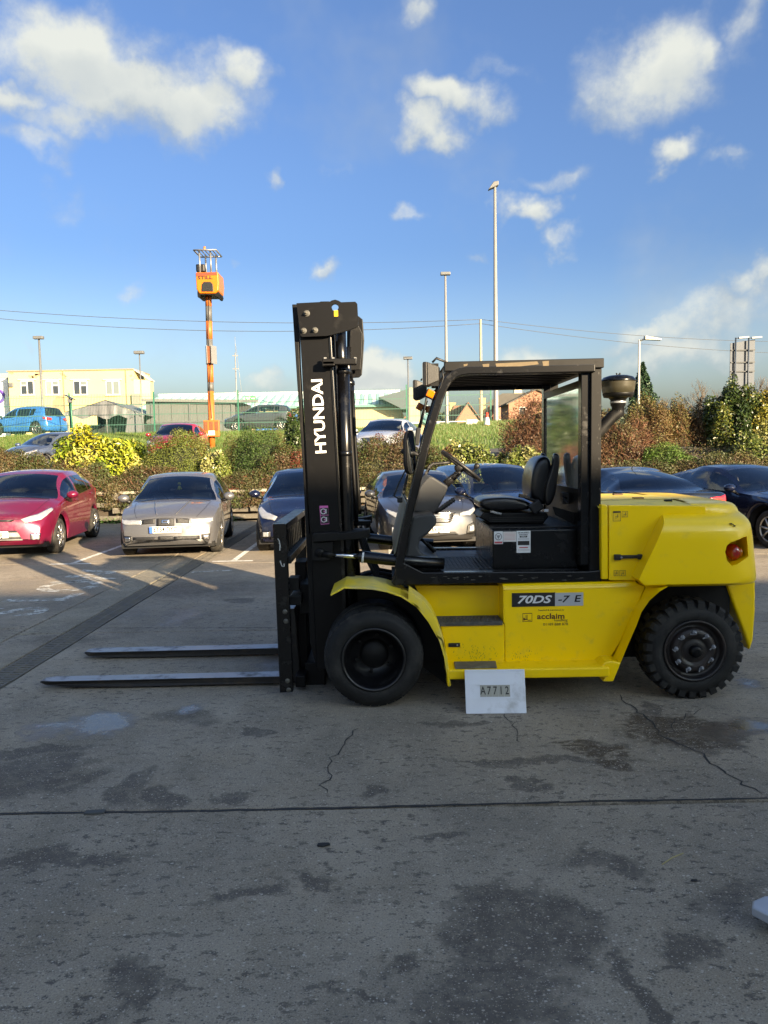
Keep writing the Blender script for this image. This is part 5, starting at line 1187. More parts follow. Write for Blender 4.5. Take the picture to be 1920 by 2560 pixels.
def make_car(name, label, paint, p, loc, rz, scale=1.0, group=None, plate=None, wheels=True, glass=CGLASS, rear_glass=None, cat='car', interior=True, detail=True):
    root = thing(name, label, cat, (0, 0, 0), group)
    L, W, Hc = p['L'], p['W']/2, p['H']; Fx = L/2; Rx = -L/2; wr = p.get('wr', .305)
    ax_f = Fx-p['fo']; ax_r = ax_f-p['wb']; sill = p.get('sill', .2)
    sed = p.get('sedan', False)
    w0 = Fx-p['ws0']; w1 = Fx-p['ws1']; r1 = Rx+p['re']; r0 = Rx+p['rb']   # screen base/top, roof end, rear window base
    nose, cowl, tailz = p['nose'], p['cowl'], p['tail']
    top = [(Fx, .34), (Fx-.012, .50), (Fx-.05, nose-.05), (Fx-.11, nose), (Fx-.28, nose+.06), (w0+.25, cowl-.035), (w0, cowl), (w0+(w1-w0)*.5, cowl+(Hc-.075-cowl)*.54), (w1, Hc-.075), (w1-.25, Hc-.02), (w1-.65, Hc), ((w1+r1)/2-.25, Hc-.005), (r1+.3, Hc-.035), (r1, Hc-.08)]
    if sed: top += [((r0+r1)/2, (Hc-.08+tailz)/2+.05), (r0, tailz), (Rx+.12, tailz-.01), (Rx+.05, tailz-.06), (Rx+.02, .55), (Rx, .36)]
    else: top += [((r0+r1)/2, (Hc-.08+tailz)/2+.03), (r0, tailz), (Rx+.07, tailz-.1), (Rx+.03, .62), (Rx+.005, .55), (Rx, .34)]
    zt = pchip([a for a, b in top], [b for a, b in top])
    bf, br = p['beltf'], p['beltr']
    zbelt0 = pchip([Fx, Fx-.15, w0, (w0+r0)/2, r0, Rx+.1, Rx], [nose-.22, nose-.06, bf-.03, (bf+br)/2, br, br-.06 if not sed else tailz-.06, .6])
    wb = pchip([Fx, Fx-.1, Fx-.35, Fx-.8, 0, Rx+.6, Rx+.25, Rx+.06, Rx], [W*.80, W*.88, W*.95, W*.98, W*.985, W*.965, W*.93, W*.85, W*.80])
    wroof = pchip([Fx, w0+.05, w0-.02, w1, 0, r1, r0, Rx], [W*.55, W*.78, W*.80, W*.66, W*.70, W*.62, W*.70 if not sed else W*.76, W*.6])
    bow = pchip([Fx, Fx-.4, w0, w1, 0, r1, r0, Rx], [.24, .20, .16, .12, 0, -.10, -.14, -.16])
    def arch(x):
        z = sill
        for a in (ax_f, ax_r):
            d = abs(x-a); ra = wr+.055
            if d < ra: z = max(z, wr+.01+math.sqrt(ra*ra-d*d))
        if x > Fx-.3: z = max(z, sill+(x-Fx+.3)*.12)
        return z
    xs = set(np.linspace(Fx, Rx, 46).tolist())
    for a in (ax_f, ax_r):
        for i in range(15): xs.add(a+(wr+.055)*math.cos(math.pi*i/14))
    bp_ = p.get('bp', .02); splits = [w0, w1, r0, r1, bp_+.05, bp_-.05]
    for q in p.get('side', []): splits += list(q)
    for s_ in splits: xs.add(s_)
    for d in (.004, .012, .03, .05, .08, .11, .16, .22): xs.add(Fx-d); xs.add(Rx+d)
    keep = []
    for x in sorted(xs, reverse=True):
        if any(abs(x-s_) < 1e-6 for s_ in splits): 
            keep = [k for k in keep if abs(k-x) > .011 or any(abs(k-s2) < 1e-6 for s2 in splits)]
            if not keep or abs(keep[-1]-x) > 1e-6: keep.append(x)
        elif not keep or keep[-1]-x > .0035: keep.append(x)
    xs = keep
    NA, NB, NC, ND = 3, 4, 5, 8
    rows = []
    for x in xs:
        z4 = zt(x); zb = min(arch(x), z4-.03); z2 = min(zbelt0(x), z4-.015); z2 = max(z2, zb+.03)
        b2 = wb(x); w3 = min(wroof(x), b2*.93)
        inn = 1 if (x < w0+.001 and x > r0-.001) else 0
        crown = .05 if inn else .035
        k = max(0, min(1, (z4-z2)/.40))
        z3 = z4-crown*min(1, (z4-z2)/.08)
        if z3 < z2+.004: z3 = z2+.004
        w3 = b2*.9+(w3-b2*.9)*min(1, k*1.5) if not (x > w0) else w3
        z1 = max(.52*1.0, zb+.05); z1 = min(z1, z2-.01)
        P0 = (b2*.965+.0, zb); P1 = (b2*1.0+.015*W, z1); P2 = (b2*.975, z2); P3 = (w3, z3); P4 = (0, z4)
        half = []
        for i in range(NA): t = i/NA; half.append((P0[0]+(P1[0]-P0[0])*math.sin(t*math.pi/2), P0[1]+(P1[1]-P0[1])*t))
        for i in range(NB): t = i/NB; half.append((P1[0]+(P2[0]-P1[0])*(t*t), P1[1]+(P2[1]-P1[1])*t))
        for i in range(NC): t = i/NC; half.append((P2[0]+(P3[0]-P2[0])*t+.035*math.sin(math.pi*t)*k, P2[1]+(P3[1]-P2[1])*t))
        for i in range(ND+1):
            t = i/ND; y = P3[0]*(1-t); half.append((y, P3[1]+(P4[1]-P3[1])*(1-(y/max(P3[0], .01))**2.2)))
        bx = bow(x)
        full = [(x-bx*(y/W)**2, y, z) for y, z in half]+[(x-bx*(y/W)**2, -y, z) for y, z in reversed(half[:-1])]
        rows.append(full)
    nv = len(rows[0]); nh = NA+NB+NC+ND
    V = [v for r_ in rows for v in r_]
    def vseg(j): return j if j < nh else 2*nh-1-j
    parts = {}
    side_w = p.get('side', [])
    for i in range(len(rows)-1):
        xm = (xs[i]+xs[i+1])/2
        for j in range(nv-1):
            s_ = vseg(j); lr = 'l' if j < nh else 'r'; key = 'body'
            if NA+NB+NC <= s_ :
                if w1 < xm < w0: key = 'windscreen'
                elif r0 < xm < r1: key = 'rear_window'
            elif NA+NB <= s_ < NA+NB+NC-1:
                for wi, (xa, xb) in enumerate(side_w):
                    if xb < xm < xa: key = ('side', wi, lr)
            parts.setdefault(key, []).append((i*nv+j, i*nv+j+1, (i+1)*nv+j+1, (i+1)*nv+j))
    parts['body'].append(tuple(range(nv-1, -1, -1))); parts['body'].append(tuple((len(rows)-1)*nv+j for j in range(nv)))
    def sub(nm, faces, m, parent):
        used = sorted({a for f in faces for a in f}); ix = {a: b for b, a in enumerate(used)}
        mb = MB(); mb.add([V[a] for a in used], [tuple(ix[a] for a in f) for f in faces], 0, True)
        return mb.build(nm, m, parent, auto=48, world=False)
    body = sub('body', parts['body'], paint, root)
    if 'windscreen' in parts: sub('windscreen', parts['windscreen'], glass, root)
    if 'rear_window' in parts: sub('rear_window', parts['rear_window'], rear_glass or glass, root)
    for k, f in parts.items():
        if isinstance(k, tuple): sub('side_window', f, (rear_glass if rear_glass and k[1] > 0 else glass), root)
    allf = [f for fs in parts.values() for f in fs]
    bvh = BVHTree.FromPolygons([Vector(v) for v in V], allf)
    cen = Vector((0, 0, .7))
    def snap(pt, off):
        co, no, _, _ = bvh.find_nearest(Vector(pt))
        if no.dot(co-cen) < 0: no = -no
        return co+no*off
    def patch(nm, up, dn, m, parent=root, off=.006, nu=6, nw=5, thick=True):
        def res(L_):
            L_ = [Vector(a) for a in L_]; out = []; n = len(L_)-1
            for i in range(nu*n+1): t = i/nu; k = min(int(t), n-1); out.append(L_[k].lerp(L_[k+1], t-k))
            return out
        U, D_ = res(up), res(dn); lines = []
        for w_ in range(nw+1): lines.append([snap(a.lerp(b, w_/nw), off) for a, b in zip(U, D_)])
        mb = MB(); mb.loft(lines)
        o = mb.build(nm, m, parent, world=False)
        if thick:
            md = o.modifiers.new('thick', 'SOLIDIFY'); md.thickness = .012; md.offset = 0
        return o
    for (a, rr) in ((ax_f, 0), (ax_r, 0)):
        for s_ in (1, -1):
            y = s_*(W-.012)
            if wheels: car_wheel(wr, p.get('spokes', 7), root, a, y, s_)
            mb = MB(); ra = wr+.05; ar = [(a+ra*math.cos(math.pi*i/12), wr+.01+ra*math.sin(math.pi*i/12)) for i in range(13)]; ar = [(a+ra, .16)]+ar+[(a-ra, .16)]
            mb.loft([[(x, s_*(W*.955), z) for x, z in ar], [(x, s_*(W-.32), z) for x, z in ar]], smooth=False); mb.add([(x, s_*(W-.32), z) for x, z in ar], [tuple(range(len(ar)))])
            mb.build('arch_liner', TRIM, root, world=False)
    ub = MB(); ub.bb(Rx+.25, Fx-.25, -W*.9, W*.9, sill-.02, sill+.06); ub.build('underbody', TRIM, root, world=False)
    if interior:
        zi = min(bf, br)-.07
        tb = MB(); tb.bb(r0+.1, w0-.05, -W*.86, W*.86, .3, zi-.18); tb.build('cabin_floor', CINT, root, world=False)
        MB().hull8([(w0+.10, -W*.84, zi-.1), (w0-.38, -W*.84, zi-.1), (w0-.38, -W*.84, zi+.03), (w0+.05, -W*.84, cowl-.09)], [(w0+.10, W*.84, zi-.1), (w0-.38, W*.84, zi-.1), (w0-.38, W*.84, zi+.03), (w0+.05, W*.84, cowl-.09)]).build('dashboard', CINT, root, bevel=.02, world=False)
        for s_ in (1, -1):
            sx = (w0+w1)/2-.55; st = MB(); st.hull8([(sx+.02, s_*.36-.2, zi-.3), (sx-.12, s_*.36-.2, zi-.3), (sx-.3, s_*.36-.2, Hc-.42), (sx-.18, s_*.36-.2, Hc-.42)], [(sx+.02, s_*.36+.2, zi-.3), (sx-.12, s_*.36+.2, zi-.3), (sx-.3, s_*.36+.2, Hc-.42), (sx-.18, s_*.36+.2, Hc-.42)])
            st.box((sx-.25, s_*.36, Hc-.3), (.09, .24, .17)); st.build('seat', CSEAT, root, bevel=.04, bseg=3, world=False)
        rs = r0+ (.75 if not sed else .35); st = MB(); st.hull8([(rs+.1, -W*.75, zi-.3), (rs-.05, -W*.75, zi-.3), (rs-.2, -W*.7, Hc-.52), (rs-.08, -W*.7, Hc-.52)], [(rs+.1, W*.75, zi-.3), (rs-.05, W*.75, zi-.3), (rs-.2, W*.7, Hc-.52), (rs-.08, W*.7, Hc-.52)]); st.build('rear_seat', CSEAT, root, bevel=.04, world=False)
        c = Vector((w0-.48, -.36, zi+.06)); n_ = Vector((-.85, 0, .5)).normalized(); e1_ = Vector((0, 1, 0)); e2_ = n_.cross(e1_); ln = []
        for i in range(25):
            a = 2*math.pi*i/24; rd = e1_*math.cos(a)+e2_*math.sin(a); ln.append([c+rd*(.185+.014*math.cos(b))+n_*(.014*math.sin(b)) for b in [2*math.pi*k/6 for k in range(6)]])
        sw_ = MB().loft(ln, closed=True); sw_.box(c, (.03, .3, .05)); sw_.build('steering_wheel', TRIM, root, world=False)
    if not detail:
        root.location = loc; root.rotation_euler = (0, 0, rz); root.scale = (scale,)*3; return root, body, patch, snap
    # seams, handles, mirrors, sills
    for s_ in (1, -1):
        dx = [w0-.28, bp_] + ([p['side'][-1][1]-.02] if len(side_w) > 1 else [])
        for x in dx:
            z1, z0 = zbelt0(x)-.02, sill+.1
            patch('door_seam', [(x+.003, s_*W, z1), (x+.002, s_*W, (z0+z1)/2)], [(x-.003, s_*W, z1), (x-.004, s_*W, (z0+z1)/2)], TRIM, body, .0015, 6, 1, False)
        for x in [bp_+.16]+([p['side'][-1][1]+.2] if len(side_w) > 1 else []):
            z = zbelt0(x)-.09; patch('door_handle', [(x+.09, s_*W, z+.016), (x-.09, s_*W, z+.02)], [(x+.085, s_*W, z-.014), (x-.085, s_*W, z-.012)], p.get('handle', paint), root, .018, 5, 2)
        mx = w0-.42; zc = zbelt0(mx)+.075
        mb = MB(); yb = s_*(wb(mx)+.11); sec = []
        for (dx_, k) in ((.10, .15), (.085, .6), (.05, .92), (0, 1), (-.035, .98), (-.04, .9)):
            sec.append([(mx+.1+dx_, yb+s_*math.cos(a)*.105*k, zc+math.sin(a)*.072*k) for a in [2*math.pi*i/16 for i in range(16)]])
        mb.loft(sec, closed=True); mb.add(sec[0], [tuple(range(15, -1, -1))]); mo_ = mb.build('door_mirror', p.get('mirror', paint), root, world=False)
        MB().add([(mx+.1-.0405, yb+s_*math.cos(a)*.09, zc+math.sin(a)*.06) for a in [2*math.pi*i/16 for i in range(16)]], [tuple(range(16))]).build('mirror_glass', MIRG, mo_, world=False)
        MB().tube([(mx+.08, s_*(wb(mx)-.03), zc-.085), (mx+.1, yb-s_*.04, zc-.045)], [.03, .035], 8).build('mirror_stalk', TRIM, mo_, world=False)
        if p.get('chrome'):
            xa, xb = side_w[0][0], side_w[-1][1]; pts = [(xa+(xb-xa)*i/8, s_*W, zbelt0(xa+(xb-xa)*i/8)+.004) for i in range(9)]
            patch('belt_trim', [(a, b, c+.012) for a, b, c in pts], [(a, b, c-.008) for a, b, c in pts], CHRM, root, .004, 2, 1, False)
    # bonnet and bumper shut lines
    for s_ in (1, -1):
        A_ = [(Fx-.14, s_*W*.60, nose+.02), (Fx-.5, s_*W*.70, nose+.12), (w0+.05, s_*W*.78, cowl-.02)]
        patch('bonnet_seam', [(a, b+s_*.004, c) for a, b, c in A_], [(a, b-s_*.004, c) for a, b, c in A_], TRIM, body, .0015, 8, 1, False)
        A_ = [(Fx-.40, s_*W, nose-.10), (Fx-.42, s_*W, .50)]
        patch('bumper_seam', [(a+.004, b, c) for a, b, c in A_], [(a-.004, b, c) for a, b, c in A_], TRIM, body, .0015, 6, 1, False)
    patch('bonnet_seam', [(Fx-.04, -W*.58, nose-.012), (Fx-.04, W*.58, nose-.012)], [(Fx-.04, -W*.58, nose-.020), (Fx-.04, W*.58, nose-.020)], TRIM, body, .0015, 14, 1, False)
    patch('windscreen_edge', [(w0+.02, -W*.76, cowl-.0), (w0+.03, 0, cowl+.0), (w0+.02, W*.76, cowl)], [(w0-.02, -W*.75, cowl+.02), (w0-.01, 0, cowl+.02), (w0-.02, W*.75, cowl+.02)], TRIM, root, .003, 8, 1, False)
    # wipers
    for y in (.1, .55):
        patch('wiper', [(w0-.02, y, cowl+.02), (w0-.1, y-.5, cowl+.08)], [(w0-.03, y, cowl+.0), (w0-.115, y-.5, cowl+.06)], TRIM, root, .012, 8, 1, False)
    # shark fin / aerial
    MB().tube([(r1+.35, 0, zt(r1+.35)-.01), (r1+.12, 0, zt(r1+.2)+.16)], [.008, .003], 6).build('aerial', TRIM, root, world=False)
    for fn in p.get('extras', []): fn(root, body, patch, snap, dict(F=Fx, R=Rx, W=W, nose=nose, tail=tailz, paint=paint, sill=sill, plate=plate, zbelt=zbelt0))
    root.location = loc; root.rotation_euler = (0, 0, rz); root.scale = (scale,)*3
    return root, body, patch, snap
def plate_at(root, x, y, z, text, m, facing, size=(.52, .112), tilt=0):
    # a number plate facing +x (facing=1) or -x
    r_ = Matrix.Rotation(tilt, 3, 'Y'); o = MB().box((x, y, z), (.008, size[0], size[1])).build('number_plate', m, root, bevel=.002, world=False)
    M_ = Matrix.Translation((x+facing*.0052, y, z)) @ Matrix.Rotation(math.pi/2*facing, 4, 'Z') @ Matrix.Rotation(math.pi/2, 4, 'X')
    t = text_mesh('plate_text', text, .108, INK, None, M_, offset=.0035, extrude=.0002, xscale=.80, spacing=1.02); t.parent = o
    return o
# ---- front and rear faces
def face_seat(root, body, patch, snap, q):
    F_, W, n = q['F'], q['W'], q['nose']
    for s in (1, -1):
        patch('headlamp', [(F_-.02, s*.43, n-.015), (F_-.12, s*.66, n-.005), (F_-.28, s*.84, n+.0)], [(F_, s*.43, n-.125), (F_-.08, s*.66, n-.12), (F_-.26, s*.84, n-.11)], HLAMP, root)
        patch('side_grille', [(F_, s*.18, n-.02), (F_-.02, s*.41, n-.018)], [(F_, s*.18, n-.12), (F_, s*.41, n-.12)], GRILL, root)
        patch('lower_grille', [(F_+.1, s*.14, .40), (F_+.1, s*.62, .405)], [(F_+.1, s*.14, .285), (F_+.1, s*.62, .29)], GRILL, root)
        fl = patch('fog_recess', [(F_, s*.62, .415), (F_-.05, s*.80, .42)], [(F_, s*.62, .30), (F_-.05, s*.80, .32)], TRIM, root)
        patch('fog_lamp', [(F_, s*.655, .395), (F_-.03, s*.755, .395)], [(F_, s*.655, .31), (F_-.03, s*.755, .31)], CHRM, root, .012)
        patch('bumper_slot', [(F_+.1, 0, .235), (F_, s*.75, .255)], [(F_+.1, 0, .22), (F_, s*.75, .238)], TRIM, root, .003)
    patch('badge_grille', [(F_, -.15, n-.01), (F_, .15, n-.01)], [(F_, -.15, n-.175), (F_, .15, n-.175)], GRILL, root, .008)
    patch('badge', [(F_, -.065, n-.055), (F_, .065, n-.055)], [(F_, -.065, n-.125), (F_, .065, n-.125)], CHRM, root, .016)
    patch('badge_bar', [(F_, -.035, n-.075), (F_, .04, n-.075)], [(F_, -.04, n-.105), (F_, .035, n-.105)], GRILL, root, .021)
    patch('lower_grille', [(F_+.1, -.125, .41), (F_+.1, .125, .41)], [(F_+.1, -.125, .26), (F_+.1, .125, .26)], GRILL, root, .007)
    pp = snap((F_+.1, .0, .515), .014); plo = plate_at(root, pp.x+.01, 0, .515, 'ET54 DYC', PLW, 1)
    MB().box((pp.x+.0145, -.235, .515), (.002, .05, .108)).build('plate_band', PLB, plo, world=False)
    for s in (1, -1): patch('bonnet_crease', [(F_-.15, s*.16, n+.03), (F_-.6, s*.25, n+.12), (F_-.95, s*.30, n+.2)], [(F_-.15, s*.17, n+.03), (F_-.6, s*.262, n+.12), (F_-.95, s*.315, n+.2)], q['paint'], body, .008, 6, 1)
def face_fiesta(plate_text, dark=False, chrome=False):
    def fn(root, body, patch, snap, q):
        F_, W, n = q['F'], q['W'], q['nose']
        for s in (1, -1):
            patch('headlamp', [(F_-.06, s*.44, n-.045), (F_-.30, s*.66, n+.07), (F_-.62, s*.80, n+.17)], [(F_-.04, s*.50, n-.115), (F_-.2, s*.74, n-.06), (F_-.55, s*.85, n+.10)], HLAMP, root)
            fr = patch('fog_surround', [(F_, s*.60, .43), (F_-.08, s*.77, .43)], [(F_, s*.60, .31), (F_-.08, s*.77, .31)], CHRM if not dark else TRIM, root, .005)
            patch('fog_lamp', [(F_, s*.635, .41), (F_-.06, s*.735, .41)], [(F_, s*.635, .33), (F_-.06, s*.735, .33)], HLAMP, root, .012)
        patch('upper_grille', [(F_, -.36, n-.05), (F_, .36, n-.05)], [(F_, -.30, n-.085), (F_, .30, n-.085)], TRIM, root)
        patch('lower_grille', [(F_+.1, -.40, .50), (F_+.1, .40, .50)], [(F_+.1, -.54, .27), (F_+.1, .54, .27)], GRILL, root)
        patch('grille_bar', [(F_+.1, -.42, .47), (F_+.1, .42, .47)], [(F_+.1, -.47, .39), (F_+.1, .47, .39)], mat('grey grille bar', (.2, .2, .19), .5), root, .012)
        for z in (.345, .305): patch('grille_slat', [(F_+.1, -.50, z+.008), (F_+.1, .50, z+.008)], [(F_+.1, -.50, z-.008), (F_+.1, .50, z-.008)], MAT['grey grille bar'], root, .012)
        pp = snap((F_+.1, 0, .43), .02)
        if plate_text: plate_at(root, pp.x+.012, 0, .43, plate_text, PLW, 1)
        patch('badge', [(F_, -.07, n-.0), (F_, .07, n-.0)], [(F_, -.07, n-.05), (F_, .07, n-.05)], CHRM, root, .008)
        patch('lip', [(F_+.1, -.6, .25), (F_+.1, .6, .25)], [(F_+.1, -.6, .215), (F_+.1, .6, .215)], TRIM, root, .004)
    return fn
def face_focus(plate_text):
    def fn(root, body, patch, snap, q):
        F_, W, n = q['F'], q['W'], q['nose']
        for s in (1, -1):
            patch('headlamp', [(F_-.03, s*.52, n-.02), (F_-.18, s*.70, n+.03), (F_-.42, s*.84, n+.09)], [(F_-.02, s*.50, n-.11), (F_-.12, s*.72, n-.10), (F_-.36, s*.86, n+.0)], HLAMP, root)
            patch('fog_recess', [(F_-.03, s*.66, .50), (F_-.1, s*.80, .55)], [(F_-.03, s*.62, .33), (F_-.1, s*.80, .33)], TRIM, root)
            patch('fog_lamp', [(F_-.05, s*.70, .46), (F_-.1, s*.78, .50)], [(F_-.05, s*.68, .38), (F_-.1, s*.78, .38)], HLAMP, root, .012)
        patch('grille', [(F_, -.40, n-.06), (F_, .40, n-.06)], [(F_, -.30, n-.235), (F_, .30, n-.235)], GRILL, root)
        patch('grille_surround', [(F_, -.43, n-.045), (F_, .43, n-.045)], [(F_, -.41, n-.06), (F_, .41, n-.06)], CHRM, root, .012)
        for k in range(4): patch('grille_slat', [(F_, -.37, n-.085-k*.037), (F_, .37, n-.085-k*.037)], [(F_, -.36, n-.10-k*.037), (F_, .36, n-.10-k*.037)], CHRM, root, .012)
        patch('lower_grille', [(F_+.1, -.46, .36), (F_+.1, .46, .36)], [(F_+.1, -.42, .27), (F_+.1, .42, .27)], GRILL, root)
        patch('skirt', [(F_+.1, -.7, .265), (F_+.1, .7, .265)], [(F_+.1, -.6, .235), (F_+.1, .6, .235)], MAT['mineral grey paint'], root, .004)
        pp = snap((F_+.1, 0, .435), .02)
        if plate_text: plate_at(root, pp.x+.012, 0, .435, plate_text, PLW, 1)
    return fn
def face_saloon(plate_text=None):
    def fn(root, body, patch, snap, q):
        F_, W, n = q['F'], q['W'], q['nose']
        for s in (1, -1):
            patch('headlamp', [(F_-.03, s*.40, n-.02), (F_-.1, s*.66, n+.01), (F_-.28, s*.84, n+.02)], [(F_-.02, s*.42, n-.12), (F_-.08, s*.68, n-.12), (F_-.26, s*.86, n-.08)], HLAMP, root)
            patch('kidney_grille', [(F_, s*.03, n-.02), (F_, s*.30, n-.02)], [(F_, s*.04, n-.2), (F_, s*.26, n-.2)], GRILL, root)
            patch('lower_grille', [(F_, s*.4, .42), (F_-.05, s*.78, .42)], [(F_, s*.4, .28), (F_-.05, s*.74, .28)], GRILL, root)
        patch('lower_grille', [(F_+.1, -.36, .40), (F_+.1, .36, .40)], [(F_+.1, -.36, .28), (F_+.1, .36, .28)], GRILL, root)
        pp = snap((F_+.1, 0, .48), .02)
        if plate_text: plate_at(root, pp.x+.012, 0, .48, plate_text, PLW, 1)
    return fn
def rear_lamps(tall=False, plate_text=None):
    def fn(root, body, patch, snap, q):
        R_, W, t = q['R'], q['W'], q['tail']
        for s in (1, -1):
            if tall: patch('tail_lamp', [(R_+.05, s*.55, t-.02), (R_+.22, s*.82, t+.02)], [(R_+.0, s*.58, t-.28), (R_+.2, s*.85, t-.22)], TLAMP, root)
            else: patch('tail_lamp', [(R_+.0, s*.42, t-.10), (R_+.1, s*.70, t-.07), (R_+.34, s*.86, t-.08)], [(R_-.0, s*.46, t-.22), (R_+.06, s*.72, t-.23), (R_+.3, s*.88, t-.17)], TLAMP, root)
        if plate_text:
            pp = snap((R_-.1, 0, .62), .02); plate_at(root, pp.x-.012, 0, .62, plate_text, PLY, -1)
    return fn
FIESTA = dict(L=3.95, W=1.72, H=1.48, wb=2.49, fo=.82, nose=.74, cowl=1.0, ws0=.98, ws1=1.78, re=.42, rb=.12, tail=1.02, beltf=.93, beltr=1.07, bp=-.12, side=[(.82, -.06), (-.16, -.98), (-1.02, -1.28)], spokes=8, wr=.31)
LEON = dict(L=4.18, W=1.74, H=1.44, wb=2.51, fo=.87, nose=.745, cowl=.97, ws0=1.12, ws1=1.92, re=.5, rb=.14, tail=1.0, beltf=.91, beltr=.98, bp=-.10, side=[(.82, -.04), (-.15, -1.02), (-1.07, -1.35)], spokes=6, wr=.315)
FOCUS = dict(L=4.36, W=1.83, H=1.46, wb=2.70, fo=.86, nose=.79, cowl=1.0, ws0=1.1, ws1=1.95, re=.5, rb=.14, tail=1.05, beltf=.95, beltr=1.05, bp=-.1, side=[(.9, -.04), (-.15, -1.1), (-1.15, -1.5)], spokes=7, wr=.32)
ESTATE = dict(L=4.6, W=1.84, H=1.56, wb=2.75, fo=.88, nose=.82, cowl=1.05, ws0=1.15, ws1=1.95, re=.3, rb=.1, tail=1.05, beltf=.98, beltr=1.05, bp=-.1, side=[(.9, -.04), (-.15, -1.05), (-1.1, -1.8)], spokes=7, wr=.335)
SALOON = dict(L=4.94, W=1.88, H=1.43, wb=2.88, fo=.83, nose=.76, cowl=.98, ws0=1.35, ws1=2.2, re=1.55, rb=.62, tail=1.03, beltf=.95, beltr=1.02, bp=-.05, side=[(.85, .0), (-.12, -.95), (-.99, -1.32)], spokes=7, wr=.335, sedan=True)
def toward(dx, dy): return math.atan2(dy, dx)
def with_(p, *fns, **kw): d = dict(p); d['extras'] = list(fns); d.update(kw); return d
RED = car_paint('cherry red paint', (.17, .008, .035), .35, .3, .2)
SILV = car_paint('pewter grey paint', (.135, .135, .142), .45, .42, .25)
NAVY = car_paint('dark navy paint', (.005, .008, .028), .3, .25, .1)
GREY = car_paint('mineral grey paint', (.062, .064, .068), .55, .34, .1)
BLUEK = car_paint('midnight blue paint', (.004, .008, .03), .35, .24, .1)
BLACKP = car_paint('black car paint', (.004, .005, .008), .2, .2, .06)
# lower row against the bank
def axle_loc(p, X, Y, hx, hy, s=1.0):      # centre of the front axle at X,Y
    d = Vector((hx, hy, 0)).normalized(); c = Vector((X, Y, 0))-d*((p['L']/2-p['fo'])*s); return (c.x, c.y, 0), toward(d.x, d.y)
l_, a_ = axle_loc(FIESTA, -7.18, 14.15, .13, -1, 1.08)
make_car('parked_car', 'cherry red hatchback parked at the left edge of the photo', RED, with_(FIESTA, face_fiesta('LP59 OBJ'), rear_lamps(True), chrome=True), l_, a_, 1.08, 'cars parked along the bank')
l_, a_ = axle_loc(LEON, -3.98, 13.9, .13, -1, 1.04)
sc_, sb_, spt, ssn = make_car('parked_car', 'silver grey hatchback with number plate ET54 DYC parked left of the mast', SILV, with_(LEON, face_seat, rear_lamps(True)), l_, a_, 1.04, 'cars parked along the bank')
l_, a_ = axle_loc(FIESTA, -1.52, 14.1, .05, -1, 1.04)
make_car('parked_car', 'dark navy hatchback half hidden behind the forklift mast', NAVY, with_(FIESTA, face_fiesta(None, True), rear_lamps(True)), l_, a_, 1.04, 'cars parked along the bank')
l_, a_ = axle_loc(FOCUS, .80, 14.0, .12, -1, 1.0)
make_car('parked_car', 'mineral grey hatchback seen through the cab behind the steering column', GREY, with_(FOCUS, face_focus('LV69 JJU'), rear_lamps(True)), l_, a_, 1.0, 'cars parked along the bank')
l_, a_ = axle_loc(ESTATE, 2.62, 14.1, .26, -1, 1.0)
make_car('parked_car', 'midnight blue estate car seen through the cab behind the seat', BLUEK, with_(ESTATE, face_saloon(), rear_lamps(True), chrome=True), l_, a_, 1.0, 'cars parked along the bank')
d_ = Vector((-.20, 1, 0)).normalized(); rc = Vector((5.25, 12.7, 0)); c_ = rc+d_*2.47
make_car('parked_car', 'black saloon with chrome window trim, its tail above the yellow bonnet', BLACKP, with_(SALOON, face_saloon(), rear_lamps(False), chrome=True), c_, toward(d_.x, d_.y), 1.02, 'cars parked along the bank', rear_glass=CDARK)
l_, a_ = axle_loc(SALOON, 7.75, 13.4, .30, -1, 1.0)
make_car('parked_car', 'dark blue saloon facing the camera at the right edge of the photo', BLUEK, with_(SALOON, face_saloon(), rear_lamps(False)), l_, a_, 1.03, 'cars parked along the bank')
# yellow air freshener hanging in the silver car
dgl = sc_.matrix_basis.copy()
fx_ = LEON['L']/2-1.12
fr_ = MB(); fr_.lathe([(.001, -.02), (.03, -.015), (.035, .0), (.02, .03), (.012, .045)], (0, 0, 0), 'z', 10); fr_.lathe([(.001, .045), (.022, .05), (.024, .07), (.012, .085), (.001, .087)], (0, 0, 0), 'z', 10)
fo_ = fr_.build('air_freshener', mat('yellow plastic', (.75, .6, .03), .5), sc_, world=False); fo_.location = (fx_-.72, .0, 1.12); fo_.scale = (1.5, 1.5, 1.5)
# ================================================================== bank, wall and planting
def terr(x, y):
    z = float(np.interp(y, [20.6, 24.0, 28.3, 30.5, 36, 42, 60, 150, 400], [.80, 1.52, 1.64, 2.12, 2.62, 3.12, 3.35, 6.2, 9.0]))
    r = min(1, max(0, (x+3)/9)); z += r*float(np.interp(y, [22, 27, 31, 42, 60], [0, .15, .25, .28, .2]))
    z += min(1, max(0, (x+5)/4))*float(np.interp(y, [42, 46, 60, 100], [0, -1.4, -1.4, -.6]))
    r2 = min(1, max(0, (x-4)/5)); z += r2*float(np.interp(y, [20.6, 24, 30, 40, 80], [0, .2, .35, .1, 0]))
    return z
GRASSB = mat('turf', (.045, .08, .018), .9, var=.45, vscale=3, bump=.7, bscale=30)
def strip(name, ys, xs_, m):
    V = []; nx = len(xs_); rr = random.Random(len(name))
    for y in ys:
        for x in xs_: V.append((x, y, terr(x, y)+rr.uniform(-.02, .02)))
    me = bpy.data.meshes.new(name); me.from_pydata(V, [], [(j*nx+i, j*nx+i+1, (j+1)*nx+i+1, (j+1)*nx+i) for j in range(len(ys)-1) for i in range(nx-1)])
    me.polygons.foreach_set('use_smooth', [True]*len(me.polygons)); return tag(link(name, me, m), None, kind='structure')
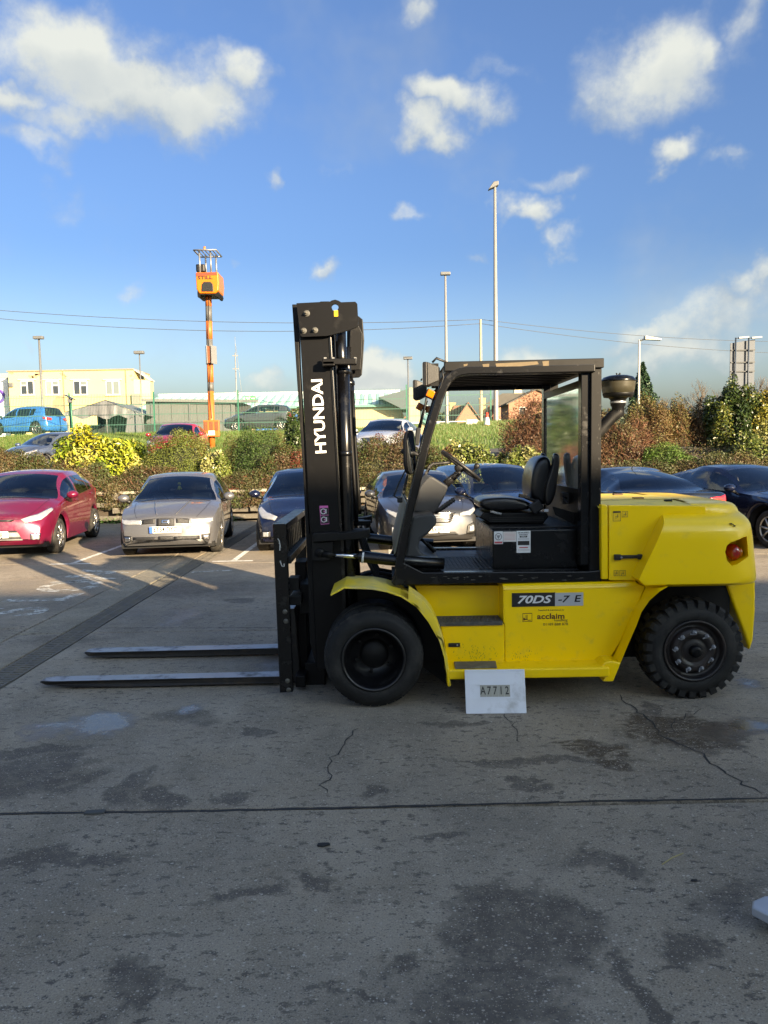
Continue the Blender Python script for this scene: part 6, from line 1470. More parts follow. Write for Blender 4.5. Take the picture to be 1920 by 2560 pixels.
XS = np.linspace(-45, 45, 61).tolist(); XF = np.linspace(-300, 300, 61).tolist()
strip('bank', np.linspace(20.6, 24.2, 10).tolist(), XS, EARTH)
strip('upper_lane', np.linspace(24.2, 28.6, 8).tolist(), XS, ASPH)
strip('grass_slope', np.linspace(28.6, 41.0, 20).tolist(), XS, GRASSB)
strip('upper_car_park', [41.0, 44, 50, 60], XS, ASPH)
strip('far_ground', [60, 100, 150, 250, 400], XF, GRASSB)
# ---- crib wall of weathered sleepers
SLP = mat('weathered sleeper', (.10, .088, .07), .9, var=.35, vscale=5, bump=.8, bscale=40, dirt=(.2, .185, .15), dirt_amt=.35, dscale=6)
COP = mat('pale coping', (.33, .30, .235), .85, var=.25, vscale=4, bump=.5, bscale=50)
wl_ = thing('retaining_wall', 'low retaining wall of weathered sleepers with a pale coping behind the parked cars', 'wall', (0, 20.55, 0))
MB().bb(-8.3, 16, 20.62, 20.72, 0, .78).build('earth_fill', EARTH, wl_)
q = random.Random(21)
for r_ in range(4):
    x = -8.2+(r_ % 2)*.9
    while x < 15.5:
        l = q.uniform(1.75, 1.95); z = .06+r_*.19
        MB().box((x+l/2, 20.50+q.uniform(-.02, .02), z+.065), (l-.03, .14, .125), Matrix.Rotation(R(q.uniform(-.5, .5)), 3, 'Y')).build('sleeper', SLP, wl_, bevel=.008)
        x += l
x = -7.4
k = 0
while x < 15:
    for z in (.155, .535) if k % 2 else (.345, .72): MB().box((x, 20.44, z), (.17, .2, .15)).build('header_block', SLP, wl_, bevel=.008)
    x += .95; k += 1
x = -8.3
while x < 15.8:
    l = q.uniform(.9, 1.3); MB().box((x+l/2, 20.58, .835+q.uniform(-.008, .008)), (l-.015, .34, .075), Matrix.Rotation(R(q.uniform(-.6, .6)), 3, 'Y')).build('coping_stone', COP, wl_, bevel=.008); x += l
MB().bb(-8.45, -8.25, 20.3, 20.5, 0, .84).build('end_post', COP, wl_, bevel=.01)

# ---- foliage
def leaf_mat(name, rough=.55):
    m = bpy.data.materials.new(name); m.use_nodes = True; nt = m.node_tree; b = nt.nodes['Principled BSDF']; N = nt.nodes.new; L = nt.links.new
    a = N('ShaderNodeAttribute'); a.attribute_name = 'leafcol'; L(a.outputs['Color'], b.inputs['Base Color']); b.inputs['Roughness'].default_value = rough; b.inputs['Specular IOR Level'].default_value = .35
    return m
LEAF = leaf_mat('leaf'); LEAFG = leaf_mat('glossy leaf', .35)
def leaves_mesh(name, P, Nn, size, asp, cols, rs, droop=.0, m=LEAF, bend=.25):
    n = len(P); T = rs.normal(size=(n, 3)); T -= (T*Nn).sum(1, keepdims=True)*Nn; T /= np.linalg.norm(T, axis=1, keepdims=True)+1e-9
    T[:, 2] -= droop; T /= np.linalg.norm(T, axis=1, keepdims=True)+1e-9
    B = np.cross(Nn, T); B /= np.linalg.norm(B, axis=1, keepdims=True)+1e-9
    s = size*rs.uniform(.6, 1.35, n)[:, None]; w = s*asp*.5
    v0 = P-T*s*.5; v1 = P+B*w+Nn*s*bend*.3; v2 = P+T*s*.5-Nn*s*bend*.4; v3 = P-B*w+Nn*s*bend*.3
    V = np.stack([v0, v1, v2, v3], 1).reshape(-1, 3).astype(np.float32)
    me = bpy.data.meshes.new(name); me.vertices.add(4*n); me.loops.add(4*n); me.polygons.add(n)
    me.vertices.foreach_set('co', V.ravel()); me.loops.foreach_set('vertex_index', np.arange(4*n, dtype=np.int32)); me.polygons.foreach_set('loop_start', np.arange(0, 4*n, 4, dtype=np.int32))
    me.update(calc_edges=True)
    at_ = me.attributes.new('leafcol', 'FLOAT_COLOR', 'FACE'); c4 = np.ones((n, 4), np.float32); c4[:, :3] = cols; at_.data.foreach_set('color', c4.ravel()); return me
def palette(n, pal, rs, jit=.18, cluster=None):
    pal = np.array(pal); wts = pal[:, 3]/pal[:, 3].sum(); ix = rs.choice(len(pal), n, p=wts) if cluster is None else cluster % len(pal)
    if cluster is not None:
        alt = rs.choice(len(pal), n, p=wts); ix = np.where(rs.uniform(size=n) < .72, ix, alt)
    c = pal[ix, :3]*rs.uniform(1-jit, 1+jit, (n, 1))*rs.uniform(.93, 1.07, (n, 3)); return c
GRN = 'shrubs planted on the bank'
def shrub(name, label, c, r, n, size, asp, pal, seed, bumps=18, kind='leaf', twigs=0, twigcol=(.10, .05, .03), m=LEAF, flat=.0, group=GRN, core=(.02, .022, .012), cat='shrub', up=.0, sharp=.33, shell=(.82, 1.04)):
    rs = np.random.RandomState(seed); root = thing(name, label, cat, (c[0], c[1], c[2]), group)
    d = rs.normal(size=(bumps, 3)); d[:, 2] = np.abs(d[:, 2])*.9-.15; d /= np.linalg.norm(d, axis=1, keepdims=True); amp = rs.uniform(.75, 1.12, bumps)
    def radius(u):
        dt = np.clip(u @ d.T, -1, 1); ang = np.arccos(dt); f = np.exp(-(ang/sharp)**2)*amp; return (.78+.26*f.max(1))/(np.abs(u)**3).sum(1)**(1/3)*.93, f.argmax(1)
    u = rs.normal(size=(n*2, 3)); u[:, 2] = np.abs(u[:, 2])*1.0-.25*rs.uniform(size=n*2); u /= np.linalg.norm(u, axis=1, keepdims=True)
    rad, cl_ = radius(u); keep = rs.uniform(size=len(u)) < np.clip((rad-.72)*3.0, .35, 1); u, rad, cl_ = u[keep][:n], rad[keep][:n], cl_[keep][:n]
    k = rs.uniform(shell[0], shell[1], len(u))*rad; P = u*k[:, None]*np.array(r)
    P[:, 2] = np.maximum(P[:, 2], -.1*r[2])
    Nn = u*.9+rs.normal(size=u.shape)*.75; Nn[:, 2] += up; Nn /= np.linalg.norm(Nn, axis=1, keepdims=True)
    me = leaves_mesh('foliage', P, Nn, size, asp, palette(len(u), pal, rs, cluster=cl_), rs, m=m)
    o = bpy.data.objects.new('foliage', me); COL.objects.link(o); o.parent = root; me.materials.append(m); o['kind'] = 'stuff'
    bm = bmesh.new(); bmesh.ops.create_icosphere(bm, subdivisions=3, radius=1.0)  # added dark core: blocks see-through and darkens gaps between the leaves
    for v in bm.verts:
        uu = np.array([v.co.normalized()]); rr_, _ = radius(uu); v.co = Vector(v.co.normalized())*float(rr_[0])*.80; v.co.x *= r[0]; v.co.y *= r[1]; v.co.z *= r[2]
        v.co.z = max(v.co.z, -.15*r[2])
    mc_ = bpy.data.meshes.new('dark_core'); bm.to_mesh(mc_); bm.free(); oc = bpy.data.objects.new('dark_core', mc_); COL.objects.link(oc); oc.parent = root; mc_.materials.append(mat('dark core %.3f' % core[0], core, .95, var=.5, vscale=14, bump=1, bscale=30))
    if twigs:
        ut = u[rs.choice(len(u), twigs)]; rt, _ = radius(ut); base = ut*np.array(r)*(rt*.84)[:, None]; td = ut+rs.normal(size=ut.shape)*.55+np.array([0, 0, up*1.2]); td /= np.linalg.norm(td, axis=1, keepdims=True); tip = base+td*(rs.uniform(.14, .42, twigs)*(.7+.9*up))[:, None]
        mid = (base+tip)/2+rs.normal(size=base.shape)*.03
        side = np.cross(tip-base, rs.normal(size=base.shape)); side /= np.linalg.norm(side, axis=1, keepdims=True)+1e-9; w = .006
        V = np.stack([base-side*w, base+side*w, mid+side*w*.8, tip, mid-side*w*.8], 1).reshape(-1, 3)
        me2 = bpy.data.meshes.new('twigs'); n5 = twigs; F_ = [(5*i, 5*i+1, 5*i+2, 5*i+3, 5*i+4) for i in range(n5)]; me2.from_pydata(V.tolist(), [], F_)
        ac = me2.attributes.new('leafcol', 'FLOAT_COLOR', 'FACE'); cc = np.ones((n5, 4), np.float32); cc[:, :3] = np.array(twigcol)*rs.uniform(.6, 1.5, (n5, 1)); ac.data.foreach_set('color', cc.ravel())
        ot = bpy.data.objects.new('twigs', me2); COL.objects.link(ot); ot.parent = root; me2.materials.append(LEAF); ot['kind'] = 'stuff'
    return root
BROWN = [(.070, .052, .024, 3), (.056, .062, .020, 4), (.085, .058, .028, 2), (.045, .058, .018, 3), (.10, .08, .035, 1)]
RUSTY = [(.105, .062, .030, 3), (.125, .075, .036, 2), (.08, .068, .026, 3), (.085, .045, .026, 2), (.065, .07, .02, 1)]
OLIVE = [(.075, .10, .018, 3), (.10, .125, .022, 3), (.05, .075, .014, 2), (.13, .14, .035, 1)]
GREEN = [(.045, .085, .018, 3), (.06, .11, .02, 3), (.03, .06, .014, 2), (.10, .085, .03, 1)]
YELL = [(.30, .29, .035, 4), (.22, .25, .03, 4), (.12, .17, .02, 2), (.36, .34, .09, 1), (.06, .10, .015, 1)]
VARI = [(.20, .20, .07, 4), (.14, .16, .04, 3), (.10, .125, .03, 3), (.26, .25, .11, 1), (.06, .085, .02, 2)]
DARK = [(.022, .042, .012, 4), (.035, .06, .016, 3), (.05, .075, .02, 2), (.09, .10, .02, 1)]
GOLD = [(.20, .165, .03, 4), (.15, .14, .025, 4), (.085, .09, .02, 3), (.04, .06, .015, 2)]
CREDR = [(.065, .062, .022, 4), (.052, .07, .02, 4), (.085, .056, .028, 2), (.13, .035, .02, .6), (.045, .05, .016, 2)]
def sh(name, label, xl, xr, yt, yb, Y, n, size, asp, pal, seed, **kw):
    n = int(n*1.55); size *= .78
    # photo-measured width and top of a mound standing at depth Y
    a = at(xl*1.15732, yt*1.15732, Y); b = at(xr*1.15732, yt*1.15732, Y); zb = at((xl+xr)*.57866, yb*1.15732, Y).z
    c = Vector(((a.x+b.x)/2, Y, zb)); rx_ = (b.x-a.x)/2*1.1; rz_ = ((a.z+b.z)/2-zb)*1.02
    return shrub(name, label, c, (rx_, min(1.3, max(.8, rx_*.75)), rz_), n, size, asp, pal, seed, **kw)
T = 2600
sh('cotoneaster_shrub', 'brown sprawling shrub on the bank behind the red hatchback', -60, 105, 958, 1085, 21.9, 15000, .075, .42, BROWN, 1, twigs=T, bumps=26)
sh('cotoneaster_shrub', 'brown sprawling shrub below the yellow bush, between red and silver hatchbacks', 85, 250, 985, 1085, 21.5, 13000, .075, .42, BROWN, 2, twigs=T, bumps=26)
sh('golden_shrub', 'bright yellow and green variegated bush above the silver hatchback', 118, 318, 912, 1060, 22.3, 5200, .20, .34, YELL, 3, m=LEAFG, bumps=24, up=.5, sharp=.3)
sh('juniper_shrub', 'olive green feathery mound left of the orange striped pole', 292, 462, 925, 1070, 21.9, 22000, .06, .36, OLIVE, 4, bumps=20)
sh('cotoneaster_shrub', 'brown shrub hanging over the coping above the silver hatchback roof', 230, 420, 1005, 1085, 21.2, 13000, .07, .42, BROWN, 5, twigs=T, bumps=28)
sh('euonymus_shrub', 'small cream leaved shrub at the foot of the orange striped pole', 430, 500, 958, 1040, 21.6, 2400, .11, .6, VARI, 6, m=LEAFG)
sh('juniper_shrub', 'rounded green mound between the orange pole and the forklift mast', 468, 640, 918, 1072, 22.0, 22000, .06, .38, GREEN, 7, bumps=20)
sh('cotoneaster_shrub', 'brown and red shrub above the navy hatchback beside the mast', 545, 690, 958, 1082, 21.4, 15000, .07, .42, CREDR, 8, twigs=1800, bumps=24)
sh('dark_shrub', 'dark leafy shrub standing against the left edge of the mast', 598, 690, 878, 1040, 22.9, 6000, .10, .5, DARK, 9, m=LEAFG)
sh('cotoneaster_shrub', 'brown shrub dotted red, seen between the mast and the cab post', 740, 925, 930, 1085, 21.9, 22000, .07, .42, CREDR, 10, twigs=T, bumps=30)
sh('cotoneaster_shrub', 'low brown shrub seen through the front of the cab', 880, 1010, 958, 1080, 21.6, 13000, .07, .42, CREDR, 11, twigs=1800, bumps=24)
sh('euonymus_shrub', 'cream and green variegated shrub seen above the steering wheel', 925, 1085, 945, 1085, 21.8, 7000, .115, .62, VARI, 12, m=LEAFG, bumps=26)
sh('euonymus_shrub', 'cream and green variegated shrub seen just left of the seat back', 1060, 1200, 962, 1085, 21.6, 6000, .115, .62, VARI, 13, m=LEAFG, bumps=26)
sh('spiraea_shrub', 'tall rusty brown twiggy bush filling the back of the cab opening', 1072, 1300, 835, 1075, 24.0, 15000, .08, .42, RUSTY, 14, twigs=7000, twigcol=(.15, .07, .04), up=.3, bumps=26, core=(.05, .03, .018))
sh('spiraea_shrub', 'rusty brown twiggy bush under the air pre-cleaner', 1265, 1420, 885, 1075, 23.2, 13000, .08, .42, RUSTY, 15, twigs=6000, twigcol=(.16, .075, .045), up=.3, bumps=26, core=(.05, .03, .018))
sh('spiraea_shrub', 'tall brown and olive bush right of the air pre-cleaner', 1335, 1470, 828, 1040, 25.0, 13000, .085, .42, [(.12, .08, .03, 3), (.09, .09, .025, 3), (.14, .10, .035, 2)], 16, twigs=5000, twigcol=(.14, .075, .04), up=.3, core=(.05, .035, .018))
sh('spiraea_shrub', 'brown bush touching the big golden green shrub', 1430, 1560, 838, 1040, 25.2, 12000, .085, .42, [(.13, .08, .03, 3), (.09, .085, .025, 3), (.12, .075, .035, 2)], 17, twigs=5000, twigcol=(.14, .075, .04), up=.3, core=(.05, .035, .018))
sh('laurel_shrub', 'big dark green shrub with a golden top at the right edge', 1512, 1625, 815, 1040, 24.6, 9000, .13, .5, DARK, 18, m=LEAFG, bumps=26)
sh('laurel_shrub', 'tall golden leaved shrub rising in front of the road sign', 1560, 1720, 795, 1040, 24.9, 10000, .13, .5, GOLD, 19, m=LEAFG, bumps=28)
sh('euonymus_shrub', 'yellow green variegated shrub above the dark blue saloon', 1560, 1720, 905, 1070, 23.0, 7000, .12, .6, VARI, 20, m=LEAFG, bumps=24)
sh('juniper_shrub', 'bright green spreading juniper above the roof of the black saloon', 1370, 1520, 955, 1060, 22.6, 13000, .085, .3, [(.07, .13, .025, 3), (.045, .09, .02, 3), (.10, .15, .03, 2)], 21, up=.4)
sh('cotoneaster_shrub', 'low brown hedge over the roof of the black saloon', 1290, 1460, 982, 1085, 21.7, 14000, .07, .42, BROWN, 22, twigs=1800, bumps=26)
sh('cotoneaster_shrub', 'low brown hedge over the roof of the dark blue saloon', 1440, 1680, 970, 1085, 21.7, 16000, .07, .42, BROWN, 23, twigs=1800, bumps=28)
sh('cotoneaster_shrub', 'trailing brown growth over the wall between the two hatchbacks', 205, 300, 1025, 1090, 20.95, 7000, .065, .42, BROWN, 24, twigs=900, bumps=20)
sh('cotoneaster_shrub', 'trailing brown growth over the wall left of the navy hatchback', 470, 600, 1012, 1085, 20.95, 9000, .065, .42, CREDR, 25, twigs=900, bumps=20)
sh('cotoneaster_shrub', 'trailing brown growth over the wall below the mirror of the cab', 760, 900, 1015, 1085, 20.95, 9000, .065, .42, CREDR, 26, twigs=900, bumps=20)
# weeds along the foot of the wall and loose growth over the bank
rs = np.random.RandomState(31)
def scatter(name, n, fx, size, asp, pal, seed, up=.4):
    rs = np.random.RandomState(seed); P = fx(rs, n); Nn = rs.normal(size=P.shape)*.8; Nn[:, 2] += up; Nn /= np.linalg.norm(Nn, axis=1, keepdims=True)
    me = leaves_mesh(name, P, Nn, size, asp, palette(n, pal, rs), rs); o = link(name, me, LEAF); return o
def weeds(rs, n):
    cl_ = rs.uniform(-8, 14, 60); x = cl_[rs.randint(0, 60, n)]+rs.normal(size=n)*.16; y = 20.28+rs.normal(size=n)*.05; z = np.abs(rs.normal(size=n))*.07; return np.stack([x, y, z], 1)
tag(scatter('weeds', 5000, weeds, .06, .4, [(.05, .12, .02, 3), (.08, .15, .03, 2), (.10, .10, .04, 1)], 32), 'green weeds along the foot of the sleeper wall', 'weeds', kind='stuff')
def cover(rs, n):
    x = rs.uniform(-12, 15, n); y = rs.uniform(20.6, 24, n); z = np.array([terr(a, b) for a, b in zip(x, y)])+np.abs(rs.normal(size=n))*.13; return np.stack([x, y, z], 1)
tag(scatter('ground_cover', 26000, cover, .075, .45, BROWN, 33), 'brown low growth covering the bank between the shrubs', 'ground cover', kind='stuff')
# grass blades on the slope
def grass_mesh(name, n, xr_, yr_, hgt, seed):
    rs = np.random.RandomState(seed); x = rs.uniform(*xr_, n); y = rs.uniform(*yr_, n); z = np.array([terr(a, b) for a, b in zip(x, y)])-.02
    B = np.stack([x, y, z], 1); a = rs.uniform(0, 2*np.pi, n); s = np.stack([np.cos(a), np.sin(a)*.3, np.zeros(n)], 1)*rs.uniform(.012, .03, n)[:, None]; h = hgt*rs.uniform(.5, 1.4, n); T_ = B+np.stack([rs.normal(size=n)*.05, rs.normal(size=n)*.05, h], 1)
    V = np.stack([B-s, B+s, T_], 1).reshape(-1, 3); me = bpy.data.meshes.new(name); me.vertices.add(3*n); me.loops.add(3*n); me.polygons.add(n)
    me.vertices.foreach_set('co', V.astype(np.float32).ravel()); me.loops.foreach_set('vertex_index', np.arange(3*n, dtype=np.int32)); me.polygons.foreach_set('loop_start', np.arange(0, 3*n, 3, dtype=np.int32)); me.update(calc_edges=True)
    ac = me.attributes.new('leafcol', 'FLOAT_COLOR', 'FACE'); c4 = np.ones((n, 4), np.float32); c4[:, :3] = palette(n, [(.05, .10, .018, 3), (.065, .12, .024, 3), (.04, .075, .016, 2), (.12, .12, .045, 2)], rs); ac.data.foreach_set('color', c4.ravel()); return link(name, me, LEAF)
tag(grass_mesh('grass', 90000, (-20, 9), (28.6, 41), .17, 40), 'rough green grass on the slope below the mesh fence', 'grass', kind='stuff')
# ================================================================== upper row and what stands beyond
def dloc(x, y, Y): return at(x*1.15732, y*1.15732, Y)
SLATE = car_paint('slate blue paint', (.10, .13, .19), .6, .32, .1); REDB = car_paint('bright red paint', (.33, .02, .035), .2, .3, .1); SILW = car_paint('pale silver paint', (.55, .57, .60), .5, .3, .1)
KONA = car_paint('electric blue paint', (.015, .22, .62), .35, .3, .05); GRF = car_paint('gunmetal paint', (.10, .105, .115), .6, .3, .1); WHT = car_paint('white car paint', (.7, .7, .7), .0, .4, .05); BLU2 = car_paint('dull blue paint', (.05, .10, .22), .3, .35, .05)
def up_car(label, paint, p, X, Y, hx, hy, s=1.0, z=None, **kw):
    d = Vector((hx, hy, 0)).normalized(); zz_ = terr(X, Y) if z is None else z
    return make_car('parked_car', label, paint, p, (X, Y, zz_), toward(d.x, d.y), s, 'cars in the upper car park', **kw)
c = dloc(185, 940, 25.6); up_car('slate blue hatchback in the upper lane behind the yellow bush', SLATE, with_(FIESTA, face_fiesta(None), rear_lamps(True)), c.x-1.7, 26.8, -.45, -1, .98, z=terr(0, 26)-.3)
c = dloc(374, 930, 26); up_car('bright red hatchback in the upper lane left of the orange pole', REDB, with_(FIESTA, face_fiesta(None), rear_lamps(True)), c.x-.25, 27.6, .05, -1, .98, z=terr(0, 27)-.05)
c = dloc(815, 930, 25); up_car('pale silver hatchback in the upper lane right of the mast', SILW, with_(FOCUS, face_focus(None), rear_lamps(True)), c.x+.35, 26.6, -.25, -1, .98, z=terr(-3, 26)+.02)
up_car('electric blue crossover beyond the fence at the left edge', KONA, with_(dict(FIESTA, L=4.17, W=1.8, H=1.56, sill=.25, wr=.34, wb=2.6), rear_lamps(False)), -20.6, 43.2, -1, .3, 1.08, z=3.1)
c = dloc(560, 910, 43); up_car('gunmetal hatchback side-on beyond the fence left of the mast', GRF, with_(FIESTA, face_fiesta(None), rear_lamps(True)), c.x, 43.2, -1, .04, 1.04, z=3.14)
c = dloc(889, 925, 48); up_car('white estate car beyond the fence just right of the silver hatchback', WHT, with_(ESTATE), c.x, 50, -1, .1, 1.0, z=2.25, interior=False)
c = dloc(995, 925, 50); up_car('dull blue estate car beyond the grass seen through the cab', BLU2, with_(ESTATE), c.x+.6, 52, -1, .0, 1.0, z=2.05, interior=False)
c = dloc(948, 925, 60); up_car('dark hatchback far off left of the pale lamp column in the cab', GRF, with_(FOCUS), c.x, 60, -1, .1, 1.0, z=2.1, interior=False)
# ---- green mesh fence
FG = mat('green fence steel', (.02, .13, .085), .45, .1); FGW = mat('green fence wire', (.035, .11, .085), .5)
fn = thing('mesh_fence', 'green steel mesh fence along the top of the grass', 'fence', (0, 41.2, 3.1))
FY = 41.2; fx0, fx1 = -12.6-4.65*3, -12.6+4.65*4; npan = 7; pw = (fx1-fx0)/npan
def fz(x): return terr(x, FY)-.03
for i in range(npan+1):
    x = fx0+i*pw; z = fz(x); MB().bb(x-.035, x+.035, FY-.03, FY+.03, z, z+2.35).build('fence_post', FG, fn)
for i in range(npan):
    mb = MB(); xa = fx0+i*pw; z = fz(xa+pw/2)
    for k in range(int(pw/.085)):
        x = xa+.05+k*.085; mb.bb(x-.006, x+.006, FY-.005, FY+.005, z+.05, z+2.25)
    for hz_ in (.08, .1, .55, .57, 1.1, 1.12, 1.65, 1.67, 2.1): mb.bb(xa, xa+pw, FY-.008, FY+.002, z+hz_-.009, z+hz_+.009)
    o = mb.build('mesh_panel', FGW, fn); o['kind'] = 'stuff'
# ---- orange and grey striped pole with a small truck on top
ORG_ = mat('orange paint', (.42, .105, .018), .55, var=.12, vscale=6, dirt=(.27, .10, .04), dirt_amt=.35, dscale=5); GREYP = mat('grey pole paint', (.085, .085, .083), .55, var=.12)
pY = 30.5; pb = dloc(458, 962, pY); ptp = dloc(450, 635, pY)
pz0 = terr(pb.x, pY)-.1
pole = thing('striped_pole', 'leaning orange and grey striped pole carrying a small truck', 'pole', (pb.x, pY, pz0))
segs = [(962, 923, 0), (885, 842, 0), (842, 803, 1), (803, 765, 0), (765, 735, 1), (735, 715, 1), (715, 672, 0), (672, 636, 1), (636, 612, 0)]
ys_ = [970, 885, 846, 806, 768, 738, 700, 678, 658, 632]
def pp(y): t = (962-y)/(962-635); return Vector((pb.x+(ptp.x-pb.x)*t, pY, dloc(458, y, pY).z))
cols = [ORG_, ORG_, GREYP, ORG_, GREYP, GREYP, ORG_, GREYP, GREYP, ORG_]
bands = [(985, 908, ORG_), (908, 886, ORG_), (886, 846, ORG_), (846, 806, GREYP), (806, 778, ORG_), (778, 730, GREYP), (730, 700, ORG_), (700, 668, GREYP), (668, 634, ORG_)]
bands = [(985, 845, ORG_), (845, 826, GREYP), (826, 786, ORG_), (786, 733, GREYP), (733, 694, ORG_), (694, 662, GREYP), (662, 630, ORG_)]
for y0, y1, m_ in bands: MB().tube([pp(y0), pp(y1)], .128, 18).build('pole_band', m_, pole)
cbx = MB(); c0 = dloc(440, 908, pY-.2); c1 = dloc(475, 943, pY-.2)
pbx = MB().bb(c0.x, c1.x, pY-.28, pY-.14, c1.z, c0.z).build('control_box', ORG_, pole, bevel=.02)
for fx_ in (.06, .40, .74):
    w_ = c1.x-c0.x; MB().bb(c0.x+w_*fx_, c0.x+w_*(fx_+.2), pY-.30, pY-.28, c1.z+.25, c0.z-.06).build('box_panel', mat('brown panel', (.16, .05, .018), .6), pbx)
MB().bb(c0.x+.2, c0.x+.45, pY-.30, pY-.28, c1.z+.06, c1.z+.24).build('box_label', STICK, pbx)
b0 = dloc(444, 748, pY-.2); b1 = dloc(462, 784, pY-.2)
MB().bb(b0.x+.03, b0.x+.24, pY-.24, pY-.13, b1.z, b0.z).build('sign_core', mat('brown panel', (.16, .05, .018), .6), pole)
for s_ in (-1, 1):
    cx_ = (b0.x+b1.x)/2+s_*.15; MB().box((cx_, pY-.12, (b0.z+b1.z)/2), (.02, .42, .72), Matrix.Rotation(R(-18*s_), 3, 'Z')).build('sign_wing', mat('sign back', (.16, .165, .17), .5), pole)
cab_pts = [pp(y)+Vector((.02+.03*math.sin(y*.05), -.15, 0)) for y in range(640, 910, 12)]; MB().tube(cab_pts, .012, 6).build('pole_cable', DGRY, pole)
# the small truck
tk = thing('display_truck', 'small orange electric forklift mounted on top of the striped pole', 'forklift', (ptp.x, pY, pp(632).z))
ORT = mat('orange truck paint', (.48, .125, .008), .35, coat=.3, var=.05); tY = pY-.55; kx = pY/F*1.15732
def tq(pts, Y): return [(p.x, p.z) for p in [dloc(x, y, Y) for x, y in pts]]
MB().prism(tq([(422,588),(471,587),(473,610),(472,628),(465,634),(430,634),(424,624)], tY), tY, tY+1.0).build('body', ORT, tk, bevel=.05, bseg=3)
MB().prism(tq([(424,590),(468,588),(469,594),(424,596)], tY), tY-.012, tY).build('red_stripe', mat('red stripe', (.45, .04, .02), .5), tk)
MB().prism(tq([(436,614),(440,609),(455,609),(460,614),(461,630),(435,630)], tY), tY-.02, tY+.2).build('tow_recess', DGRY, tk, bevel=.01)
MB().prism(tq([(426,628),(470,628),(472,634),(470,640),(466,640),(464,636),(432,636),(430,641),(426,640)], tY), tY+.05, tY+.95).build('undercarriage', BLKM, tk)
for x in (428, 467):
    c = dloc(x, 634, tY); MB().lathe([(.001, -.06), (.13, -.06), (.14, 0), (.13, .06), (.001, .06)], (c.x, tY+.25, c.z+.02), 'x', 18).build('wheel', RUBBER, tk)
SLV = mat('silver guard steel', (.2, .205, .21), .4, .5)
for (x, dy) in ((431, .1), (455, .1), (436, .75), (459, .75)):
    a = dloc(x, 590, tY); b = dloc(x-2, 541, tY); MB().tube([(a.x, tY+dy, a.z-.05), (b.x, tY+dy, b.z)], .035, 8).build('guard_post', SLV, tk)
a = dloc(419, 541, tY); b = dloc(467, 541, tY); zr = a.z
for y_ in (tY-.05, tY+1.0): MB().tube([(a.x, y_, zr), (b.x, y_, zr)], .03, 8).build('guard_rail', SLV, tk)
for k_ in range(7):
    x_ = a.x+(b.x-a.x)*k_/6; MB().tube([(x_, tY-.05, zr), (x_, tY+1.0, zr)], .022 if 0 < k_ < 6 else .03, 6).build('guard_bar', SLV, tk)
MB().lathe([(.05, 0), (.05, .1), (.03, .14), (.001, .145)], dloc(442, 540, tY+.5), 'z', 12).build('beacon', mat('beacon lens', (.4, .12, .02), .3), tk)
c = dloc(433, 579, tY+.4); MB().box((c.x, tY+.5, c.z), (.35, .3, .3)).build('seat', DGRY, tk, bevel=.04)
p_ = dloc(443, 600, tY); text_mesh('truck_lettering', 'STILL', .17, DGRY, tk, face_cam((p_.x, tY-.014, p_.z)), offset=.004, xscale=1.5)
# ---- lamp columns, telegraph pole, mast
GALV = mat('galvanised steel', (.22, .22, .215), .5, .2, var=.12, vscale=3); DKP = mat('dark column', (.10, .105, .11), .5)
def column(name, label, cat, x, ytop, Y, r0, r1, m_, head=None, lean=0.0, zb=None):
    b = dloc(x, 930, Y); t = dloc(x+lean, ytop, Y); z0 = terr(b.x, Y)-.1 if zb is None else zb
    g = thing(name, label, cat, (b.x, Y, z0)); bx = b.x
    # vertical in the world: the photo's tilt comes from the lens
    X = t.x; MB().tube([(X, Y, z0), (X, Y, z0+1.2), (X, Y, t.z)], [r0, r0*.95, r1], 14).build('shaft', m_, g)
    if head == 'flood': 
        MB().hull8([(X-.42, Y-.2, t.z-.35), (X+.2, Y-.2, t.z-.1), (X+.2, Y-.2, t.z+.15), (X-.1, Y-.2, t.z+.1)], [(X-.42, Y+.2, t.z-.35), (X+.2, Y+.2, t.z-.1), (X+.2, Y+.2, t.z+.15), (X-.1, Y+.2, t.z+.1)]).build('floodlight', DKP, g, bevel=.03)
    elif head == 'arm':
        MB().tube([(X, Y, t.z-.05), (X+.35, Y-.1, t.z+.06)], .04, 8).build('arm', m_, g); MB().hull8([(X+.2, Y-.2, t.z-.02), (X+.95, Y-.2, t.z-.06), (X+.95, Y-.2, t.z+.02), (X+.2, Y-.2, t.z+.16)], [(X+.2, Y+.05, t.z-.02), (X+.95, Y+.05, t.z-.06), (X+.95, Y+.05, t.z+.02), (X+.2, Y+.05, t.z+.16)]).build('lantern', mat('pale lantern', (.4, .4, .38), .4), g, bevel=.03)
    elif head == 'cap':
        MB().bb(X-.3, X+.3, Y-.2, Y+.1, t.z-.08, t.z+.1).build('lantern', DKP, g, bevel=.03)
    return g, X, t.z
column('lamp_column', 'tallest pale lamp column rising above the cab roof', 'lamp post', 1069, 398, 46, .17, .08, GALV, 'flood')
column('lamp_column', 'tall pale lamp column just left of the tallest one', 'lamp post', 962, 592, 46, .13, .06, GALV, 'cap')
_, tX, tZ = column('telegraph_pole', 'pale telegraph pole between the two tall lamp columns', 'pole', 1038, 690, 46, .10, .075, mat('pale timber', (.27, .24, .18), .8, var=.2))
column('lamp_column', 'thin dark lamp column left of the cab, above the green roof', 'lamp post', 881, 774, 50, .055, .04, DKP, 'cap')
column('lamp_column', 'dark lamp column in front of the cream building, at its left part', 'lamp post', 84, 730, 46, .085, .06, DKP, 'cap')
column('lamp_column', 'thin lamp column at the right end of the cream building', 'lamp post', 301, 762, 46, .045, .035, DKP, 'cap')
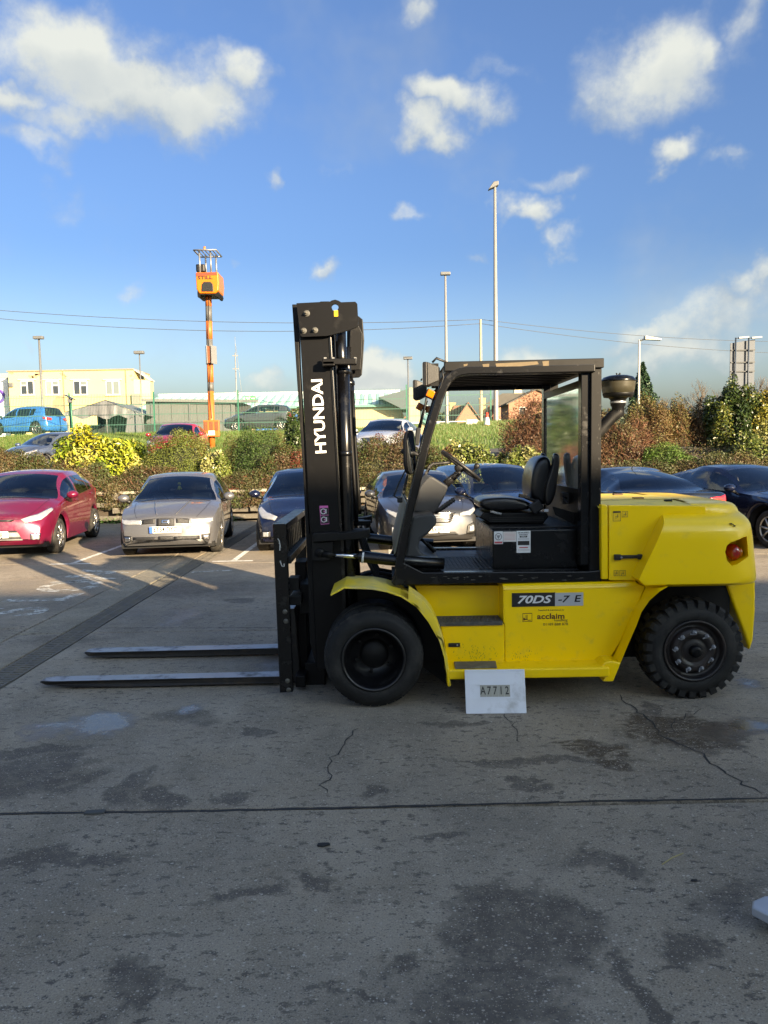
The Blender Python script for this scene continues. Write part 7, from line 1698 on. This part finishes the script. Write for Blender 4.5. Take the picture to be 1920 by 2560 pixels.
column('lamp_column', 'white street lamp above the shrubs right of the air pre-cleaner', 'lamp post', 1381, 734, 34, .055, .045, mat('white column', (.36, .36, .34), .5), 'arm')
g_, X_, Z_ = column('radio_mast', 'thin antenna mast standing right of the striped pole', 'antenna', 508, 762, 52, .05, .04, GALV)
MB().tube([(X_+.02, 52, Z_), (X_+.02, 52, Z_+1.1)], .012, 6).build('whip', GALV, g_); MB().tube([(X_+.5, 52, Z_-4.2), (X_+.05, 52, Z_+.6)], .012, 6).build('stay', GALV, g_)
for dz in (.2, 1.1, 2.7): MB().bb(X_-.2, X_+.2, 51.98, 52.02, Z_-dz-.03, Z_-dz+.03).build('bracket', GALV, g_)
g_, X_, Z_ = column('camera_post', 'short green post with a solar panel beside the blue crossover', 'post', 153, 868, 41.0, .045, .045, FG)
MB().box((X_-.02, 40.9, Z_+.25), (.55, .4, .04), Matrix.Rotation(R(28), 3, 'Y')).build('solar_panel', mat('solar cell', (.02, .025, .04), .2), g_); MB().bb(X_-.12, X_+.1, 40.8, 41, Z_-.05, Z_+.15).build('camera_box', DKP, g_, bevel=.02)
# overhead wires
WIRE = mat('wire', (.05, .055, .06), .6)
def wire(label, A, B, sag, r=.016):
    pts = []
    for i in range(25):
        t = i/24; p = Vector(A).lerp(Vector(B), t); p.z -= sag*4*t*(1-t); pts.append(p)
    o = MB().tube(pts, r, 5).build('overhead_wire', WIRE); tag(o, label, 'wire')
lft = dloc(-120, 660, 46); lf2 = dloc(-120, 676, 46)
wire('upper overhead wire running left from the telegraph pole', (tX, 46, tZ), (lft.x, 46, lft.z), .55); wire('lower overhead wire running left from the telegraph pole', (tX, 46, tZ-.25), (lf2.x, 46, lf2.z), .75)
r1_ = dloc(1800, 737, 60); r2_ = dloc(1800, 765, 60)
wire('upper overhead wire running right from the telegraph pole', (tX, 46, tZ), (r1_.x, 60, r1_.z), .45); wire('lower overhead wire running right from the telegraph pole', (tX, 46, tZ-.25), (r2_.x, 60, r2_.z), .45)
# ---- road sign seen from behind
sY = 40.0; SGB = mat('sign back grey', (.018, .032, .054), .6)
a = dloc(1578, 740, sY); b = dloc(1631, 830, sY); sg = thing('road_sign', 'big grey road sign seen from behind above the golden shrub', 'road sign', ((a.x+b.x)/2, sY, terr(15, 33)))
MB().hull8([(a.x, sY, b.z-.6), (b.x, sY+.1, b.z-.6), (b.x, sY+.1, a.z+.16), (a.x, sY, a.z-.04)], [(a.x, sY+.04, b.z-.6), (b.x, sY+.14, b.z-.6), (b.x, sY+.14, a.z+.16), (a.x, sY+.04, a.z-.04)]).build('panel', SGB, sg)
for t_ in (.15, .55, .85): MB().bb(a.x+.03, b.x-.03, sY-.03, sY, a.z-.2-t_*1.6, a.z-.14-t_*1.6).build('rail', mat('sign rail', (.015, .022, .03), .6), sg)
for x_ in (1588, 1616):
    c = dloc(x_, 730, sY); MB().tube([(c.x, sY-.08, terr(c.x, sY)), (c.x, sY-.08, c.z)], .045, 8).build('post', SGB, sg); MB().tube([(c.x, sY-.08, c.z-.05), (c.x+.25, sY-.1, c.z)], .025, 6).build('lamp_arm', GALV, sg); MB().box((c.x+.4, sY-.1, c.z+.0), (.55, .14, .09), Matrix.Rotation(R(-4), 3, 'Y')).build('sign_lamp', mat('grey lamp', (.3, .31, .3), .5), sg, bevel=.02)
# ---- cream building
CRM = mat('cream render', (.50, .43, .215), .85, var=.07, vscale=.6, bump=.15, bscale=8, dirt=(.38, .31, .19), dirt_amt=.10, dscale=.9); CRM2 = mat('cream soffit', (.6, .55, .4), .8)
bY = 72.0
def fb(x, y, Y=bY): return dloc(x, y, Y)
cb_ = thing('cream_building', 'two storey cream rendered building with peeling paint and a flat roof', 'building', (fb(150, 900).x, bY, 3.8))
L0, R0, T0 = fb(17, 800).x, fb(288, 801).x, fb(150, 801).z; R1 = fb(312, 830)
MB().bb(L0, R0, bY, bY+5, 3.4, T0).build('wall', CRM, cb_)
MB().prism_z([(R0, bY), (R0+1.1, bY+1.5), (R0+1.1, bY+2.6), (R0, bY+2.6)], 3.4, T0-.9).build('side_wall', CRM, cb_)
MB().hull8([(R0, bY-.05, T0), (R0+1.2, bY+1.5, T0-.95), (R0+1.2, bY+2.7, T0-.95), (R0, bY+2.7, T0)], [(R0, bY-.05, T0+.12), (R0+1.2, bY+1.5, T0-.83), (R0+1.2, bY+2.7, T0-.83), (R0, bY+2.7, T0+.12)]).build('roof_slope', mat('grey verge', (.3, .3, .3), .7), cb_)
MB().bb(L0-.1, R0+.05, bY-.12, bY+5, T0, T0+.10).build('roof_edge', mat('parapet edge', (.25, .2, .14), .7), cb_)
FRW = mat('white window frame', (.7, .7, .68), .5); GLB = mat('dark pane', (.03, .04, .05), .08, coat=.3); CUR = mat('blind behind glass', (.14, .17, .17), .3)
for i, (xa, xb) in enumerate(((47, 81), (108, 141), (182, 210), (265, 291))):
    xa, xb = [(46, 73), (100, 127), (160, 188), (230, 258)][i]
    A = fb(xa, 824); B = fb(xb, 851); w_ = MB(); w_.bb(A.x-.06, B.x+.06, bY-.05, bY-.002, B.z-.06, A.z+.06); wo = w_.build('window', FRW, cb_)
    M_ = (A.x+B.x)/2
    for (x0, x1, k) in ((A.x, M_-.06, 0), (M_+.06, B.x, 1)):
        boarded = (i == 1 and k == 0)
        if boarded: MB().bb(x0, x1, bY-.075, bY-.052, B.z, A.z).build('board', mat('boarded pane', (.5, .36, .2), .8, var=.3, vscale=2), wo); continue
        split = A.z-(A.z-B.z)*.32
        if (i, k) in ((0, 0), (1, 1), (2, 1)):
            MB().bb(x0, x1, bY-.07, bY-.052, split+.05, A.z).build('pane', CUR, wo); MB().bb(x0, x1, bY-.07, bY-.052, B.z, split-.05).build('pane', GLB, wo)
        else: MB().bb(x0, x1, bY-.07, bY-.052, B.z, A.z).build('pane', CUR if i == 3 else GLB, wo)
    MB().bb(A.x-.3, B.x+.3, bY-.12, bY, A.z+.1, A.z+.2).build('lintel', CRM2, wo); MB().bb(A.x-.15, B.x+.15, bY-.14, bY, B.z-.16, B.z-.07).build('sill', CRM2, wo)
q = random.Random(6); PEEL = mat('bare render', (.30, .23, .14), .95, var=.3, vscale=2)
for (x, y, s_) in ((75, 812, 1.0), (83, 806, 1.1), (66, 814, .7), (135, 808, .6), (140, 816, .7), (141, 812, .5), (162, 822, .6), (176, 822, .5), (113, 822, .9), (122, 820, .6), (26, 806, .6), (282, 812, .5), (286, 820, .4)):
    pts = []; n_ = 11
    c = fb(x, y)
    for i in range(n_): g_ = 2*math.pi*i/n_; rr_ = s_*q.uniform(.12, .42); pts.append((c.x+math.cos(g_)*rr_*1.2, c.z+math.sin(g_)*rr_*.8))
    MB().prism(pts, bY-.012, bY-.001).build('peeled_patch', PEEL, cb_)
a = fb(112, 855); b = fb(141, 890); MB().prism([(a.x, b.z), (b.x, b.z), (b.x, a.z), (a.x+.5, a.z), (a.x+.1, a.z-.5)], bY-.015, bY-.001).build('peeled_patch', PEEL, cb_)
for x in (139, 274): p_ = fb(x, 850); MB().tube([(p_.x, bY-.06, 3.6), (p_.x, bY-.06, T0)], .05, 6).build('downpipe', mat('brown pipe', (.3, .2, .12), .6), cb_)
a = fb(286, 852); MB().bb(a.x, a.x+.75, bY-.3, bY-.0, a.z-1.6, a.z).build('wall_cabinet', mat('grey cabinet', (.22, .2, .17), .6), cb_)
a = fb(17, 816); MB().bb(a.x+.1, a.x+.5, bY-.2, bY, a.z-.9, a.z-.5).build('wall_lamp', DKP, cb_, bevel=.05)
# white neighbour with a round purple emblem
wn_ = thing('white_building', 'white building with a purple round emblem at the far left edge', 'building', (fb(-20, 900).x, bY+2, 3.8))
a = fb(-160, 820, bY+2); b = fb(16, 820, bY+2); MB().bb(a.x, b.x, bY+2, bY+12, 3.4, a.z).build('wall', mat('white cladding', (.72, .73, .75), .6), wn_); MB().bb(a.x-.1, b.x+.1, bY+1.9, bY+12, a.z, a.z+.45).build('roof_trim', mat('grey trim', (.22, .25, .27), .5), wn_)
c = fb(-5, 856, bY+2); MB().lathe([(.45, 0), (.45, -.03), (.75, -.03), (.75, 0)], (c.x, bY+1.99, c.z), 'y', 32).build('emblem', mat('purple paint', (.10, .05, .30), .5), wn_)
# ---- marquee
TRP = mat('silver tarpaulin', (.13, .135, .14), .45, var=.25, vscale=2.5, bump=.9, bscale=4)
mY = 47.0; mk_ = thing('marquee', 'sagging grey tarpaulin shelter in front of the cream building', 'tent', (fb(228, 930, mY).x, mY, 3.15))
e0, pk, e1 = fb(140, 890, mY), fb(228, 864, mY), fb(312, 896, mY)
q = random.Random(8)
def roof_line(y, dz): return [(e0.x, y, e0.z+dz), (e0.x+(pk.x-e0.x)*.5, y, (e0.z+pk.z)/2+dz-.03), (pk.x, y, pk.z+dz), (pk.x+(e1.x-pk.x)*.5, y, (e1.z+pk.z)/2+dz-.04), (e1.x, y, e1.z+dz)]
MB().loft([roof_line(mY-.05, 0), roof_line(mY+2.5, -.05), roof_line(mY+5, 0)], smooth=False).build('roof_sheet', TRP, mk_)
up_ = roof_line(mY, -.02); n_ = 25; U = []; D_ = []
for i in range(n_):
    t = i/(n_-1)*4; k = min(int(t), 3); p = Vector(up_[k]).lerp(Vector(up_[k+1]), t-k); U.append(p); f_ = .5+.5*math.sin(i/(n_-1)*math.pi); D_.append(Vector((p.x, mY-.06+.10*math.sin(i*2.1), min(p.z-.1, e0.z-.28+.12*math.sin(i*.9)-f_*.10))))
mid_ = [u.lerp(d, .5)+Vector((0, -.06+.08*math.sin(i*1.7), 0)) for i, (u, d) in enumerate(zip(U, D_))]
MB().loft([U, mid_, D_]).build('front_sheet', TRP, mk_)
for x in (e0.x+.15, pk.x, e1.x-.12): MB().tube([(x, mY+.02, 3.0), (x, mY+.02, (pk.z if x == pk.x else e0.z)-.1)], .035, 6).build('frame_post', GALV, mk_)
MB().hull8([(e1.x-1.3, mY-.02, 3.0), (e1.x-.05, mY-.02, 3.0), (e1.x-.05, mY-.02, e1.z), (e1.x-1.0, mY-.02, e1.z+.25)], [(e1.x-1.3, mY+.02, 3.0), (e1.x-.05, mY+.02, 3.0), (e1.x-.05, mY+.02, e1.z), (e1.x-1.0, mY+.02, e1.z+.25)]).build('side_sheet', TRP, mk_)
MB().bb(e0.x+.3, e1.x-.3, mY+4.5, mY+4.6, 3.0, e0.z).build('back_sheet', mat('dark green sheet', (.012, .03, .022), .8), mk_)
for k_ in range(3): MB().bb(e0.x+.6+k_*1.9, e0.x+2.3+k_*1.9, mY+1.5, mY+3, 3.1, 3.9+.2*(k_ % 2)).build('covered_goods', mat('dark sheet', (.015, .025, .022), .8), mk_, bevel=.05)
# ---- grey clad shed
hY = 49.0; sh_ = thing('clad_shed', 'dark grey mesh clad shed with an overhanging roof left of the mast', 'shed', (fb(410, 930, hY).x, hY, 3.2))
a, b = fb(314, 864, hY), fb(507, 866, hY); SHG = mat('grey cladding', (.10, .108, .105), .7, var=.18, vscale=1.2)
nP = 7
for i in range(nP):
    x0 = a.x+(b.x-a.x)*i/nP; x1 = a.x+(b.x-a.x)*(i+1)/nP; MB().bb(x0+.012, x1-.012, hY, hY+.06, 3.1, a.z-.1).build('cladding_panel', SHG, sh_)
MB().bb(a.x, b.x, hY+.07, hY+6, 3.1, a.z-.1).build('carcass', mat('shed dark', (.04, .04, .04), .9), sh_)
MB().hull8([(a.x-.15, hY-.35, a.z-.12), (b.x+.5, hY-.35, b.z-.14), (b.x+.5, hY+6.2, b.z+.35), (a.x-.15, hY+6.2, a.z+.35)], [(a.x-.15, hY-.35, a.z+.05), (b.x+.5, hY-.35, b.z+.03), (b.x+.5, hY+6.2, b.z+.5), (a.x-.15, hY+6.2, a.z+.5)]).build('roof', mat('shed roof', (.14, .145, .14), .6), sh_)
for x in (a.x+2.9, a.x+.4, b.x-.2): MB().bb(x-.05, x+.05, hY-.08, hY-.02, 3.1, a.z-.15).build('shed_post', DKP, sh_)
MB().bb(a.x, b.x, hY-.05, hY-.005, 4.0, 4.08).build('rail', DKP, sh_)
# ---- long green-roofed workshop
gY = 66.0; gw = thing('green_roofed_workshop', 'long brick workshop with a striped pale green metal roof', 'building', (fb(690, 920, gY).x, gY, 3.6))
a = fb(300, 884, gY); b = fb(868, 884, gY); tp = fb(600, 852, gY+6); BRK = mat('tan brick', (.42, .33, .20), .85, var=.15, vscale=3)
BRS = (BRK, mat('tan brick dark', (.36, .27, .17), .85, var=.15, vscale=3))
MB().bb(a.x, b.x, gY, gY+12, 3.3, a.z).build('wall', BRK, gw)
GRF1 = mat('green metal roof', (.24, .47, .43), .5, .1, var=.05); GRF2 = mat('translucent roof sheet', (.62, .72, .68), .45)
rz_ = tp.z; nR = 62; run = 6.0
for i in range(nR):
    x0 = a.x+(b.x-a.x)*i/nR; x1 = a.x+(b.x-a.x)*(i+1)/nR; lift = .05
    MB().hull8([(x0, gY-.4, a.z-.02), (x1, gY-.4, a.z-.02), (x1, gY+run, rz_), (x0, gY+run, rz_)], [(x0, gY-.4, a.z+lift), (x1-.14, gY-.4, a.z+lift), (x1-.14, gY+run, rz_+lift), (x0, gY+run, rz_+lift)]).build('roof_sheet', GRF2 if i % 2 else GRF1, gw)
MB().bb(a.x, b.x, gY+run-.1, gY+run+.3, rz_, rz_+.22).build('ridge', mat('pale ridge', (.62, .68, .66), .5), gw)
MB().bb(a.x-.1, b.x+.1, gY-.52, gY-.4, a.z-.18, a.z+.02).build('gutter', mat('green gutter', (.10, .26, .22), .5), gw)
ga = fb(832, 866, gY-1.5); gb_ = fb(884, 840, gY-1.5); MB().prism([(fb(818, 858, gY-1.5).x, fb(818, 858, gY-1.5).z), (gb_.x, gb_.z), (gb_.x, fb(884, 884, gY-1.5).z), (fb(870, 884, gY-1.5).x, fb(870, 884, gY-1.5).z)], gY-1.6, gY+4).build('gable_wing', mat('dark gable', (.055, .075, .085), .6), gw)
MB().bb(gb_.x, gb_.x+.9, gY-1.7, gY+4, 3.3, gb_.z+.1).build('gable_wall', mat('buff block', (.44, .36, .22), .85, var=.2, vscale=2), gw)
a2 = fb(530, 856, gY-2); b2 = fb(553, 868, gY-2)
gs = thing('exit_sign', 'small green sign with white marks in front of the green roof', 'sign', (a2.x, gY-2, 3.6)); MB().bb(a2.x, b2.x, gY-2.05, gY-2, b2.z, a2.z).build('panel', mat('sign green', (.02, .34, .09), .5), gs)
w_ = b2.x-a2.x; h_ = a2.z-b2.z
for rot_ in (45, -45): MB().box((a2.x+w_*.27, gY-2.06, (a2.z+b2.z)/2), (.09, .01, h_*.95), Matrix.Rotation(R(rot_), 3, 'Y')).build('cross_stroke', WHITE, gs)
for k_ in range(2): MB().bb(a2.x+w_*.55, a2.x+w_*.92, gY-2.065, gY-2.055, b2.z+h_*(.25+.3*k_), b2.z+h_*(.38+.3*k_)).build('bar', WHITE, gs)
for x_ in (a2.x+.1, b2.x-.1): MB().tube([(x_, gY-1.95, 3.5), (x_, gY-1.95, b2.z)], .04, 6).build('leg', GALV, gs)
bl = fb(575, 893, 47); o = MB(); o.bb(bl.x-1.2, bl.x+1.4, 50, 52.2, 3.2, bl.z+.25); blo = o.build('container', mat('blue steel', (.03, .18, .5), .5), None, bevel=.03); tag(blo, 'bright blue steel container behind the gunmetal hatchback', 'container')
# ---- houses beyond
def house(label, X, Y, w, d, ze, zr, zb, roofm, wallm, chim=None, gable=True, cream=False):
    h = thing('house', label, 'house', (X, Y, zb), 'houses beyond the car park')
    MB().bb(X-w/2, X+w/2, Y, Y+d, zb, ze).build('wall', wallm, h)
    MB().prism([(X-w/2, ze), (X+w/2, ze), (X, zr)], Y+.02, Y+d).build('gable', wallm, h)
    rf = MB()
    for s_ in (-1, 1): rf.hull8([(X, Y-.4, zr), (X+s_*(w/2+.4), Y-.4, ze-.35), (X+s_*(w/2+.4), Y+d, ze-.35), (X, Y+d, zr)], [(X, Y-.4, zr+.25), (X+s_*(w/2+.4), Y-.4, ze-.1), (X+s_*(w/2+.4), Y+d, ze-.1), (X, Y+d, zr+.25)])
    ro = rf.build('roof', roofm, h)
    MB().prism([(X-.2, ze), (X-w*.92, ze-.2), (X-w*.55, zr-.2), (X, zr-.2)], Y+d*.45, Y+d*.5).build('side_roof', roofm, h)
    if chim: MB().bb(X+chim[0]-chim[2]/2, X+chim[0]+chim[2]/2, Y+d*.5, Y+d*.5+.9, ze, chim[1]).build('chimney', chim[3], ro); MB().bb(X+chim[0]-chim[2]/2-.1, X+chim[0]+chim[2]/2+.1, Y+d*.5-.1, Y+d*.5+1.0, chim[1], chim[1]+.2).build('chimney_cap', chim[3], ro)
    for x_ in (-.25, .25): 
        wn2 = MB().bb(X+x_*w-.55, X+x_*w+.55, Y-.06, Y-.01, ze-1.9, ze-.7).build('window', FRW, h); MB().bb(X+x_*w-.45, X+x_*w+.45, Y-.08, Y-.062, ze-1.8, ze-.8).build('pane', GLB, wn2)
    return h
TIL = mat('red brown tile', (.19, .095, .065), .85, var=.2, vscale=2); SLT = mat('grey slate tile', (.075, .07, .062), .85, var=.2, vscale=2); RBK = mat('red brick', (.30, .15, .10), .9, var=.15, vscale=4); YBK = mat('yellow stock brick', (.48, .33, .16), .9, var=.15, vscale=4); CRW = mat('cream wall', (.68, .60, .38), .8)
def zy(x, y): return (980+x/4.1475, 960+y/4.1475)
def hp_(x, y, Y): return at(*zy(x, y), Y)
Yh = 150.0
a = hp_(790, 200, Yh); e = hp_(790, 400, Yh); wv_ = (hp_(890, 300, Yh).x-hp_(690, 300, Yh).x)*1.15
house('red gabled house with a brick chimney, left of the telegraph pole in the cab', a.x, Yh, wv_, 8, e.z+.6, a.z, 5.8, TIL, RBK, (-(wv_*.62), hp_(665, 190, Yh).z, 1.2, YBK))
a = hp_(1190, 160, Yh); e = hp_(1190, 320, Yh); house('red gabled house between the tall lamp column and the rusty bush', a.x, Yh+4, wv_*.95, 8, e.z, a.z, 5.8, TIL, RBK, (-(wv_*.85), hp_(1010, 125, Yh).z, 1.3, YBK))
a = hp_(260, 280, Yh); e = hp_(260, 360, Yh); house('small red roofed house seen left of the cab post', a.x, Yh+15, wv_*.8, 8, e.z, a.z, 5.8, TIL, RBK)
a = hp_(1500, 60, 120); e = hp_(1500, 190, 120); house('dark roofed house with a cream chimney behind the rusty bush', a.x, 120, 9, 8, e.z, a.z, 5.2, SLT, RBK, (hp_(1355, 100, 120).x-a.x, hp_(1355, 36, 120).z, 1.25, CRW))
# pale palisade strip at the far side
pf_ = thing('palisade_fence', 'pale palisade fence far off below the red gabled houses', 'fence', (3, 95, 4.4)); n_ = 0
for i in range(44):
    x = -2+i*.32; MB().bb(x, x+.2, 95, 95.05, 3.9, hp_(900, 405, 95).z).build('pale', FRW, pf_)
for zq in (.5, 1.3): MB().bb(-2.2, 12.4, 95.06, 95.12, 4.2+zq, 4.3+zq).build('rail', FRW, pf_)
# ---- traffic cone, stone post, fallen orange barrier
CON = mat('cone orange red', (.62, .05, .03), .45); CWH = mat('cone white sleeve', (.75, .75, .75), .4)
cY = 37.0; cc = at(1218, 1079, cY); ct = at(1215, 1031, cY); h_ = ct.z-cc.z
cn = thing('traffic_cone', 'tall red and white traffic cone standing on the grass', 'traffic cone', (cc.x, cY, cc.z))
prof_ = [(0, .19), (.35, .145), (.68, .085), (.76, .072), (1, .04)]
MB().bb(cc.x-.24, cc.x+.24, cY-.24, cY+.24, cc.z-.06, cc.z+.04).build('base', CON, cn, bevel=.02)
for (t0, t1, r0_, r1_2, m_) in ((0.03, .36, .19, .15, CON), (.36, .74, .15, .085, CWH), (.74, 1, .085, .045, CON)): MB().lathe([(r0_, h_*t0), (r1_2, h_*t1)]+([(.001, h_*t1)] if t1 == 1 else []), (cc.x, cY, cc.z), 'z', 20).build('sleeve', m_, cn)
a = at(*zy(830, 505), 39); b = at(*zy(835, 365), 39); spt_ = MB().bb(a.x-.3, a.x+.28, 39, 39.25, a.z-.1, b.z).build('stone_post', mat('weathered stone', (.42, .41, .36), .9, var=.25, vscale=3), None, bevel=.03); tag(spt_, 'pale stone post on the grass left of the traffic cone', 'post')
OBR = mat('orange plastic', (.8, .33, .03), .45)
fb_ = thing('fallen_barrier', 'orange plastic barrier lying flat on the grass', 'barrier', (at(*zy(800, 570), 34).x, 34, at(*zy(800, 570), 34).z))
for pts in ([(600, 572), (975, 528), (1010, 578)], [(690, 588), (1010, 574)], [(600, 572), (700, 588)], [(640, 570), (990, 545)], [(760, 555), (800, 580)]): 
    P3 = [at(*zy(x, y), 34.5) for x, y in pts]; P3 = [Vector((p.x, p.y, p.z)) for p in P3]; MB().tube(P3, .022, 6).build('bar', OBR, fb_)
# ---- trees
def bare_tree(label, X, Y, h, seed, spread=.5):
    q = random.Random(seed); z0 = terr(X, Y)-.1; t = thing('bare_tree', label, 'tree', (X, Y, z0), 'trees on the skyline'); mb = MB(); tw = MB()
    def grow(p, d, l, r, lev):
        e = p+d*l; mid = (p+e)/2+Vector((q.gauss(0, l*.04), q.gauss(0, l*.04), 0)); (mb if lev < 2 else tw).tube([p, mid, e], [r, r*.85, r*.65], 5 if lev < 3 else 3, cap=False)
        if lev >= 5: return
        for i in range(3 if lev < 4 else 2):
            a = q.uniform(0, 2*math.pi); k = spread*q.uniform(.5, 1.2); nd = (d+Vector((math.cos(a)*k, math.sin(a)*k, q.uniform(-.05, .25)))).normalized(); grow(p+d*l*q.uniform(.6, 1.0), nd, l*q.uniform(.62, .8), r*.6, lev+1)
    grow(Vector((X, Y, z0)), Vector((q.gauss(0, .03), 0, 1)), h*.28, h*.016, 0)
    BK = mat('bare bark', (.13, .11, .09), .9); mb.build('trunk', BK, t); o = tw.build('crown', BK, t); o['kind'] = 'stuff'
for x, yt, Y, sd, lb in ((1520, 782, 62, 3, 'bare tree left of the road sign'), (1552, 790, 64, 5, 'slender bare tree close to the road sign'), (1645, 755, 60, 8, 'bare tree right of the road sign'), (1420, 815, 66, 11, 'small bare tree right of the dark conifer')):
    p = dloc(x, yt, Y); bare_tree(lb, p.x, Y, (p.z-terr(p.x, Y))*1.0, sd)
cY_ = 55.0; a = dloc(1367, 800, cY_); b = dloc(1410, 800, cY_); tpz = dloc(1388, 784, cY_).z; X_ = (a.x+b.x)/2; zb_ = terr(X_, cY_)
rs = np.random.RandomState(77); n = 9000; t = rs.uniform(0, 1, n)**.8; hgt_ = tpz-zb_; ang = rs.uniform(0, 2*np.pi, n); wob = 1+.28*np.sin(ang*5+t*17)+.2*np.sin(ang*3-t*29)
rad_ = (b.x-a.x)/2*np.clip(np.minimum(1.15, (1-t)*2.6), .05, 2)*wob*np.sqrt(rs.uniform(.35, 1, n)); P = np.stack([rad_*np.cos(ang), rad_*np.sin(ang), t*hgt_], 1); Nn = rs.normal(size=P.shape); Nn /= np.linalg.norm(Nn, axis=1, keepdims=True)
ct_ = thing('conifer', 'dark green conifer behind the white street lamp', 'tree', (X_, cY_, zb_)); me = leaves_mesh('crown', P, Nn, .26, .4, palette(n, [(.02, .05, .03, 3), (.03, .075, .03, 3), (.045, .09, .04, 2), (.015, .03, .02, 2)], rs), rs); o = bpy.data.objects.new('crown', me); COL.objects.link(o); o.parent = ct_; me.materials.append(LEAF); o['kind'] = 'stuff'
MB().tube([(X_, cY_, zb_-.1), (X_, cY_, zb_+hgt_*.9)], [.2, .05], 8).build('trunk', mat('bare bark', (.13, .11, .09), .9), ct_)
# long far hedge line closing the horizon
def hedge(rs, n):
    x = rs.uniform(-160, 160, n); y = 190+rs.normal(size=n)*4; z = np.array([terr(a, 190) for a in x])+rs.uniform(0, 1, n)**.7*(3.2+1.6*np.sin(x*.13)+1.2*np.sin(x*.37+1)); return np.stack([x, y, z], 1)
tag(scatter('far_trees', 26000, hedge, 1.5, .6, [(.05, .055, .03, 3), (.07, .065, .04, 2), (.035, .05, .025, 2)], 91, .2), 'far band of trees along the horizon', 'trees', kind='stuff')
# ---- fork tips of another truck entering at the lower right
of = thing('pallet_fork', 'pale steel fork tip of another truck entering at the right edge', 'fork', (grd(1910, 2290).x+.5, grd(1910, 2290).y, 0))
a = grd(1888, 2250, .09); mb = MB(); x0, y0 = a.x-.03, a.y
top_ = [(x0, y0-.035), (x0+.02, y0), (x0+.08, y0+.03), (x0+1.5, y0+.03), (x0+1.5, y0-.14), (x0+.12, y0-.14), (x0+.035, y0-.09)]
nT = len(top_); mb.add([(x, y, .088) for x, y in top_]+[(x, y, .05 if x < x0+.2 else .03) for x, y in top_], [tuple(range(nT))]+[(i, (i+1) % nT, nT+(i+1) % nT, nT+i) for i in range(nT)]+[tuple(range(2*nT-1, nT-1, -1))])
mb.build('blade', mat('pale fork steel', (.45, .47, .5), .4, .5, var=.2, vscale=8), of, bevel=.006)
MB().bb(x0+1.42, x0+1.5, y0-.14, y0+.03, 0.0, .9).build('shank', FORKB, of, bevel=.006)
